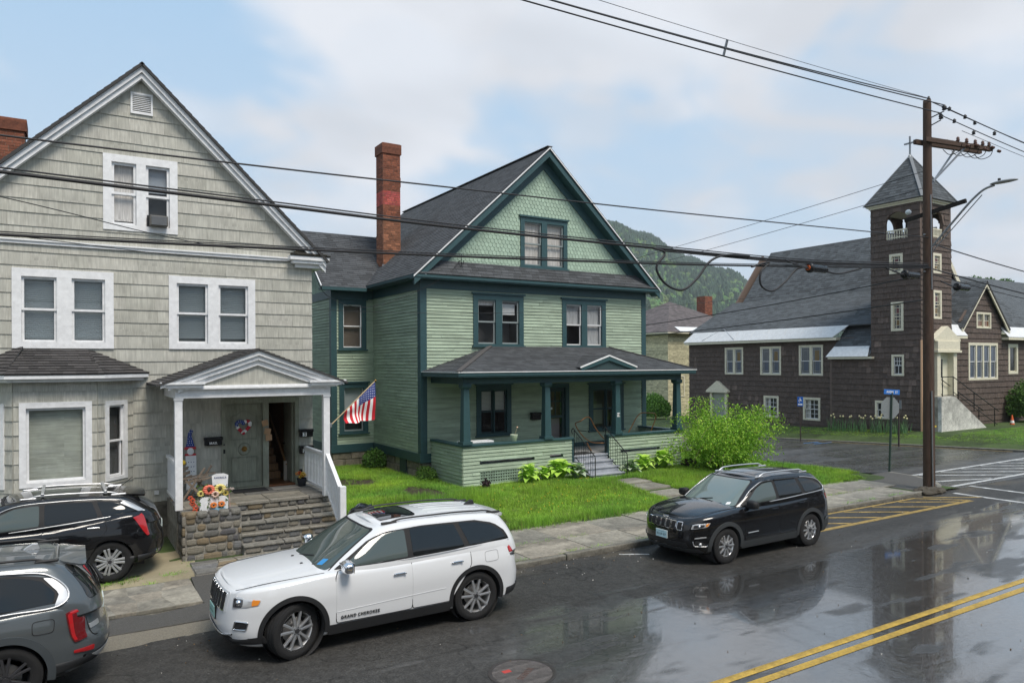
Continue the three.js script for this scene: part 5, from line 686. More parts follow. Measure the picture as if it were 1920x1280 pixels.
function patch(surf, D, nu = 14, nv = 12, depth = .02) { // a panel on a surface, with its edges turned in
  const P = [], I = []; for (let j = 0; j <= nv; j++) { const w = .5 - .5 * Math.cos(PI * j / nv); for (let i = 0; i <= nu; i++) { const d = D(i / nu, w), p = surf(d[0], d[1]); P.push(p.x, p.y, p.z); } }
  for (let j = 0; j < nv; j++) for (let i = 0; i < nu; i++) { const a = j * (nu + 1) + i, b = a + 1, c = a + nu + 1, d = c + 1; I.push(a, b, c, b, d, c); }
  let g = new THREE.BufferGeometry(); g.setAttribute('position', new THREE.Float32BufferAttribute(P, 3)); g.setIndex(I); g.computeVertexNormals();
  const mid = Math.floor(nv / 2) * (nu + 1) + Math.floor(nu / 2), n = V().fromBufferAttribute(g.attributes.normal, mid), c = V(P[mid * 3], 0, P[mid * 3 + 2]); if (n.dot(c) < 0) { const idx = g.index.array; for (let i = 0; i < idx.length; i += 3) { const t = idx[i]; idx[i] = idx[i + 1]; idx[i + 1] = t; } g.computeVertexNormals(); }
  const ed = []; for (let i = 0; i <= nu; i++) ed.push(i); for (let j = 1; j <= nv; j++) ed.push(j * (nu + 1) + nu); for (let i = nu - 1; i >= 0; i--) ed.push(nv * (nu + 1) + i); for (let j = nv - 1; j > 0; j--) ed.push(j * (nu + 1));
  const Q = [], QI = [], N = g.attributes.normal; ed.forEach((e, i) => { const a = V().fromBufferAttribute(g.attributes.position, e), m = V().fromBufferAttribute(N, e); Q.push(a.x, a.y, a.z, a.x - m.x * depth, a.y - m.y * depth, a.z - m.z * depth); const k = (i + 1) % ed.length; QI.push(2 * i, 2 * i + 1, 2 * k, 2 * k, 2 * i + 1, 2 * k + 1); });
  const s = new THREE.BufferGeometry(); s.setAttribute('position', new THREE.Float32BufferAttribute(Q, 3)); s.setIndex(QI); s.computeVertexNormals(); return merge([g, s]);
}
const poly = (surf, pts, r = .02, d = .015, nu, nv) => patch(surf, dom(roundPoly(pts, r)), nu, nv, d);
const ringP = (surf, cx, cy, r0, r1, a0, a1, d = .03) => patch(surf, (u, v) => { const a = lerp(a0, a1, u), r = lerp(r0, r1, v); return [cx + r * Math.cos(a), cy + r * Math.sin(a)]; }, 34, 4, d);
function line(surf, pts, w, seg = 60) { return tube(pts.map(p => { const q = surf(p[0], p[1]); return [q.x, q.y, q.z]; }), w, seg, 5); }
const paint = (rgb, metal = 0, rough = .28) => mat(rgb, rough, null, 1, { physical: true, clearcoat: 1, clearcoatRoughness: .03, metalness: metal, specularIntensity: metal ? .6 : .35 });
const cm = { brake: mat([.33, .32, .31], .45, null, 1, { metalness: .8 }), tyre: mat([.012, .012, .0125], .85, 'fine', 6, { bump: .003, bs: 10 }), alloy: mat([.64, .65, .66], .34, null, 1, { metalness: .85 }), alloyD: mat([.07, .07, .075], .35, null, 1, { metalness: .6 }), chrome: mat([.75, .76, .78], .08, null, 1, { metalness: 1 }), plastic: mat([.025, .026, .028], .55, 'speck', 4), seam: mat([.008, .008, .009], .7), glassD: mat([.010, .012, .013], .04, null, 1, { physical: true, specularIntensity: .2, clearcoat: 1, clearcoatRoughness: .02 }), glassF: mat([.075, .095, .092], .05, null, 1, { physical: true, specularIntensity: .2, clearcoat: 1, clearcoatRoughness: .02 }), shield: mat([.055, .075, .070], .04, null, 1, { physical: true, specularIntensity: .2, clearcoat: 1, clearcoatRoughness: .02 }), red: mat([.42, .012, .015], .12, null, 1, { physical: true, clearcoat: 1 }), redD: mat([.13, .006, .008], .12, null, 1, { physical: true, clearcoat: 1 }), lamp: mat([.55, .56, .57], .1, null, 1, { physical: true, clearcoat: 1, metalness: .35 }), lampD: mat([.06, .06, .065], .1, null, 1, { physical: true, clearcoat: 1, metalness: .3 }), amber: mat([.75, .25, .03], .2, null, 1, { physical: true, clearcoat: 1 }), well: mat([.03, .03, .031], .9), silver: mat([.58, .59, .60], .3, null, 1, { metalness: .6 }) };
function wheel(par, x, z, s, Rr, W, rim, style, steer = 0) {
  const g = new THREE.Group(); g.name = 'wheel'; g.position.set(x, Rr, z); g.rotation.y = steer + (s < 0 ? PI : 0); par.add(g);
  const w = W / 2, tr = [[rim - .012, -w * .8], [rim + .01, -w * .92], [rim + .05, -w], [Rr - .045, -w * .99], [Rr - .012, -w * .9], [Rr - .002, -w * .78]]; const gr = []; for (const c of [-.5, 0, .5]) gr.push([Rr, (c - .08) * w], [Rr - .011, (c - .06) * w], [Rr - .011, (c + .06) * w], [Rr, (c + .08) * w]); const prof = [...tr, ...gr, ...tr.slice().reverse().map(p => [p[0], -p[1]])];
  const ly = p => lathe(p, 56).rotateX(PI / 2); const ty = obj('tyre', ly(prof), cm.tyre, g); const lugs = []; for (let i = 0; i < 60; i++) for (const c of [-.84, .84]) { const a = i / 60 * PI * 2 + (c > 0 ? .05 : 0); lugs.push(new THREE.BoxGeometry(.010, .018, W * .13).translate(Rr - .012, 0, c * w * .93).rotateZ(a)); } obj('tread', lugs, cm.tyre, ty);
  const rimG = [ly([[rim + .004, w * .90], [rim + .008, w * .86], [rim - .012, w * .80], [rim - .03, w * .4], [rim - .035, -w * .7], [rim - .01, -w * .75]])];
  const hubZ = w * .62; rimG.push(new THREE.CylinderGeometry(.068, .075, .06, 20).rotateX(PI / 2).translate(0, 0, hubZ)); const sph = (pts, a, z, d = .03) => extr(pts, d, .006).translate(0, 0, z).rotateZ(a);
  obj('brake', [new THREE.CylinderGeometry(rim * .62, rim * .62, .02, 28).rotateX(PI / 2).translate(0, 0, 0)], cm.brake, g);
  const ro = rim - .004;
  if (style === 'y5') for (let k = 0; k < 5; k++) { const a = k / 5 * 2 * PI + .3; for (const t of [-1, 1]) rimG.push(sph([[.04, t * .012 - .012], [ro, t * .07 - .013], [ro, t * .07 + .013], [.04, t * .012 + .012]].map(p => p), a, hubZ - .005)); }
  else if (style === 's10') for (let k = 0; k < 10; k++) { const a = k / 10 * 2 * PI; rimG.push(sph([[.04, -.014], [ro * .6, -.013], [ro, -.010], [ro, .010], [ro * .6, .013], [.04, .014]], a, hubZ - .005)); }
  else if (style === 'd7') for (let k = 0; k < 7; k++) { const a = k / 7 * 2 * PI; for (const t of [-1, 1]) rimG.push(sph([[.05, t * .020 - .010], [ro, t * .034 - .017], [ro, t * .034 + .017], [.05, t * .020 + .010]], a, hubZ)); rimG.push(sph([[ro * .6, -.06], [ro * .72, -.07], [ro * .72, .07], [ro * .6, .06]].map(p => [p[0] * .5, p[1] * .7]), a, hubZ - .012)); }
  else for (let k = 0; k < 6; k++) { const a = k / 6 * 2 * PI; for (const t of [-1, 1]) rimG.push(sph([[.05, t * .02 - .012], [ro, t * .1 - .012], [ro, t * .1 + .012], [.05, t * .02 + .012]], a, hubZ)); }
  const rm = obj('rim', rimG, style === 'y6' ? cm.alloyD : cm.alloy, g); obj('hub_cap', new THREE.CylinderGeometry(.033, .036, .02, 18).rotateX(PI / 2).translate(0, 0, hubZ + .035), cm.alloyD, rm); const nuts = []; for (let k = 0; k < 5; k++) nuts.push(new THREE.CylinderGeometry(.009, .009, .02, 6).rotateX(PI / 2).translate(.052, 0, hubZ + .03).rotateZ(k / 5 * 2 * PI)); obj('wheel_nuts', nuts, cm.alloyD, rm);
  return g;
}
function plateTex(txt, bg, fg) { const c = document.createElement('canvas'); c.width = 256; c.height = 128; const x = c.getContext('2d'); x.fillStyle = bg; x.fillRect(0, 0, 256, 128); x.fillStyle = fg; x.font = 'bold 58px sans-serif'; x.textAlign = 'center'; x.textBaseline = 'middle'; x.fillText(txt, 128, 74); x.font = '18px sans-serif'; x.fillText('NEW HAMPSHIRE', 128, 22); const t = new THREE.CanvasTexture(c); t.colorSpace = THREE.SRGBColorSpace; return new THREE.MeshStandardMaterial({ map: t, roughness: .5 }); }
function carBase(name, label, s, pos, turn) {
  const C = thing(name, label, 'car', pos, turn), B = new Shell(s.body), K = new Shell(s.cabin), ax = s.axles, Ra = s.R + s.gap;
  const ev = new Evaluator(); ev.useGroups = false; ev.attributes = ['position', 'normal', 'uv'];
  let br = new Brush(B.geo(), s.paint); br.updateMatrixWorld();
  for (const x of ax) for (const sd of [-1, 1]) { const c = new Brush(new THREE.CylinderGeometry(Ra, Ra, .5, 56).rotateX(PI / 2).translate(x, s.R + (s.archUp || .01), sd * (s.W / 2 - .08)), s.paint); c.updateMatrixWorld(); br = ev.evaluate(br, c, SUBTRACTION); br.updateMatrixWorld(); }
  const body = new THREE.Mesh(br.geometry, s.paint); body.name = 'body'; shadows(body); C.add(body);
  for (const x of ax) for (const sd of [-1, 1]) obj('wheel_well', [new THREE.CylinderGeometry(Ra - .006, Ra - .006, .48, 40, 1, true).rotateX(PI / 2).translate(x, s.R + (s.archUp || .01), sd * (s.W / 2 - .30)), new THREE.CircleGeometry(Ra, 30).translate(x, s.R + .01, sd * (s.W / 2 - .33))], Object.assign(cm.well, { side: DS }), body);
  const cabin = new THREE.Mesh(K.geo(), s.paint); cabin.name = 'cabin'; shadows(cabin); C.add(cabin);
  ax.forEach((x, i) => { for (const sd of [-1, 1]) wheel(C, x, sd * (s.W / 2 - s.tyreW / 2 - .03), sd, s.R, s.tyreW, s.rim, s.style, i === 0 ? (s.steer || 0) : 0); });
  const arch = [], sill = [], sides = [-1, 1];
  for (const sd of sides) {
    for (const x of ax) { const y0 = .30, cy = s.R + (s.archUp || .01), aw = s.archW || .055, a0 = Math.asin(clamp((y0 - cy) / Ra, -1, 1)); arch.push(ringP(B.side(sd, .014), x, cy, Ra - .012, Ra + aw, a0, PI - a0, .05)); }
    sill.push(poly(B.side(sd, .010), [[ax[1] + Ra + .03, s.sill[0]], [ax[0] - Ra - .03, s.sill[0]], [ax[0] - Ra - .03, s.sill[1]], [ax[1] + Ra + .03, s.sill[1]]], .02, .03, 40, 6));
  }
  arch.forEach(g => obj('wheel_arch', g, s.archMat || cm.plastic, body)); sill.forEach(g => obj('sill', g, s.sillMat || cm.plastic, body));
  obj('underbody', box(ax[1] - .6, .2, -s.W / 2 + .3, ax[0] + .6, .34, s.W / 2 - .3), cm.well, body);
  for (const sd of sides) {
    for (const d of s.doors) { const m = obj('door', poly(B.side(sd, .005), d, .035, .012, 26, 16), s.paint, body); obj('door_seam', line(B.side(sd, .001), [...roundPoly(d, .035, 3), roundPoly(d, .035, 3)[0]], .0075, 120), cm.seam, m); }
    for (const [hx, hy] of s.handles) { const p = B.side(sd, .03)(hx, hy), h = obj('door_handle', [rbox(-.10, -.014, -.012, .10, .014, .012, .011).translate(p.x, p.y, p.z), rbox(-.10, -.012, -.03, -.075, .012, 0, .008).translate(p.x, p.y, p.z - sd * .005)], s.handleMat || s.paint, body); }
    obj('window_surround', poly(K.side(sd, .004), s.dlo, .03, .012, 40, 14), s.dloMat || cm.seam, cabin);
    s.glass.forEach((p, i) => obj('side_window', poly(K.side(sd, .008), p, .035, .006, 18, 12), i === 0 ? (s.glassF || cm.glassF) : cm.glassD, cabin));
    const mp = s.mirror; if (mp) { const m = obj('mirror', [(() => { const g = new THREE.SphereGeometry(1, 20, 14), p = g.attributes.position; for (let i = 0; i < p.count; i++) { let [x, y, z] = [p.getX(i), p.getY(i), p.getZ(i)]; const e = Math.pow(Math.abs(x) ** 4 + Math.abs(y) ** 4 + Math.abs(z) ** 4, -.25); x *= e; y *= e; z *= e; p.setXYZ(i, x > 0 ? x * .10 : x * .045, y * .088 * (1 - .15 * z * sd), z * .125); } g.computeVertexNormals(); return g.translate(mp[0], mp[1], sd * mp[2]); })(), bar([mp[0] + .02, mp[1] - .05, sd * (mp[2] - .2)], [mp[0], mp[1] - .05, sd * mp[2]], .06, .04)], s.mirrorMat || s.paint, body); obj('mirror_glass', box(mp[0] - .052, mp[1] - .07, sd * mp[2] - .1, mp[0] - .046, mp[1] + .07, sd * mp[2] + .1), cm.chrome, m); }
    if (s.rails) { const q = s.rails, pts = []; for (let i = 0; i <= 10; i++) { const t = i / 10, x = lerp(q.x0, q.x1, t), z = q.z, lift = q.h * Math.min(1, Math.sin(PI * clamp(t, .0, 1)) * 4 + .0); pts.push([x, K.top(x, z) + .006 + lift, sd * (z + .01 * Math.sin(PI * t))]); } obj('roof_rail', [tube(pts, q.r || .018, 50, 8), ...[.02, .98].map(t => { const x = lerp(q.x0, q.x1, t); return rbox(x - .13, 0, -.022, x + .13, .04, .022, .018).translate(0, K.top(x, q.z) - .008, sd * q.z); })], q.m || cm.plastic, cabin); }
  }
  const ws = s.shield, wp = [[-ws[0], ws[1]], [ws[0], ws[1]], [ws[2], ws[3]], [-ws[2], ws[3]]]; obj('windshield_frame', poly(K.fr(.003), wp.map(p => [p[0] * 1.03, p[1] + (p[1] > 1.3 ? .015 : -.03)]), .05, .01, 26, 12), cm.seam, cabin); const wsh = obj('windshield', poly(K.fr(.008), wp, .05, .006, 26, 12), s.shieldMat || cm.shield, cabin);
  for (const z of [-.38, .3]) { const a = K.fr(.018)(z, ws[1] + .02), b = K.fr(.02)(z - .42, ws[1] + .085); obj('wiper', [rod([a.x, a.y, a.z], [b.x, b.y, b.z], .010)], cm.seam, cabin); }
  if (s.rearGlass) { const r = s.rearGlass; obj('rear_window', poly(K.re(.006), [[-r[0], r[1]], [r[0], r[1]], [r[2], r[3]], [-r[2], r[3]]], .07, .008, 24, 12), cm.glassD, cabin); }
  if (s.hood) { const h = s.hood; for (const sd of sides) obj('hood_seam', tube(Array.from({ length: 14 }, (_, i) => { const x = lerp(h[0], h[1], i / 13), z = lerp(h[2], h[3], Math.pow(i / 13, .7)); return [x, B.top(x, z) + .001, sd * z]; }), .005, 40, 5), cm.seam, body); }
  return { C, B, K, body, cabin, sides };
}
const swoop = (a, b) => [a, b];
// ---------------------------------------------------------------- white SUV
{
  const s = {
    W: 1.94, R: .388, gap: .055, tyreW: .265, rim: .272, style: 'y5', steer: .36, axles: [1.4575, -1.4575], paint: paint([.66, .675, .69], 0, .35), archW: .055, sill: [.24, .385],
    body: { xcF: 1.25, xcR: -1.85, nF: 3.5, nR: 2.8, yn: .7, r: .055, J: 24, hw: [[.2, .90], [.34, .93], [.45, .945], [.62, .955], [.80, .965], [.93, .955], [1.06, .925], [1.2, .885]], xf: [[.22, 2.20], [.33, 2.33], [.5, 2.375], [.66, 2.36], [.80, 2.335], [.95, 2.30], [1.1, 2.24]], xr: [[.25, -2.34], [.42, -2.45], [.62, -2.47], [.78, -2.44], [1.0, -2.41], [1.25, -2.37]], ys: [[2.4, 1.0], [2.25, 1.025], [1.9, 1.06], [1.4, 1.09], [.95, 1.115], [0, 1.115], [-1.3, 1.15], [-2.1, 1.19], [-2.45, 1.19]], yb: [[2.4, .30], [2.0, .24], [1.2, .25], [-1.6, .27], [-2.1, .30], [-2.45, .36]], crown: [[2.4, .015], [2.1, .035], [1.4, .05], [.9, .045], [-2.4, .02]] },
    cabin: { xcF: -.45, xcR: -1.55, nF: 5, nR: 4.5, yn: 1.66, r: .085, hw: [[1.0, .92], [1.12, .912], [1.2, .895], [1.4, .815], [1.56, .745], [1.7, .69]], xf: [[1.0, 1.26], [1.12, 1.08], [1.3, .79], [1.5, .45], [1.62, .22], [1.7, .04]], xr: [[1.0, -2.42], [1.2, -2.36], [1.4, -2.26], [1.55, -2.14], [1.66, -2.04]], ys: [[.35, 1.60], [.05, 1.645], [-.5, 1.678], [-1.1, 1.675], [-1.7, 1.645], [-2.2, 1.595]], yb: [[-3, 1.0], [3, 1.0]], crown: [[.3, .035], [-.5, .052], [-2.2, .04]] },
    dlo: [[.86, 1.135], [-2.13, 1.215], [-2.06, 1.36], [-1.86, 1.50], [-1.5, 1.582], [-.6, 1.60], [.04, 1.575], [.30, 1.485]], glass: [[[.74, 1.16], [-.28, 1.18], [-.28, 1.575], [.05, 1.555], [.28, 1.47]], [[-.37, 1.182], [-1.27, 1.205], [-1.13, 1.572], [-.37, 1.583]], [[-1.37, 1.208], [-2.06, 1.235], [-2.0, 1.35], [-1.83, 1.475], [-1.53, 1.55], [-1.22, 1.57]]],
    doors: [[[.86, .40], [.86, 1.07], [.80, 1.13], [-.325, 1.13], [-.325, .40]], [[-.335, .40], [-.335, 1.13], [-1.36, 1.16], [-1.36, .93], [-.98, .40]]], handles: [[-.12, .97], [-1.1, 1.0]], handleMat: cm.chrome, mirror: [.70, 1.20, 1.03], mirrorMat: cm.chrome, rails: { x0: -.05, x1: -2.0, z: .60, h: .028, r: .014 }, shield: [.76, 1.13, .60, 1.605], rearGlass: [.66, 1.2, .58, 1.56], hood: [2.2, 1.0, .70, .83],
  };
  const { C, B, K, body, cabin, sides } = carBase('white_suv', 'white sport utility vehicle with chrome mirrors, parked with its front wheels turned', s, [4.2, 0, -11.22], PI);
  const front = B.fr(.006); for (const z of [-.25, .25]) obj('washer_nozzle', rbox(1.15, B.top(1.15, z), z - .02, 1.19, B.top(1.15, z) + .012, z + .02, .005), cm.seam, body);
  const gr = obj('grille', poly(B.fr(.004), [[-.56, .70], [.56, .70], [.58, .985], [-.58, .985]], .03, .01, 24, 6), s.paint, body);
  for (let i = 0; i < 7; i++) { const z = (i - 3) * .148; obj('grille_slot', poly(B.fr(.016), [[z - .064, .715], [z + .064, .715], [z + .068, .965], [z - .068, .965]], .028, .02, 6, 8), cm.chrome, gr); obj('grille_mesh', poly(B.fr(.019), [[z - .05, .732], [z + .05, .732], [z + .054, .948], [z - .054, .948]], .022, .008, 6, 8), cm.seam, gr); }
  for (const sd of sides) {
    const hl = obj('headlight', poly(B.fq(sd, .008), [[.56, .79], [1.10, .825], [1.14, .915], [.55, .935]], .025, .02, 16, 8), cm.lamp, body); obj('headlight_bezel', poly(B.fq(sd, .011), [[.58, .805], [.80, .815], [.80, .92], [.57, .925]], .02, .01, 10, 6), cm.lampD, hl); obj('projector', new THREE.SphereGeometry(.045, 14, 10).translate(...B.fq(sd, .0)(.70, .872).toArray()), cm.chrome, hl); obj('turn_signal', poly(B.fq(sd, .012), [[.98, .832], [1.09, .838], [1.125, .908], [.98, .912]], .015, .01, 8, 6), cm.amber, hl);
    const fg = obj('fog_lamp', poly(B.fq(sd, .006), [[.66, .52], [.92, .515], [.95, .60], [.70, .615]], .02, .02, 10, 6), cm.seam, body); obj('fog_trim', line(B.fq(sd, .01), roundPoly([[.66, .515], [.93, .51], [.96, .605], [.69, .62], [.66, .515]], .01, 2), .010, 40), cm.chrome, fg);
    const tl = obj('tail_light', poly(B.rq(sd, .010), [[.74, .985], [1.26, 1.0], [1.30, 1.12], [.70, 1.15]], .03, .02, 14, 8), cm.red, body); obj('tail_lens', poly(B.rq(sd, .013), [[.80, .93], [1.20, .95], [1.24, .995], [.80, .985]], .012, .02, 8, 4), cm.lampD, tl);
    obj('fuel_door', line(B.side(sd, .002), roundPoly([[-1.62, .92], [-1.86, .93], [-1.86, 1.09], [-1.62, 1.08], [-1.62, .92]], .04, 3), .004, 40), mat([.35, .36, .37], .6), body);
    obj('door_crease', line(B.side(sd, .004), [[-.9, .62], [-.2, .60], [.6, .57], [.85, .56]], .006, 30), s.paint, body);
  }
  const t = text('GRAND CHEROKEE', .044, .004); const p = B.side(-1, .012)(.50, .475); t.scale(1.12, 1, 1); t.rotateY(PI).translate(p.x, p.y, p.z); obj('badge_lettering', t, cm.seam, body);
  obj('front_bumper_lip', poly(B.fr(.008), [[-.72, .27], [.72, .27], [.66, .40], [-.66, .40]], .04, .03, 20, 6), cm.plastic, body); obj('bumper_chrome', line(B.fr(.02), [[-.70, .44], [-.5, .405], [0, .395], [.5, .405], [.70, .44]], .012), cm.chrome, body);
  for (const sd of sides) { obj('lower_corner', poly(B.fq(sd, .012), [[.5, .29], [1.25, .29], [1.2, .40], [.5, .36]], .02, .03, 14, 5), cm.plastic, body); obj('rear_lower', poly(B.rq(sd, .012), [[.2, .33], [1.4, .31], [1.4, .47], [.2, .50]], .02, .03, 14, 5), cm.plastic, body); }
  const pl = obj('licence_plate', rbox(2.38, .54, -.17, 2.395, .70, .17, .004), mat([.3, .5, .48], .5), body); obj('plate_frame', [box(2.37, .52, -.19, 2.385, .72, .19)], cm.seam, pl); const pf = new THREE.PlaneGeometry(.31, .14).rotateY(PI / 2).translate(2.397, .62, 0); obj('plate_print', pf, plateTex('GR8-241', '#9fd0c6', '#1d4238'), pl, true);
  const zs = K.top(-.15, 0); const sr = obj('sunroof', patch((x, z) => V(x, K.top(x, z) + .004, z), dom(roundPoly([[-.02, -.42], [-.02, .42], [-.62, .44], [-.62, -.44]], .06)), 12, 16, .01), cm.glassD, cabin); obj('antenna_fin', (() => { const g = extr([[0, 0], [-.19, 0], [-.17, .06], [-.12, .065], [-.05, .03]], .03, .008).translate(0, 0, -.015); return g.translate(-1.72, K.top(-1.75, 0), 0); })(), cm.plastic, cabin);
  obj('rear_spoiler', (() => { const P = []; return patch((x, z) => V(x, K.top(-1.92, z) + .008 - .095 * Math.pow(clamp((-x - 1.9) / .36), 1.3), z), dom(roundPoly([[-1.92, -.56], [-1.92, .56], [-2.22, .52], [-2.22, -.52]], .06)), 10, 20, .045); })(), s.paint, cabin);
  for (const z of [-.36, -.18, 0, .18, .36]) obj('roof_rib', tube(Array.from({ length: 8 }, (_, i) => { const x = lerp(-.85, -1.85, i / 7); return [x, K.top(x, z) - .004, z]; }), .010, 20, 5), s.paint, cabin);
  for (const sd of sides) obj('window_chrome', line(K.side(sd, .008), [[.84, 1.128], [-.3, 1.158], [-1.3, 1.185], [-2.12, 1.208]], .006), cm.silver, cabin); obj('sticker', poly(K.fr(.014), [[-.60, 1.17], [-.48, 1.165], [-.47, 1.24], [-.58, 1.245]], .005, .004, 4, 4), mat([.04, .25, .55], .5), cabin);
}
// ---------------------------------------------------------------- black SUV by the kerb
{
  const s = {
    W: 1.86, R: .362, gap: .055, tyreW: .225, rim: .225, style: 's10', axles: [1.3525, -1.3525], paint: paint([.007, .007, .008], 0, .22), archW: .075, archMat: mat([.045, .05, .053], .5, 'fine', 3), sillMat: mat([.04, .045, .048], .5, 'fine', 3), sill: [.25, .40],
    body: { xcF: 1.15, xcR: -1.7, nF: 3.1, nR: 2.8, yn: .7, r: .08, J: 24, hw: [[.2, .86], [.34, .89], [.45, .905], [.62, .915], [.82, .925], [.95, .915], [1.08, .88], [1.2, .85]], xf: [[.22, 2.12], [.35, 2.27], [.5, 2.30], [.68, 2.285], [.82, 2.26], [.93, 2.20], [1.05, 2.1]], xr: [[.25, -2.24], [.42, -2.33], [.62, -2.345], [.8, -2.30], [1.0, -2.27], [1.25, -2.22]], ys: [[2.32, .925], [2.2, .96], [1.9, 1.01], [1.4, 1.06], [.95, 1.09], [0, 1.10], [-1.3, 1.15], [-2.0, 1.19], [-2.3, 1.19]], yb: [[2.3, .30], [1.9, .23], [1.2, .25], [-1.6, .27], [-2.0, .30], [-2.33, .38]], crown: [[2.3, .02], [2.0, .06], [1.3, .085], [.9, .06], [-2.4, .02]] },
    cabin: { xcF: -.4, xcR: -1.45, nF: 5, nR: 4, yn: 1.62, r: .085, hw: [[1.0, .885], [1.12, .875], [1.2, .855], [1.4, .775], [1.56, .70], [1.7, .65]], xf: [[1.0, 1.22], [1.1, 1.06], [1.3, .74], [1.48, .42], [1.58, .22], [1.66, .03]], xr: [[1.0, -2.28], [1.2, -2.20], [1.4, -2.04], [1.55, -1.88], [1.64, -1.76]], ys: [[.35, 1.555], [.05, 1.60], [-.5, 1.632], [-1.1, 1.625], [-1.7, 1.58], [-2.0, 1.54]], yb: [[-3, 1.0], [3, 1.0]], crown: [[.3, .03], [-.5, .05], [-2.2, .04]] },
    dlo: [[.84, 1.11], [-1.90, 1.22], [-1.92, 1.32], [-1.72, 1.45], [-1.35, 1.53], [-.6, 1.555], [.04, 1.53], [.30, 1.44]], glass: [[[.70, 1.135], [-.24, 1.165], [-.24, 1.53], [.05, 1.51], [.28, 1.42]], [[-.33, 1.168], [-1.12, 1.195], [-1.02, 1.525], [-.33, 1.538]], [[-1.24, 1.20], [-1.84, 1.24], [-1.82, 1.32], [-1.64, 1.43], [-1.36, 1.50], [-1.13, 1.52]]],
    doors: [[[.80, .42], [.84, 1.06], [.78, 1.105], [-.285, 1.12], [-.285, .42]], [[-.295, .42], [-.295, 1.12], [-1.25, 1.155], [-1.25, .93], [-.90, .42]]], handles: [[-.1, .98], [-1.02, 1.02]], mirror: [.66, 1.15, .99], mirrorMat: cm.seam, rails: { x0: .0, x1: -1.55, z: .57, h: .055, r: .017, m: cm.silver }, shield: [.73, 1.11, .57, 1.56], shieldMat: mat([.14, .18, .17], .04, null, 1, { physical: true, clearcoat: 1, clearcoatRoughness: .02 }), rearGlass: [.6, 1.22, .5, 1.5], hood: [2.05, .98, .62, .80],
  };
  const { C, B, K, body, cabin, sides } = carBase('black_suv', 'black sport utility vehicle with silver roof rails parked beside the yellow hatching', s, [12.94, 0, -11.28], PI);
  for (let i = 0; i < 7; i++) { const z = (i - 3) * .145, y0 = .715, y1 = .90 - Math.abs(i - 3) * .004, sl = obj('grille_slot', poly(B.fr(.010), [[z - .062, y0], [z + .062, y0], [z + .064, y1], [z - .064, y1]], .014, .02, 6, 8), cm.chrome, body); obj('grille_mesh', poly(B.fr(.014), [[z - .050, y0 + .012], [z + .050, y0 + .012], [z + .052, y1 - .012], [z - .052, y1 - .012]], .010, .008, 6, 8), cm.seam, sl); }
  obj('badge_lettering', text('Jeep', .055, .01).rotateY(PI / 2).translate(B.front(0, .92) - .012, .925, 0), cm.chrome, body);
  for (const sd of sides) {
    const hl = obj('headlight', poly(B.fq(sd, .008), [[.62, .755], [1.06, .80], [1.12, .885], [.66, .86]], .02, .02, 16, 8), cm.lamp, body); obj('headlight_bezel', poly(B.fq(sd, .011), [[.68, .775], [.97, .80], [.97, .85], [.70, .845]], .015, .01, 12, 6), cm.lampD, hl); obj('projector', new THREE.SphereGeometry(.03, 12, 10).translate(...B.fq(sd, .004)(.84, .815).toArray()), cm.chrome, hl); obj('turn_signal', poly(B.fq(sd, .012), [[1.0, .81], [1.05, .815], [1.095, .877], [1.01, .87]], .01, .01, 6, 6), cm.amber, hl);
    const fg = obj('fog_lamp', poly(B.fq(sd, .008), [[.72, .42], [1.05, .415], [1.0, .49], [.78, .53]], .03, .02, 10, 6), cm.plastic, body); obj('fog_trim', line(B.fq(sd, .014), roundPoly([[.70, .52], [.74, .415], [1.06, .41], [1.08, .43]], .03, 3).slice(1), .010, 40), cm.silver, fg); obj('fog_lens', new THREE.SphereGeometry(.035, 12, 8).translate(...B.fq(sd, .0)(.90, .455).toArray()), cm.lamp, fg); obj('daytime_lamp', poly(B.fq(sd, .01), [[.74, .565], [1.05, .585], [1.05, .61], [.76, .595]], .008, .01, 8, 4), cm.lamp, fg);
    obj('tail_light', poly(B.rq(sd, .010), [[.80, .98], [1.20, 1.0], [1.28, 1.13], [.8, 1.12]], .03, .02, 12, 8), cm.red, body);
    obj('window_chrome', [line(K.side(sd, .010), [[.86, 1.098], [-.3, 1.145], [-1.2, 1.182], [-1.86, 1.208]], .011), line(K.side(sd, .010), [[-1.86, 1.208], [-1.945, 1.26], [-1.93, 1.33], [-1.74, 1.458], [-1.4, 1.53], [-1.2, 1.547]], .011), line(K.side(sd, .010), [[.86, 1.098], [.72, 1.2], [.48, 1.36], [.28, 1.46], [.08, 1.535], [-.2, 1.556]], .009)], cm.silver, cabin);
    obj('rain_visor', [line(K.side(sd, .02), [[.42, 1.38], [.26, 1.455], [.04, 1.535], [-.24, 1.545]], .018), line(K.side(sd, .02), [[-.33, 1.55], [-1.0, 1.54]], .018)], cm.seam, cabin);
    obj('side_badge', line(B.side(sd, .01), [[.74, .56], [.42, .565]], .012, 8), cm.silver, body); obj('rear_lower', poly(B.rq(sd, .012), [[.15, .38], [1.45, .34], [1.45, .60], [.15, .62]], .02, .03, 14, 6), s.sillMat, body);
  }
  obj('front_lip', poly(B.fr(.008), [[-.78, .27], [.78, .27], [.74, .35], [-.74, .35]], .03, .03, 24, 5), s.sillMat, body); obj('lower_intake', poly(B.fr(.006), [[-.62, .385], [.62, .385], [.56, .475], [-.56, .475]], .03, .02, 20, 5), cm.plastic, body);
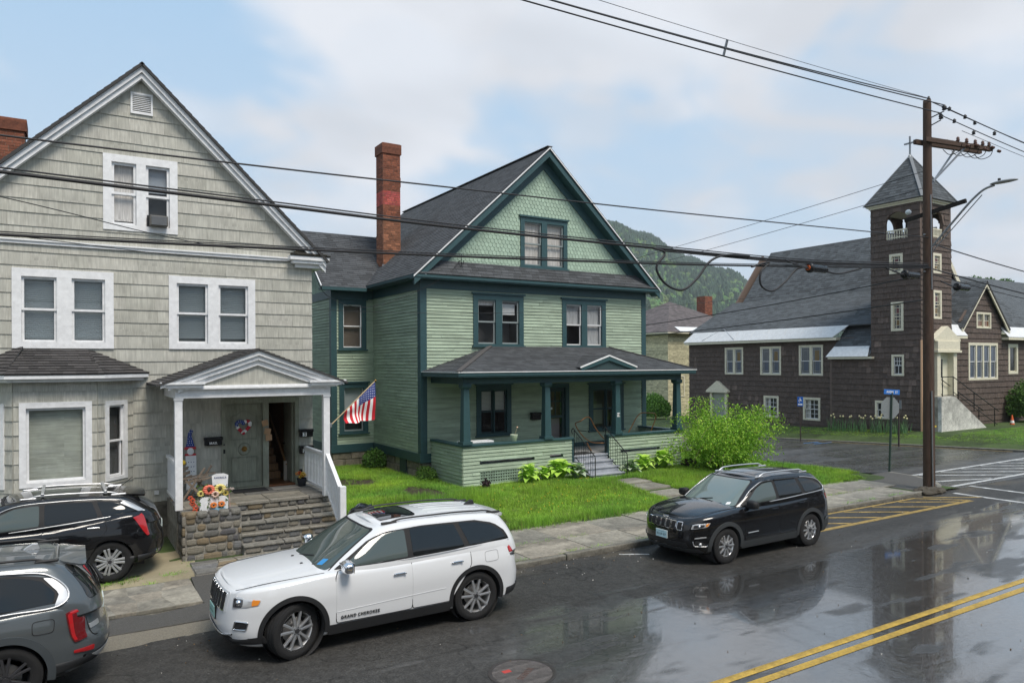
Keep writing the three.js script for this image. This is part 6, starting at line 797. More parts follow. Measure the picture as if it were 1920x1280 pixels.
  const pl = obj('licence_plate', rbox(2.305, .50, -.165, 2.325, .66, .165, .004), mat([.6, .7, .72], .5), body); obj('plate_print', new THREE.PlaneGeometry(.31, .14).rotateY(PI / 2).translate(2.328, .58, 0), plateTex('ELUP-07', '#bfe0e6', '#27505c'), pl, true); obj('antenna', rod([-1.55, K.top(-1.5, 0), 0], [-1.62, K.top(-1.5, 0) + .2, 0], .005), cm.seam, cabin); obj('sunroof', patch((x, z) => V(x, K.top(x, z) + .004, z), dom(roundPoly([[-.1, -.4], [-.1, .4], [-1.1, .42], [-1.1, -.42]], .06)), 12, 16, .01), cm.glassD, cabin); obj('sticker', poly(K.fr(.014), [[-.62, 1.13], [-.54, 1.128], [-.535, 1.175], [-.61, 1.178]], .004, .004, 4, 4), mt.white, cabin);
}
// ---------------------------------------------------------------- black crossover in front of the grey house
{
  const s = {
    W: 1.91, R: .372, gap: .045, tyreW: .235, rim: .245, style: 'd7', axles: [1.4035, -1.4035], paint: paint([.006, .006, .007], 0, .2), archW: .0, archMat: paint([.006, .006, .007], 0, .2), sill: [.24, .33],
    body: { xcF: 1.2, xcR: -1.65, nF: 2.8, nR: 2.5, yn: .7, r: .07, J: 24, hw: [[.2, .88], [.34, .91], [.5, .935], [.66, .945], [.82, .95], [.95, .935], [1.1, .90], [1.25, .87]], xf: [[.22, 2.2], [.4, 2.35], [.7, 2.36], [.95, 2.3]], xr: [[.25, -2.25], [.42, -2.37], [.62, -2.40], [.76, -2.38], [.84, -2.34], [1.1, -2.28], [1.3, -2.18]], ys: [[2.3, .93], [1.9, 1.03], [1.0, 1.08], [0, 1.07], [-1.0, 1.13], [-1.8, 1.22], [-2.35, 1.22]], yb: [[2.3, .3], [1.2, .25], [-1.6, .27], [-2.1, .33], [-2.38, .42]], crown: [[2.3, .02], [1.5, .06], [-2.4, .02]] },
    cabin: { xcF: -.4, xcR: -1.3, nF: 5, nR: 3.6, yn: 1.6, r: .08, hw: [[1.0, .90], [1.12, .89], [1.25, .85], [1.4, .775], [1.56, .70], [1.68, .64]], xf: [[1.0, 1.3], [1.1, 1.12], [1.3, .78], [1.5, .40], [1.58, .22], [1.66, .03]], xr: [[1.0, -2.34], [1.2, -2.25], [1.35, -2.08], [1.48, -1.90], [1.6, -1.72]], ys: [[.35, 1.55], [.05, 1.59], [-.5, 1.61], [-1.1, 1.59], [-1.6, 1.55], [-1.95, 1.50]], yb: [[-3, 1.0], [3, 1.0]], crown: [[.3, .03], [-.5, .05], [-2.2, .04]] },
    dlo: [[.9, 1.07], [-1.98, 1.255], [-1.64, 1.45], [-1.3, 1.505], [-.6, 1.53], [.04, 1.51], [.34, 1.40]], glass: [[[.72, 1.10], [-.3, 1.16], [-.3, 1.51], [.05, 1.49], [.3, 1.39]], [[-.38, 1.165], [-1.22, 1.218], [-1.12, 1.495], [-.38, 1.515]], [[-1.30, 1.225], [-1.84, 1.262], [-1.60, 1.42], [-1.38, 1.47], [-1.2, 1.487]]],
    doors: [[[.85, .36], [.85, 1.02], [.8, 1.06], [-.335, 1.11], [-.335, .36]], [[-.345, .36], [-.345, 1.11], [-1.32, 1.165], [-1.36, 1.0], [-.98, .36]]], handles: [[-.14, .96], [-1.14, 1.04]], handleMat: cm.chrome, mirror: [.70, 1.15, 1.0], rails: { x0: -.1, x1: -1.6, z: .58, h: .04, r: .016, m: cm.silver }, shield: [.75, 1.1, .57, 1.55], rearGlass: [.62, 1.22, .5, 1.46], hood: [2.2, 1.0, .7, .82],
  };
  const { C, B, K, body, cabin, sides } = carBase('black_crossover', 'black crossover with chrome window line and roof bars parked before the bay window', s, [-.69, .11, -16.36], PI);
  for (const sd of sides) {
    const tl = obj('tail_light', poly(B.rq(sd, .014), [[1.02, .80], [1.10, .78], [1.42, 1.17], [1.10, 1.185]], .02, .03, 8, 12), cm.red, body); 
    obj('window_chrome', [line(K.side(sd, .012), [[.9, 1.05], [-.3, 1.125], [-1.2, 1.19], [-2.0, 1.248]], .010), line(K.side(sd, .012), [[-2.0, 1.248], [-1.66, 1.462], [-1.3, 1.52], [-.6, 1.545], [.04, 1.522], [.35, 1.41], [.9, 1.05]], .010), poly(K.side(sd, .014), [[-1.90, 1.25], [-2.02, 1.247], [-1.66, 1.468], [-1.58, 1.44]], .005, .01, 4, 8)], cm.silver, cabin);
    obj('bumper_lower', poly(B.rq(sd, .01), [[.1, .34], [1.5, .30], [1.5, .46], [.1, .50]], .02, .03, 14, 5), cm.plastic, body); obj('exhaust_trim', poly(B.re(.015), [[sd * .62 - .1, .40], [sd * .62 + .1, .40], [sd * .62 + .1, .47], [sd * .62 - .1, .47]], .02, .03, 6, 4), cm.chrome, body);
  }
  for (const x of [-.35, -1.35]) { const y = K.top(x, .58) + .065; obj('roof_bar', [rbox(x - .025, y, -.62, x + .025, y + .025, .62, .01), ...[-1, 1].map(sd => rbox(x - .03, y - .04, sd * .58 - .03, x + .03, y + .01, sd * .58 + .03, .01))], cm.silver, cabin); }
  obj('rear_spoiler', patch((x, z) => V(x, K.top(-1.62, z) + .012 - .07 * Math.pow(clamp((-x - 1.6) / .5), 1.4), z), dom(roundPoly([[-1.6, -.57], [-1.6, .57], [-2.05, .50], [-2.05, -.50]], .08)), 10, 20, .04), s.paint, cabin); obj('sunroof', patch((x, z) => V(x, K.top(x, z) + .004, z), dom(roundPoly([[.0, -.45], [.0, .45], [-1.2, .45], [-1.2, -.45]], .06)), 12, 16, .01), cm.glassD, cabin); obj('antenna', rod([-1.62, 1.62, 0], [-1.85, 1.80, 0], .006), cm.seam, cabin);
  const pl = obj('licence_plate', rbox(-2.37, .78, -.16, -2.35, .93, .16, .004), mat([.55, .62, .6], .5), body);
}
// ---------------------------------------------------------------- slate-coloured SUV at the left edge
{
  const s = {
    W: 1.99, R: .385, gap: .055, tyreW: .245, rim: .262, style: 'y6', axles: [1.45, -1.45], paint: paint([.092, .105, .112], .3, .3), archW: .075, archMat: paint([.07, .082, .09], .25, .35), sill: [.24, .40],
    body: { xcF: 1.3, xcR: -1.75, nF: 3, nR: 2.9, yn: .75, r: .08, J: 26, hw: [[.2, .92], [.34, .95], [.5, .97], [.7, .985], [.9, .985], [1.05, .965], [1.2, .925]], xf: [[.22, 2.3], [.4, 2.42], [.8, 2.42], [1.0, 2.34]], xr: [[.28, -2.38], [.42, -2.52], [.60, -2.58], [.72, -2.55], [.80, -2.50], [1.1, -2.46], [1.3, -2.40]], ys: [[2.4, 1.0], [1.9, 1.08], [1.0, 1.14], [0, 1.13], [-1.2, 1.15], [-2.0, 1.19], [-2.5, 1.19]], yb: [[2.4, .3], [1.2, .26], [-1.7, .28], [-2.1, .32], [-2.56, .46]], crown: [[2.4, .02], [1.5, .06], [-2.4, .02]] },
    cabin: { xcF: -.4, xcR: -1.6, nF: 5, nR: 4.2, yn: 1.7, r: .09, hw: [[1.0, .95], [1.15, .93], [1.3, .87], [1.45, .80], [1.6, .73], [1.75, .67]], xf: [[1.0, 1.3], [1.12, 1.1], [1.3, .8], [1.5, .45], [1.65, .2], [1.75, .03]], xr: [[1.0, -2.50], [1.14, -2.46], [1.3, -2.38], [1.5, -2.22], [1.64, -2.06], [1.72, -1.98]], ys: [[.35, 1.63], [.05, 1.68], [-.5, 1.70], [-1.4, 1.69], [-2.0, 1.655], [-2.3, 1.62]], yb: [[-3, 1.0], [3, 1.0]], crown: [[.3, .03], [-.5, .05], [-2.2, .04]] },
    dlo: [[.9, 1.12], [-2.02, 1.19], [-2.06, 1.34], [-1.86, 1.52], [-1.5, 1.58], [-.6, 1.60], [.04, 1.58], [.34, 1.48]], dloMat: cm.seam, glass: [[[.74, 1.15], [-.3, 1.17], [-.3, 1.58], [.05, 1.56], [.3, 1.46]], [[-.38, 1.175], [-1.12, 1.19], [-1.12, 1.575], [-.38, 1.585]], [[-1.2, 1.19], [-1.93, 1.205], [-1.96, 1.33], [-1.80, 1.49], [-1.5, 1.555], [-1.2, 1.57]]],
    doors: [[[.85, .42], [.85, 1.07], [.8, 1.12], [-.335, 1.13], [-.335, .42]], [[-.345, .42], [-.345, 1.13], [-1.3, 1.15], [-1.3, .96], [-.98, .42]]], handles: [[-.14, 1.0], [-1.12, 1.02]], mirror: [.70, 1.2, 1.06], rails: { x0: -.1, x1: -1.9, z: .62, h: .035, r: .016 }, shield: [.78, 1.14, .6, 1.62], rearGlass: [.80, 1.17, .62, 1.60], hood: [2.25, 1.0, .72, .86],
  };
  const { C, B, K, body, cabin, sides } = carBase('slate_suv', 'slate grey sport utility vehicle with upright red tail lights standing at the kerb', s, [-2.06, 0, -11.50], PI);
  for (const sd of sides) {
    obj('window_chrome', [line(K.side(sd, .014), [[.9, 1.11], [-.6, 1.145], [-1.5, 1.165], [-1.98, 1.175], [-2.09, 1.24], [-2.09, 1.34], [-1.88, 1.535], [-1.5, 1.60], [-.6, 1.615]], .013, 90), poly(K.side(sd, .012), [[-1.95, 1.185], [-2.09, 1.2], [-2.10, 1.35], [-1.94, 1.49], [-1.83, 1.51], [-2.0, 1.32]].sort((a, b) => 0), .01, .01, 6, 12)], cm.silver, cabin);
    const tl = obj('tail_light', poly(B.rq(sd, .018), [[.96, .72], [1.20, .70], [1.27, 1.09], [.90, 1.12]], .03, .03, 10, 14), cm.redD, body); obj('light_bar', [poly(B.rq(sd, .024), [[1.14, .73], [1.19, .73], [1.24, 1.06], [1.17, 1.07]], .01, .01, 5, 12), poly(B.rq(sd, .024), [[.90, 1.06], [1.2, 1.05], [1.2, 1.09], [.9, 1.11]], .01, .01, 8, 4)], cm.red, tl); obj('reflector', poly(B.rq(sd, .016), [[.86, .535], [1.22, .56], [1.22, .60], [.86, .60]], .01, .01, 8, 4), cm.red, body);
    obj('bumper_lower', poly(B.rq(sd, .010), [[.1, .40], [1.5, .33], [1.5, .50], [.1, .52]], .02, .03, 16, 6), cm.plastic, body);
    obj('fuel_door', line(B.side(sd, .003), roundPoly([[-1.72, .88], [-1.94, .885], [-1.95, 1.04], [-1.72, 1.035], [-1.72, .88]], .04, 3), .004, 40), cm.seam, body);
  }
  obj('skid_plate', poly(B.re(.016), [[-.7, .41], [.7, .41], [.82, .475], [-.82, .475]], .03, .03, 24, 6), cm.silver, body); obj('tailgate_seam', line(B.re(.002), roundPoly([[-.82, 1.16], [-.80, .70], [.80, .70], [.82, 1.16]], .06, 3), .006, 60), cm.seam, body); obj('tailgate_badge', poly(B.re(.01), [[-.80, .80], [-.62, .80], [-.62, .86], [-.80, .86]], .01, .01, 6, 4), cm.silver, body);
  const pl = obj('licence_plate', rbox(-2.51, .86, -.16, -2.475, 1.0, .16, .004), mat([.55, .62, .6], .5), body); obj('rear_wiper', bar([-2.50, 1.2, 0], [-2.40, 1.33, .35], .03, .02), cm.seam, cabin);
  obj('rear_spoiler', patch((x, z) => V(x, K.top(-2.0, z) + .001 - (.05 + .07 * Math.pow(Math.abs(z) / .56, 4)) * Math.pow(clamp((-x - 1.95) / .36), 1.3), z), dom(roundPoly([[-2.0, -.56], [-2.0, .56], [-2.30, .55], [-2.30, -.55]], .1)), 10, 20, .022), s.paint, cabin); obj('antenna_fin', extr([[0, 0], [-.17, 0], [-.15, .06], [-.1, .062], [-.04, .03]], .03, .008).translate(-1.6, K.top(-1.6, 0) - .004, -.015), cm.silver, cabin);
}
// ================================================================ utility pole, its lines, signs
{
  rnd = mulberry(51);
  const P = thing('utility_pole', 'tall wooden utility pole with crossarms standing on the street corner', 'utility pole', [23.4, 0, -12.68]);
  obj('shaft', lathe([[.001, 12.42], [.115, 12.42], [.12, 12.3], [.15, 6], [.175, 0], [.18, -.3]], 18), mt.pole, P);
  obj('conduit', rod([-.10, 3.2, .155], [-.10, .1, .175], .022), mt.galv, P); obj('conduit', rod([-.05, 9.4, .13], [-.05, 6.4, .15], .018), mt.galv, P); obj('tag', box(.04, 2.05, .158, .13, 2.1, .172), mat([.6, .45, .05], .5), P); obj('ground_wire', rod([.12, 9, .09], [.14, .3, .12], .006), mt.wire, P);
  for (const o of [-.16, .16]) obj('crossarm', bar([-.32, 11.12, -.06 + o], [2.7, 11.12, .45 + o], .11, .14), mt.pole, P);
  obj('arm_brace', [bar([.12, 9.75, .05], [1.45, 11.04, .1], .04, .05), bar([.14, 9.85, .1], [1.5, 11.04, .38], .04, .05)], mt.galv, P);
  for (const x of [1.1, 1.5, 1.9, 2.25, 2.55]) { const zc = .02 + x * .17; for (const o of [-.17, .17]) obj('insulator', lathe([[.01, 0], [.05, .01], [.06, .05], [.035, .07], [.055, .1], [.03, .15], [.001, .16]], 10).translate(x, 11.19, zc + o), mt.insul, P); obj('jumper', tube([[x, 11.05, zc - .3], [x + .05, 10.85, zc - .12], [x + .1, 10.9, zc + .15], [x, 11.1, zc + .3]], .012, 14, 5), mt.wire, P); obj('dead_end', [lathe([[.01, 0], [.05, .02], [.05, .05], [.02, .07], [.05, .1], [.05, .13], [.01, .2]], 9).rotateZ(-PI / 2).translate(x + .3, 11.1 + .05 * Math.sin(x * 9), zc + .3)], mt.insul, P); }
  for (const [y, z] of [[11.75, .35], [12.0, .45]]) { obj('bracket', [rod([.05, y - .15, .05], [.15, y - .02, z], .018)], mt.iron, P); obj('insulator', lathe([[.01, 0], [.07, .02], [.05, .07], [.075, .1], [.03, .17], [.001, .18]], 12).translate(.15, y, z), mt.black, P); } obj('insulator', lathe([[.01, 0], [.07, .02], [.05, .07], [.03, .15], [.001, .16]], 12).translate(.1, 12.42, .0), mt.black, P);
  obj('lower_arm', bar([-.02, 8.72, -.72], [.02, 9.02, 1.15], .09, .12), mat([.02, .016, .014], .9, 'wood', 1), P); obj('insulator', new THREE.SphereGeometry(.09, 12, 8).translate(-.0, 8.98, -.62), mat([.55, .6, .62], .2), P);
  obj('bolts', [6.98, 7.08, 7.18, 8.15].map(y => rod([-.22, y, 0], [.22, y, 0], .025)), mt.galv, P);
  const mound = new THREE.SphereGeometry(1, 28, 14, 0, PI * 2, 0, PI / 2), mp = mound.attributes.position; for (let i = 0; i < mp.count; i++) { const x = mp.getX(i), y = mp.getY(i), z = mp.getZ(i), n = .75 + .5 * vnoise(x * 5 + 9, z * 5 + 3); mp.setXYZ(i, x * .62 * n, y * .16 * n + .02, z * .34 * n); } mound.computeVertexNormals(); tag(obj('dirt_mound', mound.translate(23.1, .02, -12.55), mat([.20, .175, .135], 1, 'speck', 1.2, { bump: .04, bs: 3 })), 'low mound of wet dirt and gravel at the foot of the utility pole', 'dirt');
  const L = thing('street_light', 'street lamp with a curved arm mounted on the utility pole', 'street light', [23.4, 0, -12.68]);
  obj('arm', tube([[.0, 7.75, .13], [-.02, 8.4, .75], [-.03, 9.05, 1.4], [-.02, 9.26, 1.7], [0, 9.32, 1.95]], .035, 40, 8), mt.galv, L); obj('stay', rod([0, 7.6, .14], [-.02, 9.1, 1.62], .016), mt.galv, L); const hd = obj('lamp_head', (() => { const g = new THREE.SphereGeometry(1, 20, 12), p = g.attributes.position; for (let i = 0; i < p.count; i++) { const y = p.getY(i); p.setXYZ(i, p.getX(i) * .16, y > 0 ? y * .06 : y * .025, p.getZ(i) * .38); } g.computeVertexNormals(); return g.translate(0, 9.36, 2.2); })(), mat([.22, .23, .24], .45), L); obj('photocell', cyl(.04, .04, .08, 0, 9.41, 2.08), mt.black, hd);
  // wires
  const wire = (name, label, pts, r, cat = 'cable', seg = 60, group) => tag(obj(name, tube(pts, r, seg, 5), mt.wire), label, cat, group);
  const sag = (a, b, s, n = 12) => Array.from({ length: n + 1 }, (_, i) => { const t = i / n; return [lerp(a[0], b[0], t), lerp(a[1], b[1], t) - s * 4 * t * (1 - t), lerp(a[2], b[2], t)]; });
  const pz = -12.6, gt = 'bare lines at the top of the pole';
  wire('power_line', 'uppermost bundle of parallel black power lines running to the pole top', sag([-25, 12.3, pz], [23.35, 12.42, pz + .05], .7), .017, 'cable', 80, gt); wire('power_line', 'uppermost bundle of parallel black power lines running to the pole top', sag([-25, 12.0, pz + .25], [23.5, 12.15, pz + .4], .6), .017, 'cable', 80, gt); wire('power_line', 'uppermost bundle of parallel black power lines running to the pole top', sag([-25, 11.85, pz], [23.5, 11.92, pz + .3], .45), .017, 'cable', 80, gt);
  wire('messenger_wire', 'thin steel messenger wire above the uppermost power lines', sag([-25, 12.9, pz], [23.4, 12.46, pz], .55), .007);
  tag(obj('line_spacer', [bar([14.03, 11.78, pz], [14.03, 12.12, pz + .12], .05, .04)], mt.galv), 'grey spacer clamp holding the uppermost power lines apart', 'clamp');
  wire('single_cable', 'single black cable crossing in front of both house gables', [[-25, 7.55, pz], [-10, 7.42, pz], [-.75, 7.42, pz], [3.2, 7.48, pz], [6.2, 7.55, pz], [11.7, 7.68, pz], [20.3, 7.95, pz], [23.3, 8.05, pz]], .016, 'cable', 90);
  const cc = [[-25, 7.6, pz], [-10, 7.1, pz], [-.75, 6.9, pz], [3.0, 6.84, pz], [6.2, 6.79, pz], [11.9, 6.8, pz], [17, 6.86, pz], [23.25, 7.16, pz]]; const tc = wire('thick_cable', 'thick lashed cable bundle crossing below the attic window of the grey house', cc, .03, 'cable', 120); obj('lashing', [tube(cc.map(p => [p[0], p[1] + .055, p[2] + .02]), .014, 120, 5)], mt.wire, tc); obj('lower_strand', tube(cc.slice(5).map(p => [p[0], p[1] - .05, p[2]]), .02, 60, 5), mt.wire, tc);
  const dc = [[-25, 6.0, pz + .05], [-10, 5.9, pz + .05], [-.75, 6.0, pz + .05], [3.84, 6.13, pz + .05], [11.9, 6.44, pz + .05], [17.5, 6.74, pz + .05], [23.3, 7.08, pz + .05]]; const tl = wire('thick_cable', 'lowest thick cable passing over the eave of the grey house', dc, .024, 'cable', 120); obj('lashing', tube(dc.map(p => [p[0], p[1] + .04, p[2] + .02]), .01, 120, 5), mt.wire, tl);
  wire('slack_loop', 'large teardrop loop of slack black cable hanging beside the green gable', [[11.6, 6.79, pz + .03], [11.98, 6.7, pz + .04], [11.7, 6.35, pz + .05], [11.95, 6.0, pz + .05], [12.5, 5.86, pz + .05], [13.0, 6.15, pz + .05], [13.45, 6.6, pz + .05], [13.9, 6.78, pz + .04], [14.9, 6.84, pz + .03]], .03, 'cable', 70); 
  const l2 = wire('slack_loop', 'smaller loop of slack cable hanging before the church roof', [[14.9, 6.56, pz + .1], [15.6, 6.72, pz + .1], [15.25, 6.45, pz + .1], [15.25, 6.12, pz + .1], [15.65, 5.98, pz + .1], [16.2, 6.25, pz + .1], [16.7, 6.62, pz + .1], [17.3, 6.72, pz + .1], [18.4, 6.6, pz + .1], [19.6, 6.82, pz + .08]], .027, 'cable', 70);
  const can = (x, y, lab, open) => { const c = thing('splice_case', lab, 'splice case', [x, y, pz + .12]); obj('case', lathe([[.001, 0], [.10, 0], [.115, .03], [.115, .1], [.10, .12], [.10, .72], [.07, .78], [.001, .78]], 20).rotateZ(-PI / 2), mt.blackS, c); obj('collar', lathe([[.118, .02], [.13, .03], [.13, .09], [.118, .1]], 20).rotateZ(-PI / 2), mt.black, c); obj('cable_entry', [tube([[-.9, .12, 0], [-.5, .06, 0], [-.1, 0, 0], [.05, 0, 0]], .02, 16, 6), tube([[-1.0, .14, .03], [-.5, .02, .04], [0, -.03, .03]], .014, 16, 6)], mt.wire, c); if (open) obj('orange_end', new THREE.CylinderGeometry(.07, .07, .03, 18).rotateZ(PI / 2).translate(-.02, 0, 0), mat([.5, .1, .02], .6), c); };
  can(17.15, 6.68, 'black splice canister with an orange end hanging under the cable', true); can(21.7, 6.78, 'black splice canister hanging from the cable beside the pole', false); can(24.7, 6.55, 'black splice canister on the cables beyond the pole', false);
  wire('service_drop', 'thin drop wire slanting down to the corner of the grey house', [[-6, 7.3, -12.8], [-.76, 6.6, -12.9], [1.4, 6.5, -14.5], [3.2, 6.7, -16.8], [5.4, 6.95, -18.4]], .008); wire('service_drop', 'thin drop wire following the belt moulding of the grey house', [[-6, 6.4, -13], [-.9, 6.3, -14.5], [2.5, 6.55, -17.5], [4.9, 6.75, -18.6]], .008);
  const sd = wire('service_drop', 'drop wire running from the green gable hook down past its side wall', [[11.5, 7.62, -22.0], [10.9, 7.1, -21.75], [9.5, 6.35, -21.9], [8.0, 5.9, -21.6], [6.5, 6.1, -20.6], [5.6, 6.6, -19]], .008); obj('wire_hook', [tube([[11.5, 7.62, -22.08], [11.5, 7.62, -21.9], [11.58, 7.5, -21.9], [11.62, 7.65, -21.9]], .012, 14, 5), rod([11.52, 7.45, -21.9], [11.52, 7.85, -21.9], .012)], mt.iron, sd);
  wire('drop_wire', 'thin wire crossing the clapboards of the green house', sag([5.55, 5.6, -19.2], [23.3, 7.0, -12.7], .55), .006); 
  const bk = 'cables running back along the side street'; wire('side_cable', 'one of the cables running back from the pole along the side street', sag([23.4, 6.9, -12.8], [25.5, 6.0, -46], .55), .02, 'cable', 50, bk); wire('side_cable', 'one of the cables running back from the pole along the side street', sag([23.4, 6.1, -12.8], [25.5, 5.6, -46], .45), .02, 'cable', 50, bk); wire('side_cable', 'one of the cables running back from the pole along the side street', sag([23.4, 10.2, -12.8], [24.5, 8.6, -60], .6), .01, 'cable', 50, bk); wire('side_cable', 'one of the cables running back from the pole along the side street', sag([23.5, 9.7, -12.8], [24.9, 8.2, -60], .6), .01, 'cable', 50, bk);
  const on = 'lines continuing beyond the pole'; for (const [y, z, y2, r] of [[12.4, .05, 12.3, .015], [12.15, .4, 11.9, .015], [11.92, .3, 11.6, .015], [11.2, 1.0, 11.3, .008], [11.2, 1.6, 11.3, .008], [7.9, 0, 6.9, .02], [7.1, 0, 6.1, .024], [6.9, .05, 5.9, .014]]) wire('onward_line', 'one of the lines continuing along the street beyond the pole', sag([23.5, y, -12.68 + z], [62, y2, -12.3 + z], .7), r, 'cable', 40, on);
  const ir = thing('line_hardware', 'row of dark insulators strung on the lines just beyond the pole', 'insulator'); for (const [x, y, z] of [[24.6, 12.28, .05], [26.2, 12.1, .05], [24.9, 11.98, .38], [26.8, 11.75, .38], [24.4, 11.78, .3], [25.6, 11.6, .3]]) obj('insulator', lathe([[.01, 0], [.06, .02], [.04, .06], [.06, .09], [.02, .14], [.001, .15]], 10).translate(x, y, -12.66 + z), mt.black, ir);
  // stop sign seen from behind with a street name plate
  const S = thing('stop_sign', 'grey back of a stop sign with a blue street name plate on a green post', 'sign', [25.94, 0, -15.5]); const lean = new THREE.Group(); S.rotation.z = -.06;
  obj('post', [bar([0, -.1, 0], [0, 3.0, 0], .07, .04)], mat([.045, .075, .06], .5, 'fine', 2), S); const oc = []; for (let i = 0; i < 8; i++) { const a = (i + .5) / 8 * PI * 2; oc.push([.43 * Math.cos(a), .43 * Math.sin(a)]); } obj('octagon', extr(oc, .006).rotateY(-.3).translate(0, 2.42, -.05), mat([.30, .33, .335], .5, 'fine', 1, { metalness: .3 }), S); const nm = obj('name_plate', rbox(-.36, 2.92, -.012, .36, 3.1, .012, .004).rotateY(-.25), mat([.03, .17, .55], .45), S); obj('lettering', text('AVON  ST', .085, .004).translate(0, 3.01, .013).rotateY(-.25), mt.white, nm);
  const hs = thing('parking_sign', 'blue accessible parking sign on a brown post before the church', 'sign', [36.3, -.48, -27.0], -PI / 2 + .45); obj('post', bar([0, -.2, 0], [0, 2.6, 0], .07, .05), mat([.05, .035, .03], .7), hs); const sg = obj('sign_panel', rbox(-.16, 2.05, .03, .16, 2.6, .045, .01), mat([.02, .12, .45], .4), hs); obj('symbol', [new THREE.TorusGeometry(.07, .014, 6, 18, 4.6).translate(-.01, 2.36, .047), box(-.02, 2.36, .045, .015, 2.5, .052), box(-.02, 2.36, .045, .06, 2.385, .053), new THREE.CylinderGeometry(.022, .022, .008, 12).rotateX(PI / 2).translate(-.01, 2.53, .049), box(-.12, 2.12, .045, .12, 2.2, .05)], mt.white, sg);
  const s2 = thing('sign_post', 'bare brown sign post by the church kerb behind the stop sign', 'post', [36.5, -.25, -21.3]); obj('post', bar([0, -.2, 0], [0, 2.4, 0], .07, .05), mat([.05, .035, .03], .7), s2); obj('panel_edge', box(-.02, 1.95, -.15, .0, 2.4, .15), mt.galv, s2);
  const cone = (x, y, z, lab, tilt) => { const c = thing('traffic_cone', lab, 'traffic cone', [x, y, z]); if (tilt) c.rotation.set(tilt[0], tilt[1], tilt[2]); const or = mat([.75, .13, .03], .5); obj('cone', lathe([[.16, .03], [.15, .05], [.03, .72], [.026, .74], [.001, .74]], 20), or, c); obj('base', rbox(-.19, 0, -.19, .19, .035, .19, .015), or, c); obj('band', lathe([[.112, .27], [.118, .27], [.09, .42], [.084, .42]], 20), mat([.8, .8, .78], .5), c); };
  cone(48.2, .16, -21.2, 'orange traffic cone standing at the foot of the church steps'); cone(23.2, .02, -22.6, 'orange traffic cone lying on its side by the porch corner', [PI / 2 - .2, 0, .9]); cone(22.2, .12, -20.4, 'orange traffic cone half hidden by the large bush');
  const mh = thing('manhole_cover', 'round cast iron manhole cover set in the wet road', 'manhole cover', [5.2, .004, -8.2]); obj('ring', lathe([[.41, .0], [.415, .006], [.455, .006], [.46, 0]], 48), mat([.07, .06, .055], .35, 'fine', 3, { metalness: .5 }), mh); obj('lid', lathe([[.001, .004], [.405, .004], [.408, 0]], 48), mat([.22, .19, .175], .4, 'blotch', 4, { metalness: .4, bump: .004, bs: 14 }), mh); obj('lettering', [text('SEWER', .09, .004).rotateX(-PI / 2).rotateY(.6).translate(.02, .004, .05)], mat([.14, .09, .075], .4, null, 1, { metalness: .4 }), mh); obj('paint_mark', box(-.22, .004, -.18, -.10, .006, -.10), mat([.4, .04, .03], .6), mh);
}
// ================================================================ plants
const leafM = (rgb, tr = .35) => mat(rgb, .75, null, 1, { physical: true, transmission: tr, thickness: 0, side: DS, ior: 1.35 });
function leafGeo(l, w) { const g = new THREE.BufferGeometry(); g.setAttribute('position', new THREE.Float32BufferAttribute([0, 0, 0, w / 2, l * .45, .12 * l, 0, l, 0, -w / 2, l * .45, .12 * l], 3)); g.setIndex([0, 1, 2, 0, 2, 3]); g.computeVertexNormals(); g.setAttribute('uv', new THREE.Float32BufferAttribute([.5, 0, 1, .5, .5, 1, 0, .5], 2)); return g; }
const tmpM = new THREE.Matrix4(), tmpQ = new THREE.Quaternion(), tmpC = new THREE.Color(), tmpE = new THREE.Euler();
function leaves(par, pts, geo, m, tone, name = 'foliage') { const im = new THREE.InstancedMesh(geo, m, pts.length); pts.forEach((p, i) => { tmpE.set(R(-1.3, 1.3), R(0, 6.28), R(-1.3, 1.3)); tmpQ.setFromEuler(tmpE); const s = R(.7, 1.35) * (p[3] || 1); tmpM.compose(V(p[0], p[1], p[2]), tmpQ, V(s, s, s)); im.setMatrixAt(i, tmpM); const c = tone(p); tmpC.setRGB(...c); im.setColorAt(i, tmpC); }); im.name = name; shadows(im); stuff(im); par.add(im); return im; }
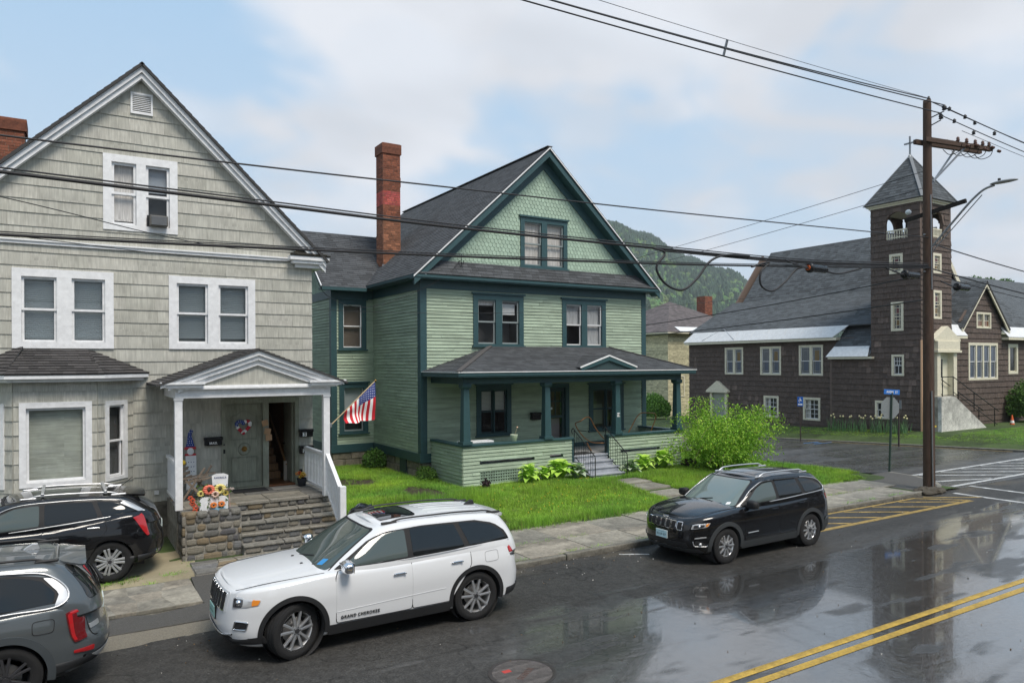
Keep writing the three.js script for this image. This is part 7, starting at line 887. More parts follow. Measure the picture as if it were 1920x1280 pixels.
// the big arching bush at the lawn's corner
{
  rnd = mulberry(61);
  const B = thing('arching_bush', 'large bright green bush with arching branches beside the porch', 'bush', [19.8, .25, -17.9]), pts = [], stems = [];
  for (let k = 0; k < 150; k++) {
    const az = R(0, 6.283), out = Math.pow(R(0, 1), .6), up = R(.9, 2.75) * (1 - .5 * out * R(.3, 1)), L = (R(.6, 1.75) + (Math.cos(az - .2) > .5 ? .5 : 0)) * (.35 + .65 * out), droop = R(.2, .95) * out, top = k < 16 ? R(.2, .9) : 0, path = [];
    for (let i = 0; i <= 9; i++) { const t = i / 9, r = .12 + L * Math.pow(t, 1.25) * 1.25, y = (up + top) * Math.sin(Math.min(1, t * 1.15) * PI / 2) - droop * Math.pow(t, 3) * 1.2; path.push([Math.cos(az + .25 * t) * r, Math.max(.06, y * (1)), Math.sin(az + .25 * t) * r]); }
    if (k < 70) stems.push(tube(path, .008, 12, 4)); const cv = new THREE.CatmullRomCurve3(path.map(p => V(...p))); const n = 90 + 80 * out; for (let i = 0; i < n; i++) { const t = Math.pow(R(0, 1), .65), p = cv.getPoint(.12 + .88 * t), s = .05 + .15 * (1 - Math.abs(t - .6)); pts.push([p.x + R(-s, s), p.y + R(-s, s), p.z + R(-s, s), R(.8, 1.2), t]); }
  }
  for (let i = 0; i < 5500; i++) { const a = R(0, 6.283), e = R(0, 1), r = Math.cbrt(R(.05, 1)); pts.push([Math.cos(a) * r * 1.35 * (.5 + .6 * e), .25 + e * 1.6 * Math.sqrt(1 - .55 * r * r), Math.sin(a) * r * 1.3 * (.5 + .6 * e), R(.8, 1.2), .4]); }
  obj('branches', stems, mat([.08, .055, .035], .9), B);
  leaves(B, pts, leafGeo(.075, .04), leafM([1, 1, 1], .3), p => { const k = R(.75, 1.2); return R(0, 1) < .25 ? [.44 * k, .66 * k, .07 * k] : [.28 * k, .52 * k, .05 * k]; });
}
function shrub(name, label, x, y, z, rx, ry, n, rgb, cat = 'shrub', leaf = [.09, .055], flow) {
  const S = thing(name, label, cat, [x, y, z]), pts = []; rnd = mulberry(Math.floor(x * 91 + n));
  for (let i = 0; i < n; i++) { const a = R(0, 6.283), v = R(-.25, 1), r = Math.pow(R(0, 1), .28), q = Math.sqrt(Math.max(0, 1 - v * v)), k = .8 + .35 * vnoise(Math.cos(a) * 3 + 7, v * 3 + Math.sin(a) * 3 + 7); pts.push([Math.cos(a) * q * r * rx * k, ry * (.28 + .72 * v * r * k), Math.sin(a) * q * r * rx * k]); }
  obj('stem', [0, 1, 2, 3].map(i => tube([[0, 0, 0], [Math.cos(i * 1.7) * rx * .2, ry * .4, Math.sin(i * 1.7) * rx * .2], [Math.cos(i * 1.7) * rx * .5, ry * .8, Math.sin(i * 1.7) * rx * .5]], .015 + rx * .012, 8, 5)), mat([.07, .05, .035], .9), S);
  leaves(S, pts, leafGeo(...leaf), leafM([1, 1, 1], .25), () => { const k = R(.65, 1.25); return rgb.map(c => c * k); });
  return S;
}
shrub('round_shrub', 'rounded green shrub in front of the yellow house', 43.2, -.75, -46.5, 1.25, 2.2, 9000, [.10, .24, .035], 'shrub', [.16, .1]);
shrub('side_shrub', 'green shrub growing beside the church steps at the wall', 51.2, .25, -21.4, 1.3, 2.6, 7000, [.09, .19, .03], 'shrub', [.14, .08]);
for (const [x, z, h, r, lab] of [[80, -42, 13.2, 4, 'leafy green tree rising between the church gable and the dark roof'], [96, -46, 16.2, 4.5, 'tall tree top showing over the dark roofed building']]) {
  const T2 = thing('leafy_tree', lab, 'tree', [x, -1, z]), pts = []; rnd = mulberry(x); obj('trunk', [lathe([[.35, 0], [.25, h * .4], [.1, h * .75], [.001, h * .9]], 10), ...[0, 1, 2, 3, 4].map(i => tube([[0, h * (.35 + .08 * i), 0], [Math.cos(i * 2.4) * r * .4, h * (.5 + .08 * i), Math.sin(i * 2.4) * r * .4], [Math.cos(i * 2.4) * r * .8, h * (.62 + .07 * i), Math.sin(i * 2.4) * r * .8]], .09, 10, 5))], mat([.07, .05, .04], .9), T2);
  const cl = Array.from({ length: 26 }, () => { const a = R(0, 6.28), q = R(.1, 1); return [Math.cos(a) * r * q * .85, h * R(.42, 1) - q * .6, Math.sin(a) * r * q * .85, R(.8, 1.5)]; }); for (let i = 0; i < 12000; i++) { const c = cl[Math.floor(R(0, 26))], a = R(0, 6.28), v = R(-1, 1), q = Math.cbrt(R(.1, 1)) * c[3], s = Math.sqrt(1 - v * v); pts.push([c[0] + Math.cos(a) * s * q, c[1] + v * q * .8, c[2] + Math.sin(a) * s * q]); }
  leaves(T2, pts, leafGeo(.26, .18), leafM([1, 1, 1], .25), () => { const k = R(.7, 1.3); return [.09 * k, .19 * k, .035 * k]; }, 'crown');
}
// hostas along the porch: every broad leaf a piece
{
  const shapes = [0, 1, 2].map(k => { const n = 8, P = [], I = [], L = .34, W = .24 + k * .03; for (let i = 0; i <= n; i++) { const t = i / n, w = W * Math.pow(Math.sin(PI * Math.pow(t, .72)), .8), x = .06 + L * t, y = .16 * Math.sin(t * 2.2) - .12 * t * t; P.push(x, y + .05 * (w / W), -w / 2, x, y, 0, x, y + .05 * (w / W), w / 2); if (i < n) { const a = i * 3; I.push(a, a + 1, a + 3, a + 1, a + 4, a + 3, a + 1, a + 2, a + 4, a + 2, a + 5, a + 4); } } const g = new THREE.BufferGeometry(); g.setAttribute('position', new THREE.Float32BufferAttribute(P, 3)); g.setIndex(I); g.computeVertexNormals(); return triuv(g); });
  const ms = [leafM([.48, .74, .09], .25), leafM([.36, .62, .07], .25), leafM([.56, .78, .15], .25)], mw = [leafM([.45, .55, .38], .25), leafM([.12, .26, .06], .25)];
  const host = (x, z, s, n, lab, vari, seed) => { rnd = mulberry(seed); const H = thing('hosta', lab, 'plant', [x, yardY(x, z), z]); for (let i = 0; i < n; i++) { const m = new THREE.Mesh(shapes[i % 3], vari ? mw[i % 3 ? 0 : 1] : ms[Math.floor(R(0, 3))]); m.name = 'leaf'; const ring = i / n; m.rotation.set(0, i * 2.4 + R(-.3, .3), lerp(1.05, .1, ring) + R(-.12, .12), 'YZX'); m.position.y = lerp(.16, .04, ring) * s; m.scale.setScalar(s * R(.8, 1.2)); shadows(m); H.add(m); } };
  host(12.55, -19.35, 1.15, 34, 'low hosta with bright yellow green leaves at the end of the porch lattice', false, 1); host(13.75, -19.3, 1.35, 44, 'largest yellow green hosta left of the porch steps', false, 2); host(14.3, -19.15, 1.1, 26, 'hosta with white edged leaves beside the wooden steps', true, 3); host(13.25, -19.45, .9, 24, 'small dark leaved hosta between two bright hostas', false, 4); host(16.65, -19.2, .95, 24, 'hosta with white edged leaves right of the wooden steps', true, 5); host(17.35, -19.3, 1.15, 34, 'yellow green hosta right of the porch steps', false, 6); host(18.3, -19.35, 1.3, 40, 'broad yellow green hosta near the right end of the porch', false, 7);
  shrub('purple_seedling', 'small dark purple plant at the foot of the porch corner', 11.0, yardY(11, -19.35), -19.35, .16, .3, 220, [.05, .025, .035], 'plant', [.06, .04]); shrub('purple_seedling', 'dark purple plant beside the last hosta at the porch end', 19.5, yardY(19.5, -19.2), -19.2, .3, .35, 500, [.06, .025, .03], 'plant', [.06, .045]);
  shrub('weed_clump', 'leafy weeds growing against the stone foundation of the green house', 9.75, yardY(9.75, -25.4), -25.4, .5, .75, 1600, [.10, .22, .035], 'plant', [.09, .05]); shrub('weed_clump', 'low weeds at the corner where porch meets house wall', 10.1, yardY(10.1, -21.7), -21.7, .35, .45, 900, [.13, .26, .04], 'plant', [.07, .045]);
}
// irises by the church
{
  const blade = (h, lean, az, x, z, w) => { const P = [], I = []; for (let i = 0; i <= 3; i++) { const t = i / 3, r = lean * t * t, ww = w * (1 - .9 * t); P.push(x + Math.cos(az) * r - Math.sin(az) * ww, h * t, z + Math.sin(az) * r + Math.cos(az) * ww, x + Math.cos(az) * r + Math.sin(az) * ww, h * t, z + Math.sin(az) * r - Math.cos(az) * ww); if (i < 3) I.push(2 * i, 2 * i + 1, 2 * i + 2, 2 * i + 1, 2 * i + 3, 2 * i + 2); } const g = new THREE.BufferGeometry(); g.setAttribute('position', new THREE.Float32BufferAttribute(P, 3)); g.setIndex(I); g.computeVertexNormals(); return g; };
  for (const [z0, z1, n, lab] of [[-27.3, -24.9, 130, 'long bed of iris leaves with pale blooms under the low metal roof'], [-24.6, -23.6, 60, 'iris clump beside the basement window of the tower'], [-23.4, -22.4, 60, 'iris clump at the corner of the church tower']]) { rnd = mulberry(Math.floor(-z0 * 10)); const I = thing('iris_bed', lab, 'plant', [39.5, 0, 0]), g = [], f = []; for (let i = 0; i < n; i++) { const z = R(z0, z1), x = R(-.35, .3), b = yardY(39.5 + x, z), bl = blade(R(.45, .8), R(.05, .35), R(0, 6.28), x, z, .022); g.push(bl.translate(0, b, 0)); if (R(0, 1) < .14) { const h = R(.75, .95); f.push(new THREE.IcosahedronGeometry(.05, 1).scale(1, 1.3, 1).translate(x, b + h, z)); g.push(rod([x, b, z], [x, b + h, z], .008, 4)); } } obj('leaves', g, leafM([.12, .24, .10], .2), I); obj('blooms', f, mat([.55, .50, .28], .8), I); stuff(I.children[0]); stuff(I.children[1]); }
}
// grass blades on the lawns
{
  rnd = mulberry(71);
  const P = [], I = []; let k = 0; for (let b = 0; b < 7; b++) { const a = b * 2.4, r = .02 + .035 * (b % 3), lean = .03 + .05 * ((b * 7) % 5) / 5, h = .75 + .25 * ((b * 3) % 4) / 4, x = Math.cos(a) * r, z = Math.sin(a) * r, w = .0055; for (let i = 0; i <= 2; i++) { const t = i / 2, ww = w * (1 - t * .95), lx = Math.cos(a) * lean * t * t, lz = Math.sin(a) * lean * t * t; P.push(x + lx - Math.sin(a) * ww, h * t * .12, z + lz + Math.cos(a) * ww, x + lx + Math.sin(a) * ww, h * t * .12, z + lz - Math.cos(a) * ww); } for (let i = 0; i < 2; i++) { const q = k + 2 * i; I.push(q, q + 1, q + 2, q + 1, q + 3, q + 2); } k += 6; }
  const g = new THREE.BufferGeometry(); g.setAttribute('position', new THREE.Float32BufferAttribute(P, 3)); g.setIndex(I); g.computeVertexNormals();
  const inBox = (x, z, a, b, c, d) => x > a && x < b && z > c && z < d; const spots = [];
  const bare = (x, z) => { const p1 = ((x - 9.05) / .55) ** 2 + ((z + 19.2) / 1.5) ** 2, p2 = ((x - 7.9) / .8) ** 2 + ((z + 22.6) / .7) ** 2, p3 = ((x - 9.2) / .35) ** 2 + ((z + 16.2) / 1.1) ** 2; return Math.min(p1, p2, p3) + (fbm(x * 2.2, z * 2.2, 3) - .5) * 1.1; };
  for (let i = 0; i < 150000 && spots.length < 105000; i++) { const near = R(0, 1) < .8, x = near ? R(5.8, 24.8) : R(37.9, 53), z = near ? R(-27, -14.75) : R(-34, -12.8); if (near) { const ew = 24.3 - 1.5 * sstep(-15.8, -18.6, z); if (x > ew || inBox(x, z, 14.96, 16.25, -18.5, -14) || inBox(x, z, 10.4, 19.75, -23, -19.8) || inBox(x, z, 10.0, 21, -40, -22) || inBox(x, z, 8.4, 11, -40, -26.5) || (x > 23.4 && z > -15.6) || (z > -14.97 && R(0, 1) > .2) || inBox(x, z, 0, 5.55, -19, -12) || (x < 6.6 && z > -15.5) || (x < 8.4 && z > -15.1)) continue; const b = bare(x, z); if (b < 1 && R(0, 1) > .05) continue; } else { if (inBox(x, z, 39.9, 60, -60, -22.0) || inBox(x, z, 39, 50.6, -22.4, -20) || x < 38.5 || (z < -27.4 && x > 40.6)) continue; }
    const tall = near ? (.8 + 1.6 * sstep(.42, .68, fbm(x * .45 + 3, z * .5 + 17, 3)) * sstep(-19.4, -18.2, z) * sstep(24, 9, x)) : .42; spots.push([x, yardY(x, z) - .008, z, tall * R(.5, 1.55), near]); }
  for (let i = 0; i < 1500; i++) { const k = i % 4, x = R(6.7, 22.6); if (vnoise(x * 1.4 + k * 9, k * 5) < .56) continue; const z = [-13.62, -14.93, -12.58, -14.99][k] + R(-.02, .02); spots.push([x, .095, z, R(.12, k === 3 ? 1.1 : .5), true]); } for (let i = 0; i < 700; i++) { const x = R(.2, 2.2), z = R(-16.3, -14.9); if (vnoise(x * 2.2, z * 2.2) > .55) spots.push([x, .075, z, R(.1, .45), true]); }
  const im = new THREE.InstancedMesh(g, leafM([1, 1, 1], .25), spots.length); spots.forEach((p, i) => { tmpQ.setFromAxisAngle(V(R(-.2, .2), 1, R(-.2, .2)).normalize(), R(0, 6.28)); tmpM.compose(V(p[0], p[1], p[2]), tmpQ, V(1.15, p[3], 1.15)); im.setMatrixAt(i, tmpM); const y = fbm(p[0] * .7 + 50, p[2] * .7, 3), kk = R(.55, 1.2) * (.72 + .5 * fbm(p[0] * 1.7 + 9, p[2] * 1.7 + 30, 3)); if (h2(i, 3) < .05) tmpC.setRGB(.34 * kk, .30 * kk, .12 * kk); else tmpC.setRGB((.15 + .30 * y) * kk, (.42 + .24 * y) * kk, .06 * kk); im.setColorAt(i, tmpC); }); im.name = 'lawn_grass'; shadows(im); im.userData = { kind: 'stuff', label: 'uneven green grass covering the lawns', category: 'grass' }; scene.add(im);
  const pm = mat([.10, .075, .05], 1, 'speck', 1.5, { bump: .03, bs: 3 }); for (const [x, z, rx, rz] of [[9.05, -19.2, .8, 1.8], [7.9, -22.6, 1.1, .95], [9.2, -16.2, .5, 1.3]]) { const q = new THREE.CircleGeometry(1, 40).rotateX(-PI / 2), p = q.attributes.position; for (let i = 0; i < p.count; i++) { const X = x + p.getX(i) * rx * (.85 + .3 * vnoise(p.getX(i) * 3 + x, p.getZ(i) * 3 + z)), Z = z + p.getZ(i) * rz; p.setXYZ(i, X, yardY(X, Z) + .012, Z); } q.computeVertexNormals(); struct('bare_earth', q, pm); }
  // grit and leaf litter
  { const N = 900, li = new THREE.InstancedMesh(new THREE.TetrahedronGeometry(.011, 0), mat([1, 1, 1], .9), N); for (let i = 0; i < N; i++) { const kb = i % 3, x = R(-1, 24), z = kb ? -12.36 + Math.pow(R(0, 1), 2.2) * 1.1 : R(-12, -5), s = R(.4, 1.5); tmpQ.setFromEuler(tmpE.set(R(0, 6), R(0, 6), R(0, 6))); tmpM.compose(V(x, .008, z), tmpQ, V(s * 1.4, s * .5, s)); li.setMatrixAt(i, tmpM); const t = R(.4, 1.2); tmpC.setRGB(...(R(0, 1) < .3 ? [.5 * t, .48 * t, .44 * t] : [.16 * t, .115 * t, .07 * t])); li.setColorAt(i, tmpC); } li.name = 'road_litter'; shadows(li); li.userData = { kind: 'stuff', label: 'scattered grit and leaf litter along the kerb and road', category: 'litter' }; scene.add(li); }
  // dandelions
  const dg = [], N = 70; for (let i = 0; i < N; i++) { const x = R(10, 14.6), z = R(-19, -15.3); dg.push(new THREE.IcosahedronGeometry(.016, 0).translate(x, yardY(x, z) + R(.09, .2), z)); } const dd = stuff(obj('dandelions', dg, mat([.6, .45, .03], .8))); dd.userData = { kind: 'stuff', label: 'scattered yellow dandelion heads in the front lawn', category: 'flowers' }; scene.add(dd);
}
// ================================================================ small things on and around the porches
function canvasMat(w, h, draw, o = {}) { const c = document.createElement('canvas'); c.width = w; c.height = h; draw(c.getContext('2d'), w, h); const t = new THREE.CanvasTexture(c); t.colorSpace = THREE.SRGBColorSpace; return new THREE.MeshStandardMaterial({ map: t, roughness: .8, ...o }); }
function star(x, cx, cy, r, col) { x.fillStyle = col; x.beginPath(); for (let i = 0; i < 10; i++) { const a = -PI / 2 + i * PI / 5, q = i % 2 ? r * .4 : r; x.lineTo(cx + Math.cos(a) * q, cy + Math.sin(a) * q); } x.closePath(); x.fill(); }
const stars = canvasMat(128, 128, (x, w, h) => { x.fillStyle = '#24408a'; x.fillRect(0, 0, w, h); for (let i = 0; i < 5; i++) for (let j = 0; j < 5; j++) star(x, 14 + i * 26 + (j % 2) * 10, 14 + j * 26, 8, '#f2f2f2'); }); stars.map.wrapS = stars.map.wrapT = THREE.RepeatWrapping; stars.map.repeat.set(4, 4);
{
  rnd = mulberry(81);
  // flag on the porch post
  const F = thing('flag', 'striped national flag hanging from a pole on the white porch post', 'flag', [5.36, 2.70, -16.9]);
  obj('pole', rod([0, 0, .05], [1.05, 1.02, .18], .014), mat([.55, .42, .25], .5), F); obj('finial', new THREE.SphereGeometry(.03, 10, 8).translate(1.07, 1.04, .18), mt.brass, F); obj('bracket', rbox(-.05, -.05, -.02, .03, .05, .07, .01), mt.galv, F);
  const fm = canvasMat(512, 320, (x, w, h) => { for (let i = 0; i < 13; i++) { x.fillStyle = i % 2 ? '#f4f2ee' : '#c4202c'; x.fillRect(0, i * h / 13, w, h / 13 + 1); } x.fillStyle = '#2b3a78'; x.fillRect(0, 0, w * .4, h * 7 / 13); for (let r = 0; r < 9; r++) for (let c = 0; c < (r % 2 ? 5 : 6); c++) star(x, 18 + c * 34 + (r % 2) * 17, 14 + r * 18.5, 7, '#fff'); }, { side: DS });
  const nu = 40, nv = 26, P = [], U = [], I = []; for (let j = 0; j <= nv; j++) for (let i = 0; i <= nu; i++) { const u = i / nu, v = j / nv; // v: down the hoist along the pole, u: fly
    const s = lerp(1.02, .32, v), hx = 1.05 * s, hy = 1.02 * s, fall = u * .98, fold = Math.sin(u * 5 + v * 2.6) * .06 * u + Math.sin(v * 9 + u * 2) * .035 * u; P.push(hx - .04 * u * Math.sin(v * 6) - .01, hy - u * lerp(.95, .30, v) + .012 * Math.sin(u * 9 + v * 12) * u, .05 + .13 * s + fold * (1 + 1.3 * v)); U.push(u, 1 - v); }
  for (let j = 0; j < nv; j++) for (let i = 0; i < nu; i++) { const a = j * (nu + 1) + i; I.push(a, a + nu + 1, a + 1, a + 1, a + nu + 1, a + nu + 2); } const g = new THREE.BufferGeometry(); g.setAttribute('position', new THREE.Float32BufferAttribute(P, 3)); g.setAttribute('uv', new THREE.Float32BufferAttribute(U, 2)); g.setIndex(I); g.computeVertexNormals(); obj('cloth', g, fm, F, true);
  // heart wreath
  const Wr = thing('heart_wreath', 'red, white and blue heart wreath hanging on the closed door', 'wreath', [3.78, 2.62, -18.84]); for (let i = 0; i < 26; i++) { const t = i / 26 * 2 * PI, x = .16 * Math.pow(Math.sin(t), 3), y = .14 * Math.cos(t) - .05 * Math.cos(2 * t) - .02 * Math.cos(3 * t); const blue = x < .02 && y > 0, m = blue ? stars : (i % 4 < 2 ? mat([.5, .03, .05], .8) : mt.white); const b = obj('ruffle', new THREE.IcosahedronGeometry(.045, 1).scale(1, 1, .7).translate(x, y, .02 + R(0, .015)), m, Wr); }
  // gnome board
  const G = thing('welcome_board', 'tall white leaning board with a starred gnome hat and the word HOME', 'board', [2.55, 1.07, -18.62], .15); G.rotation.x = -.10;
  obj('board', rbox(-.11, .12, 0, .13, .95, .02, .004), mt.white, G); obj('hat', extr([[-.10, 1.12], [.10, 1.12], [.06, 1.28], [.03, 1.42], [.07, 1.5], [.02, 1.55], [-.04, 1.46], [-.07, 1.28]], .02).translate(0, 0, .0), stars, G); obj('hat_band', extr([[-.14, 1.07], [.13, 1.07], [.12, 1.13], [-.13, 1.13]], .026), mat([.5, .04, .05], .7), G); obj('beard', new THREE.SphereGeometry(.08, 14, 10).scale(1, 1.1, .35).translate(0, 1.02, .02), mt.white, G); obj('boots', [extr([[-.13, .92], [.13, .92], [.12, .97], [-.12, .97]], .026)], mat([.5, .04, .05], .7), G); obj('lettering', text('HOME', .065, .003, fontS).translate(.01, .38, .02), mat([.08, .08, .09], .7), G); for (const [x, y] of [[-.05, .55], [.01, .55], [.07, .55], [-.05, .66], [.07, .66], [-.05, .77], [.01, .77], [.07, .77], [.01, .66]]) obj('star_print', new THREE.CylinderGeometry(.013, .013, .004, 5).rotateX(PI / 2).translate(x, y, .022), mat([.05, .07, .2], .7), G);
  // wooden chair heap
  const C = thing('folding_chair', 'weathered wooden folding chair beside the starred welcome board', 'chair', [2.6, 1.07, -17.85], -.5); const wm = mat([.34, .29, .24], .85, 'wood', 2); for (const z of [-.22, .22]) { obj('leg', bar([-.28, 0, z], [.22, .75, z], .03, .045), wm, C); obj('leg', bar([.28, 0, z], [-.2, .48, z], .03, .045), wm, C); obj('armrest', bar([-.25, .5, z], [.3, .58, z], .05, .025), wm, C); } for (let i = 0; i < 5; i++) obj('seat_slat', bar([-.2 + i * .1, .42 + i * .015, -.23], [-.2 + i * .1, .42 + i * .015, .23], .07, .018), wm, C); for (let i = 0; i < 4; i++) obj('back_slat', bar([-.24 - i * .04, .5 + i * .1, -.23], [-.24 - i * .04, .5 + i * .1, .23], .02, .07), wm, C); obj('cushion_flower', new THREE.IcosahedronGeometry(.06, 1).translate(-.3, .86, .1), mat([.6, .42, .03], .8), C);
  // decorated white birdhouse planter in the stone planter
  const fl = (par, x, y, z, r, rgb, n = 9) => { const m = mat(rgb, .8); for (let i = 0; i < n; i++) { const a = i / n * 6.28; const p = obj('petal', new THREE.SphereGeometry(r * .45, 6, 4).scale(1, .5, 1).translate(x + Math.cos(a) * r * .6, y + Math.sin(a) * r * .6, z), m, par); } obj('flower_centre', new THREE.SphereGeometry(r * .25, 8, 6).translate(x, y, z + r * .15), mat([.08, .04, .015], .8), par); };
  const D = thing('flower_decoration', 'white wooden house decoration covered with silk flowers in the stone planter', 'decoration', [2.72, .96, -16.62]); obj('house_front', extr([[-.28, 0], [.28, 0], [.28, .3], [.22, .36], [-.22, .36], [-.28, .3]], .12, .006).translate(0, 0, -.06), mt.white, D); obj('shutter', [box(-.2, .06, .065, -.14, .26, .075)], mt.white, D); obj('blue_box', extr([[-.02, .02], [.2, .02], [.22, .12], [-.04, .12]], .06).translate(0, 0, .06), mat([.25, .5, .68], .7), D);
  fl(D, -.02, .2, .13, .075, [.75, .22, .04]); fl(D, .14, .21, .13, .075, [.75, .22, .04]); fl(D, -.1, .52, .05, .13, [.78, .2, .13], 12); fl(D, .12, .52, .05, .13, [.78, .65, .22], 12); fl(D, .02, .42, .08, .09, [.7, .5, .42]); fl(D, .24, .42, .04, .07, [.75, .6, .15]); fl(D, -.26, .45, .04, .08, [.72, .62, .2]); for (let i = 0; i < 7; i++) fl(D, -.34 - R(0, .14), .04 + i * .055, .0 + R(-.05, .05), .06, [.62, .10, .04], 6); shrubLeaves(D);
  function shrubLeaves(par) { const pts = []; for (let i = 0; i < 260; i++) pts.push([R(-.34, .3), R(.05, .6), R(-.08, .1)]); leaves(par, pts, leafGeo(.07, .04), leafM([1, 1, 1], .2), () => { const k = R(.6, 1.2); return [.10 * k, .2 * k, .04 * k]; }); }
  const S = thing('metal_flower_stake', 'thin pink garden stake with a metal flower in the stone planter', 'stake', [3.05, .96, -16.55]); obj('stem', rod([0, 0, 0], [-.03, .5, 0], .007), mat([.5, .3, .28], .6), S); for (let i = 0; i < 9; i++) { const a = i / 9 * 6.28; obj('petal', rod([-.03, .5, 0], [-.03 + Math.cos(a) * .11, .5 + Math.sin(a) * .05, Math.sin(a) * .1], .009, 5), mat([.6, .5, .45], .5), S); }
  const A = thing('lettered_sign', 'white arched sign reading AMERICA behind the silk flowers', 'sign', [2.92, 1.45, -17.0], -.15); obj('panel', extr([[-.15, 0], [.15, 0], [.17, .26], [.08, .3], [-.08, .3], [-.17, .26]], .015), mt.white, A); obj('lettering', text('AMERICA', .042, .003).translate(0, .21, .016), mat([.06, .09, .2], .7), A); obj('stake', rod([0, -.5, 0], [0, 0, 0], .01), mt.iron, A);
  const Pt = thing('flower_pot', 'dark woven pot of orange and yellow flowers beside the open doorway', 'flower pot', [5.12, 1.07, -18.45]); obj('pot', lathe([[.001, 0], [.09, 0], [.125, .2], [.115, .2], [.08, .02]], 18), mat([.035, .04, .05], .8, 'speck', 6), Pt); for (let i = 0; i < 14; i++) { const a = R(0, 6.28), r = R(0, .14); fl(Pt, Math.cos(a) * r, .24 + R(0, .1), Math.sin(a) * r, .05, [[.75, .3, .03], [.8, .55, .08], [.7, .12, .03]][i % 3], 5); } obj('marker', rbox(-.05, .2, -.06, .03, .42, -.04, .006), mt.black, Pt);
  const dm = obj('door_mat', rbox(3.45, 1.075, -18.7, 4.25, 1.09, -18.2, .005), mat([.03, .03, .032], .95, 'speck', 3)); tag(dm, 'black door mat on the stone landing', 'mat'); tag(obj('woven_mat', rbox(4.35, 1.075, -18.6, 5.0, 1.086, -18.15, .004), mat([.36, .34, .31], .95, 'grainH', 3)), 'pale striped mat before the open doorway', 'mat');
  const bg = thing('paper_tags', 'three brown paper tags hanging beside the open doorway', 'tags', [4.31, 2.35, -18.73]); [[-.03, .33, .2], [.03, .12, -.15], [.06, -.04, .05]].forEach(([x, y, a]) => obj('tag', new THREE.BoxGeometry(.15, .15, .01).rotateZ(a).translate(x, y, .02), mat([.46, .28, .16], .85), bg)); 
  // rubbish bag
  const bag = new THREE.IcosahedronGeometry(1, 4), bp = bag.attributes.position; for (let i = 0; i < bp.count; i++) { const v = V().fromBufferAttribute(bp, i), n = .78 + .3 * fbm(v.x * 2.2 + 5, v.y * 2.6 + v.z * 2.2 + 5, 4) + .10 * Math.abs(Math.sin(v.x * 9 + v.z * 7)) ; bp.setXYZ(i, v.x * .42 * n, Math.max(-.2, v.y * .36 * n), v.z * .38 * n); } bag.computeVertexNormals(); tag(obj('rubbish_bag', bag.translate(6.25, .33, -17.2), mat([.012, .012, .014], .22)), 'shiny black rubbish bag on the grass by the white stair railing', 'bag');
  // porch of the green house
  const cop = mat([.32, .155, .055], .4, null, 1, { metalness: .3 }); const R1 = thing('rocker_frame', 'bent copper coloured rocking frame beside the porch steps', 'chair frame', [0, 0, 0], 0, 'bent tube frames on the porch'); obj('loop', tube([[15.5, 2.1, -20.5], [15.75, 2.22, -20.5], [15.95, 2.18, -20.55], [16.2, 1.85, -20.6], [16.6, 1.42, -20.6], [16.95, 1.25, -20.6], [16.9, 1.2, -20.95], [16.4, 1.25, -21.05], [16.0, 1.5, -21.05], [15.6, 1.95, -20.95]], .02, 90, 8, true), cop, R1); obj('rocker', tube([[15.85, 1.3, -20.6], [16.0, 1.05, -20.6], [16.05, 1.01, -20.6]], .018, 12, 6), cop, R1); obj('crossbar', rod([15.75, 1.72, -20.5], [15.72, 1.72, -20.98], .014), mt.iron, R1);
  const R2 = thing('rocker_frame', 'bent copper coloured rocking frame at the far end of the porch', 'chair frame', [0, 0, 0], 0, 'bent tube frames on the porch'); obj('loop', tube([[17.9, 1.2, -20.9], [18.2, 1.75, -20.9], [18.6, 2.2, -20.9], [19.0, 2.22, -20.9], [19.4, 2.15, -20.9], [19.4, 2.0, -20.9], [19.2, 1.6, -20.9], [19.0, 1.2, -20.9], [18.5, 1.02, -20.9]], .02, 80, 8, true), cop, R2);
  const pp = thing('pale_pot', 'pale green flower pot standing on the porch parapet', 'flower pot', [12.35, 1.63, -19.9]); obj('pot', lathe([[.001, 0], [.085, 0], [.125, .2], [.13, .22], [.115, .22], [.075, .02]], 20), mat([.52, .60, .45], .5), pp); obj('soil', new THREE.CylinderGeometry(.11, .11, .01, 16).translate(0, .19, 0), mat([.06, .04, .03], 1), pp); obj('sprout', rod([.03, .2, 0], [.12, .42, 0], .006), mat([.4, .35, .2], .8), pp); obj('bud', new THREE.SphereGeometry(.03, 8, 6).translate(.125, .44, 0), mat([.7, .45, .3], .8), pp);
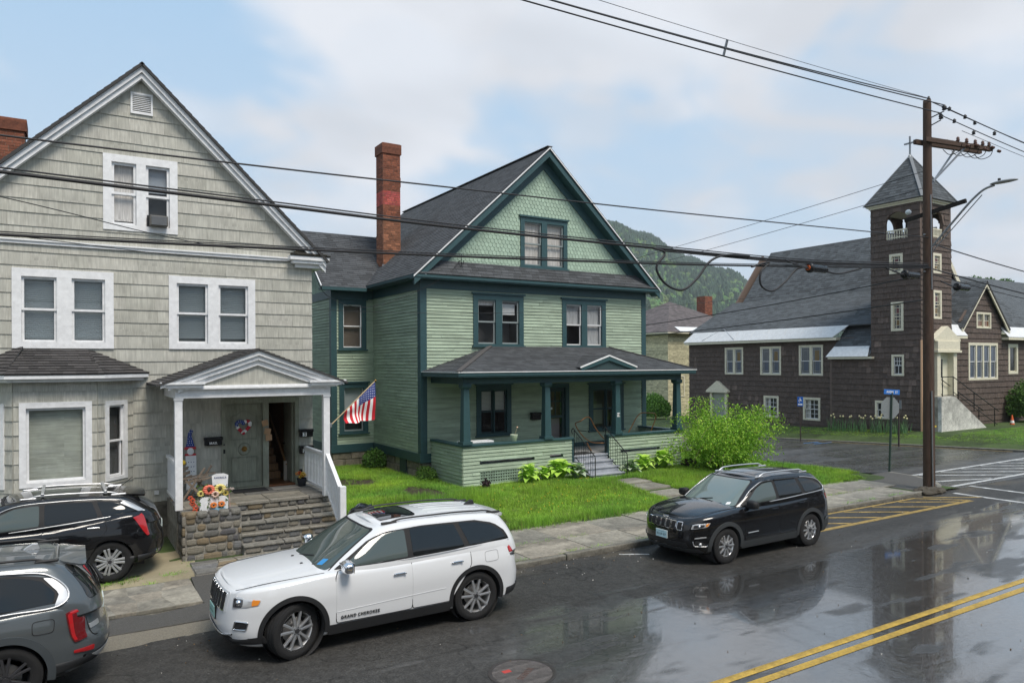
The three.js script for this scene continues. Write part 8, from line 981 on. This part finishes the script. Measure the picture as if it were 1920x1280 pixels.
  const wf = thing('window_screen', 'white slatted window screen lying on the porch parapet', 'window screen', [10.9, 1.64, -20.2], -.05); obj('frame', [rbox(-.35, 0, -.2, .75, .05, -.12, .01), rbox(-.35, 0, .12, .75, .05, .2, .01), rbox(-.35, 0, -.12, -.28, .05, .12, .01), rbox(.68, 0, -.12, .75, .05, .12, .01)], mt.white, wf); for (let i = 0; i < 8; i++) obj('slat', box(-.25 + i * .115, .01, -.12, -.21 + i * .115, .035, .12), mt.sash, wf);
}
// ================================================================ the houses across the street, which the cars and windows mirror
{
  rnd = mulberry(91);
  for (const [x0, x1, h, rgb, lab] of [[-16, -2.2, 6.2, [.30, .27, .23], 'long tan house across the street opposite the grey house'], [2.6, 13, 6.8, [.22, .18, .16], 'brown house across the street opposite the green house'], [14, 27, 6.0, [.32, .33, .33], 'grey house across the street opposite the black parked car'], [28.5, 44, 6.4, [.25, .21, .17], 'tan brown house across the street opposite the church corner'], [46, 66, 6.2, [.2, .2, .2], 'dark house across the street beyond the church corner']]) {
    const H = thing('opposite_house', lab, 'house', [0, 0, 0]), z = 3.2, F = frame([x1, 0, z], [-1, 0, 0], [0, 0, -1]), w = x1 - x0, hs = []; for (const y of [1.0, 3.9]) for (let u = .9; u < w - 1.6; u += 2.4) hs.push([u, y, 1.1, 1.6]);
    wall(H, F, rect(0, -.2, w, h), hs.map(q => hole(...q)), mat(rgb, .85, 'blotch', .5)); hs.forEach(q => win(H, F, ...q, { casing: .1, split: .5 }));
    obj('side_wall', [box(x0, -.2, z + .15, x0 + .15, h, z + 9), box(x1 - .15, -.2, z + .15, x1, h, z + 9), box(x0 + .15, -.2, z + 8.8, x1 - .15, h, z + 9)], mat(rgb, .85, 'blotch', .5), H); roofFace(H, [[x1 + .3, h, z - .3], [x0 - .3, h, z - .3], [x0 - .3, h + 2.6, z + 4.6], [x1 + .3, h + 2.6, z + 4.6]], mt.roofB, { exp: .3, w: [.6, .9] }); roofFace(H, [[x0 - .3, h, z + 9.3], [x1 + .3, h, z + 9.3], [x1 + .3, h + 2.6, z + 4.6], [x0 - .3, h + 2.6, z + 4.6]], mt.roofB, { exp: .4, w: [.8, 1.2] });
  }
}
scene.fog = new THREE.FogExp2(0xd4dce6, .00015);
renderer.render(scene, camera);
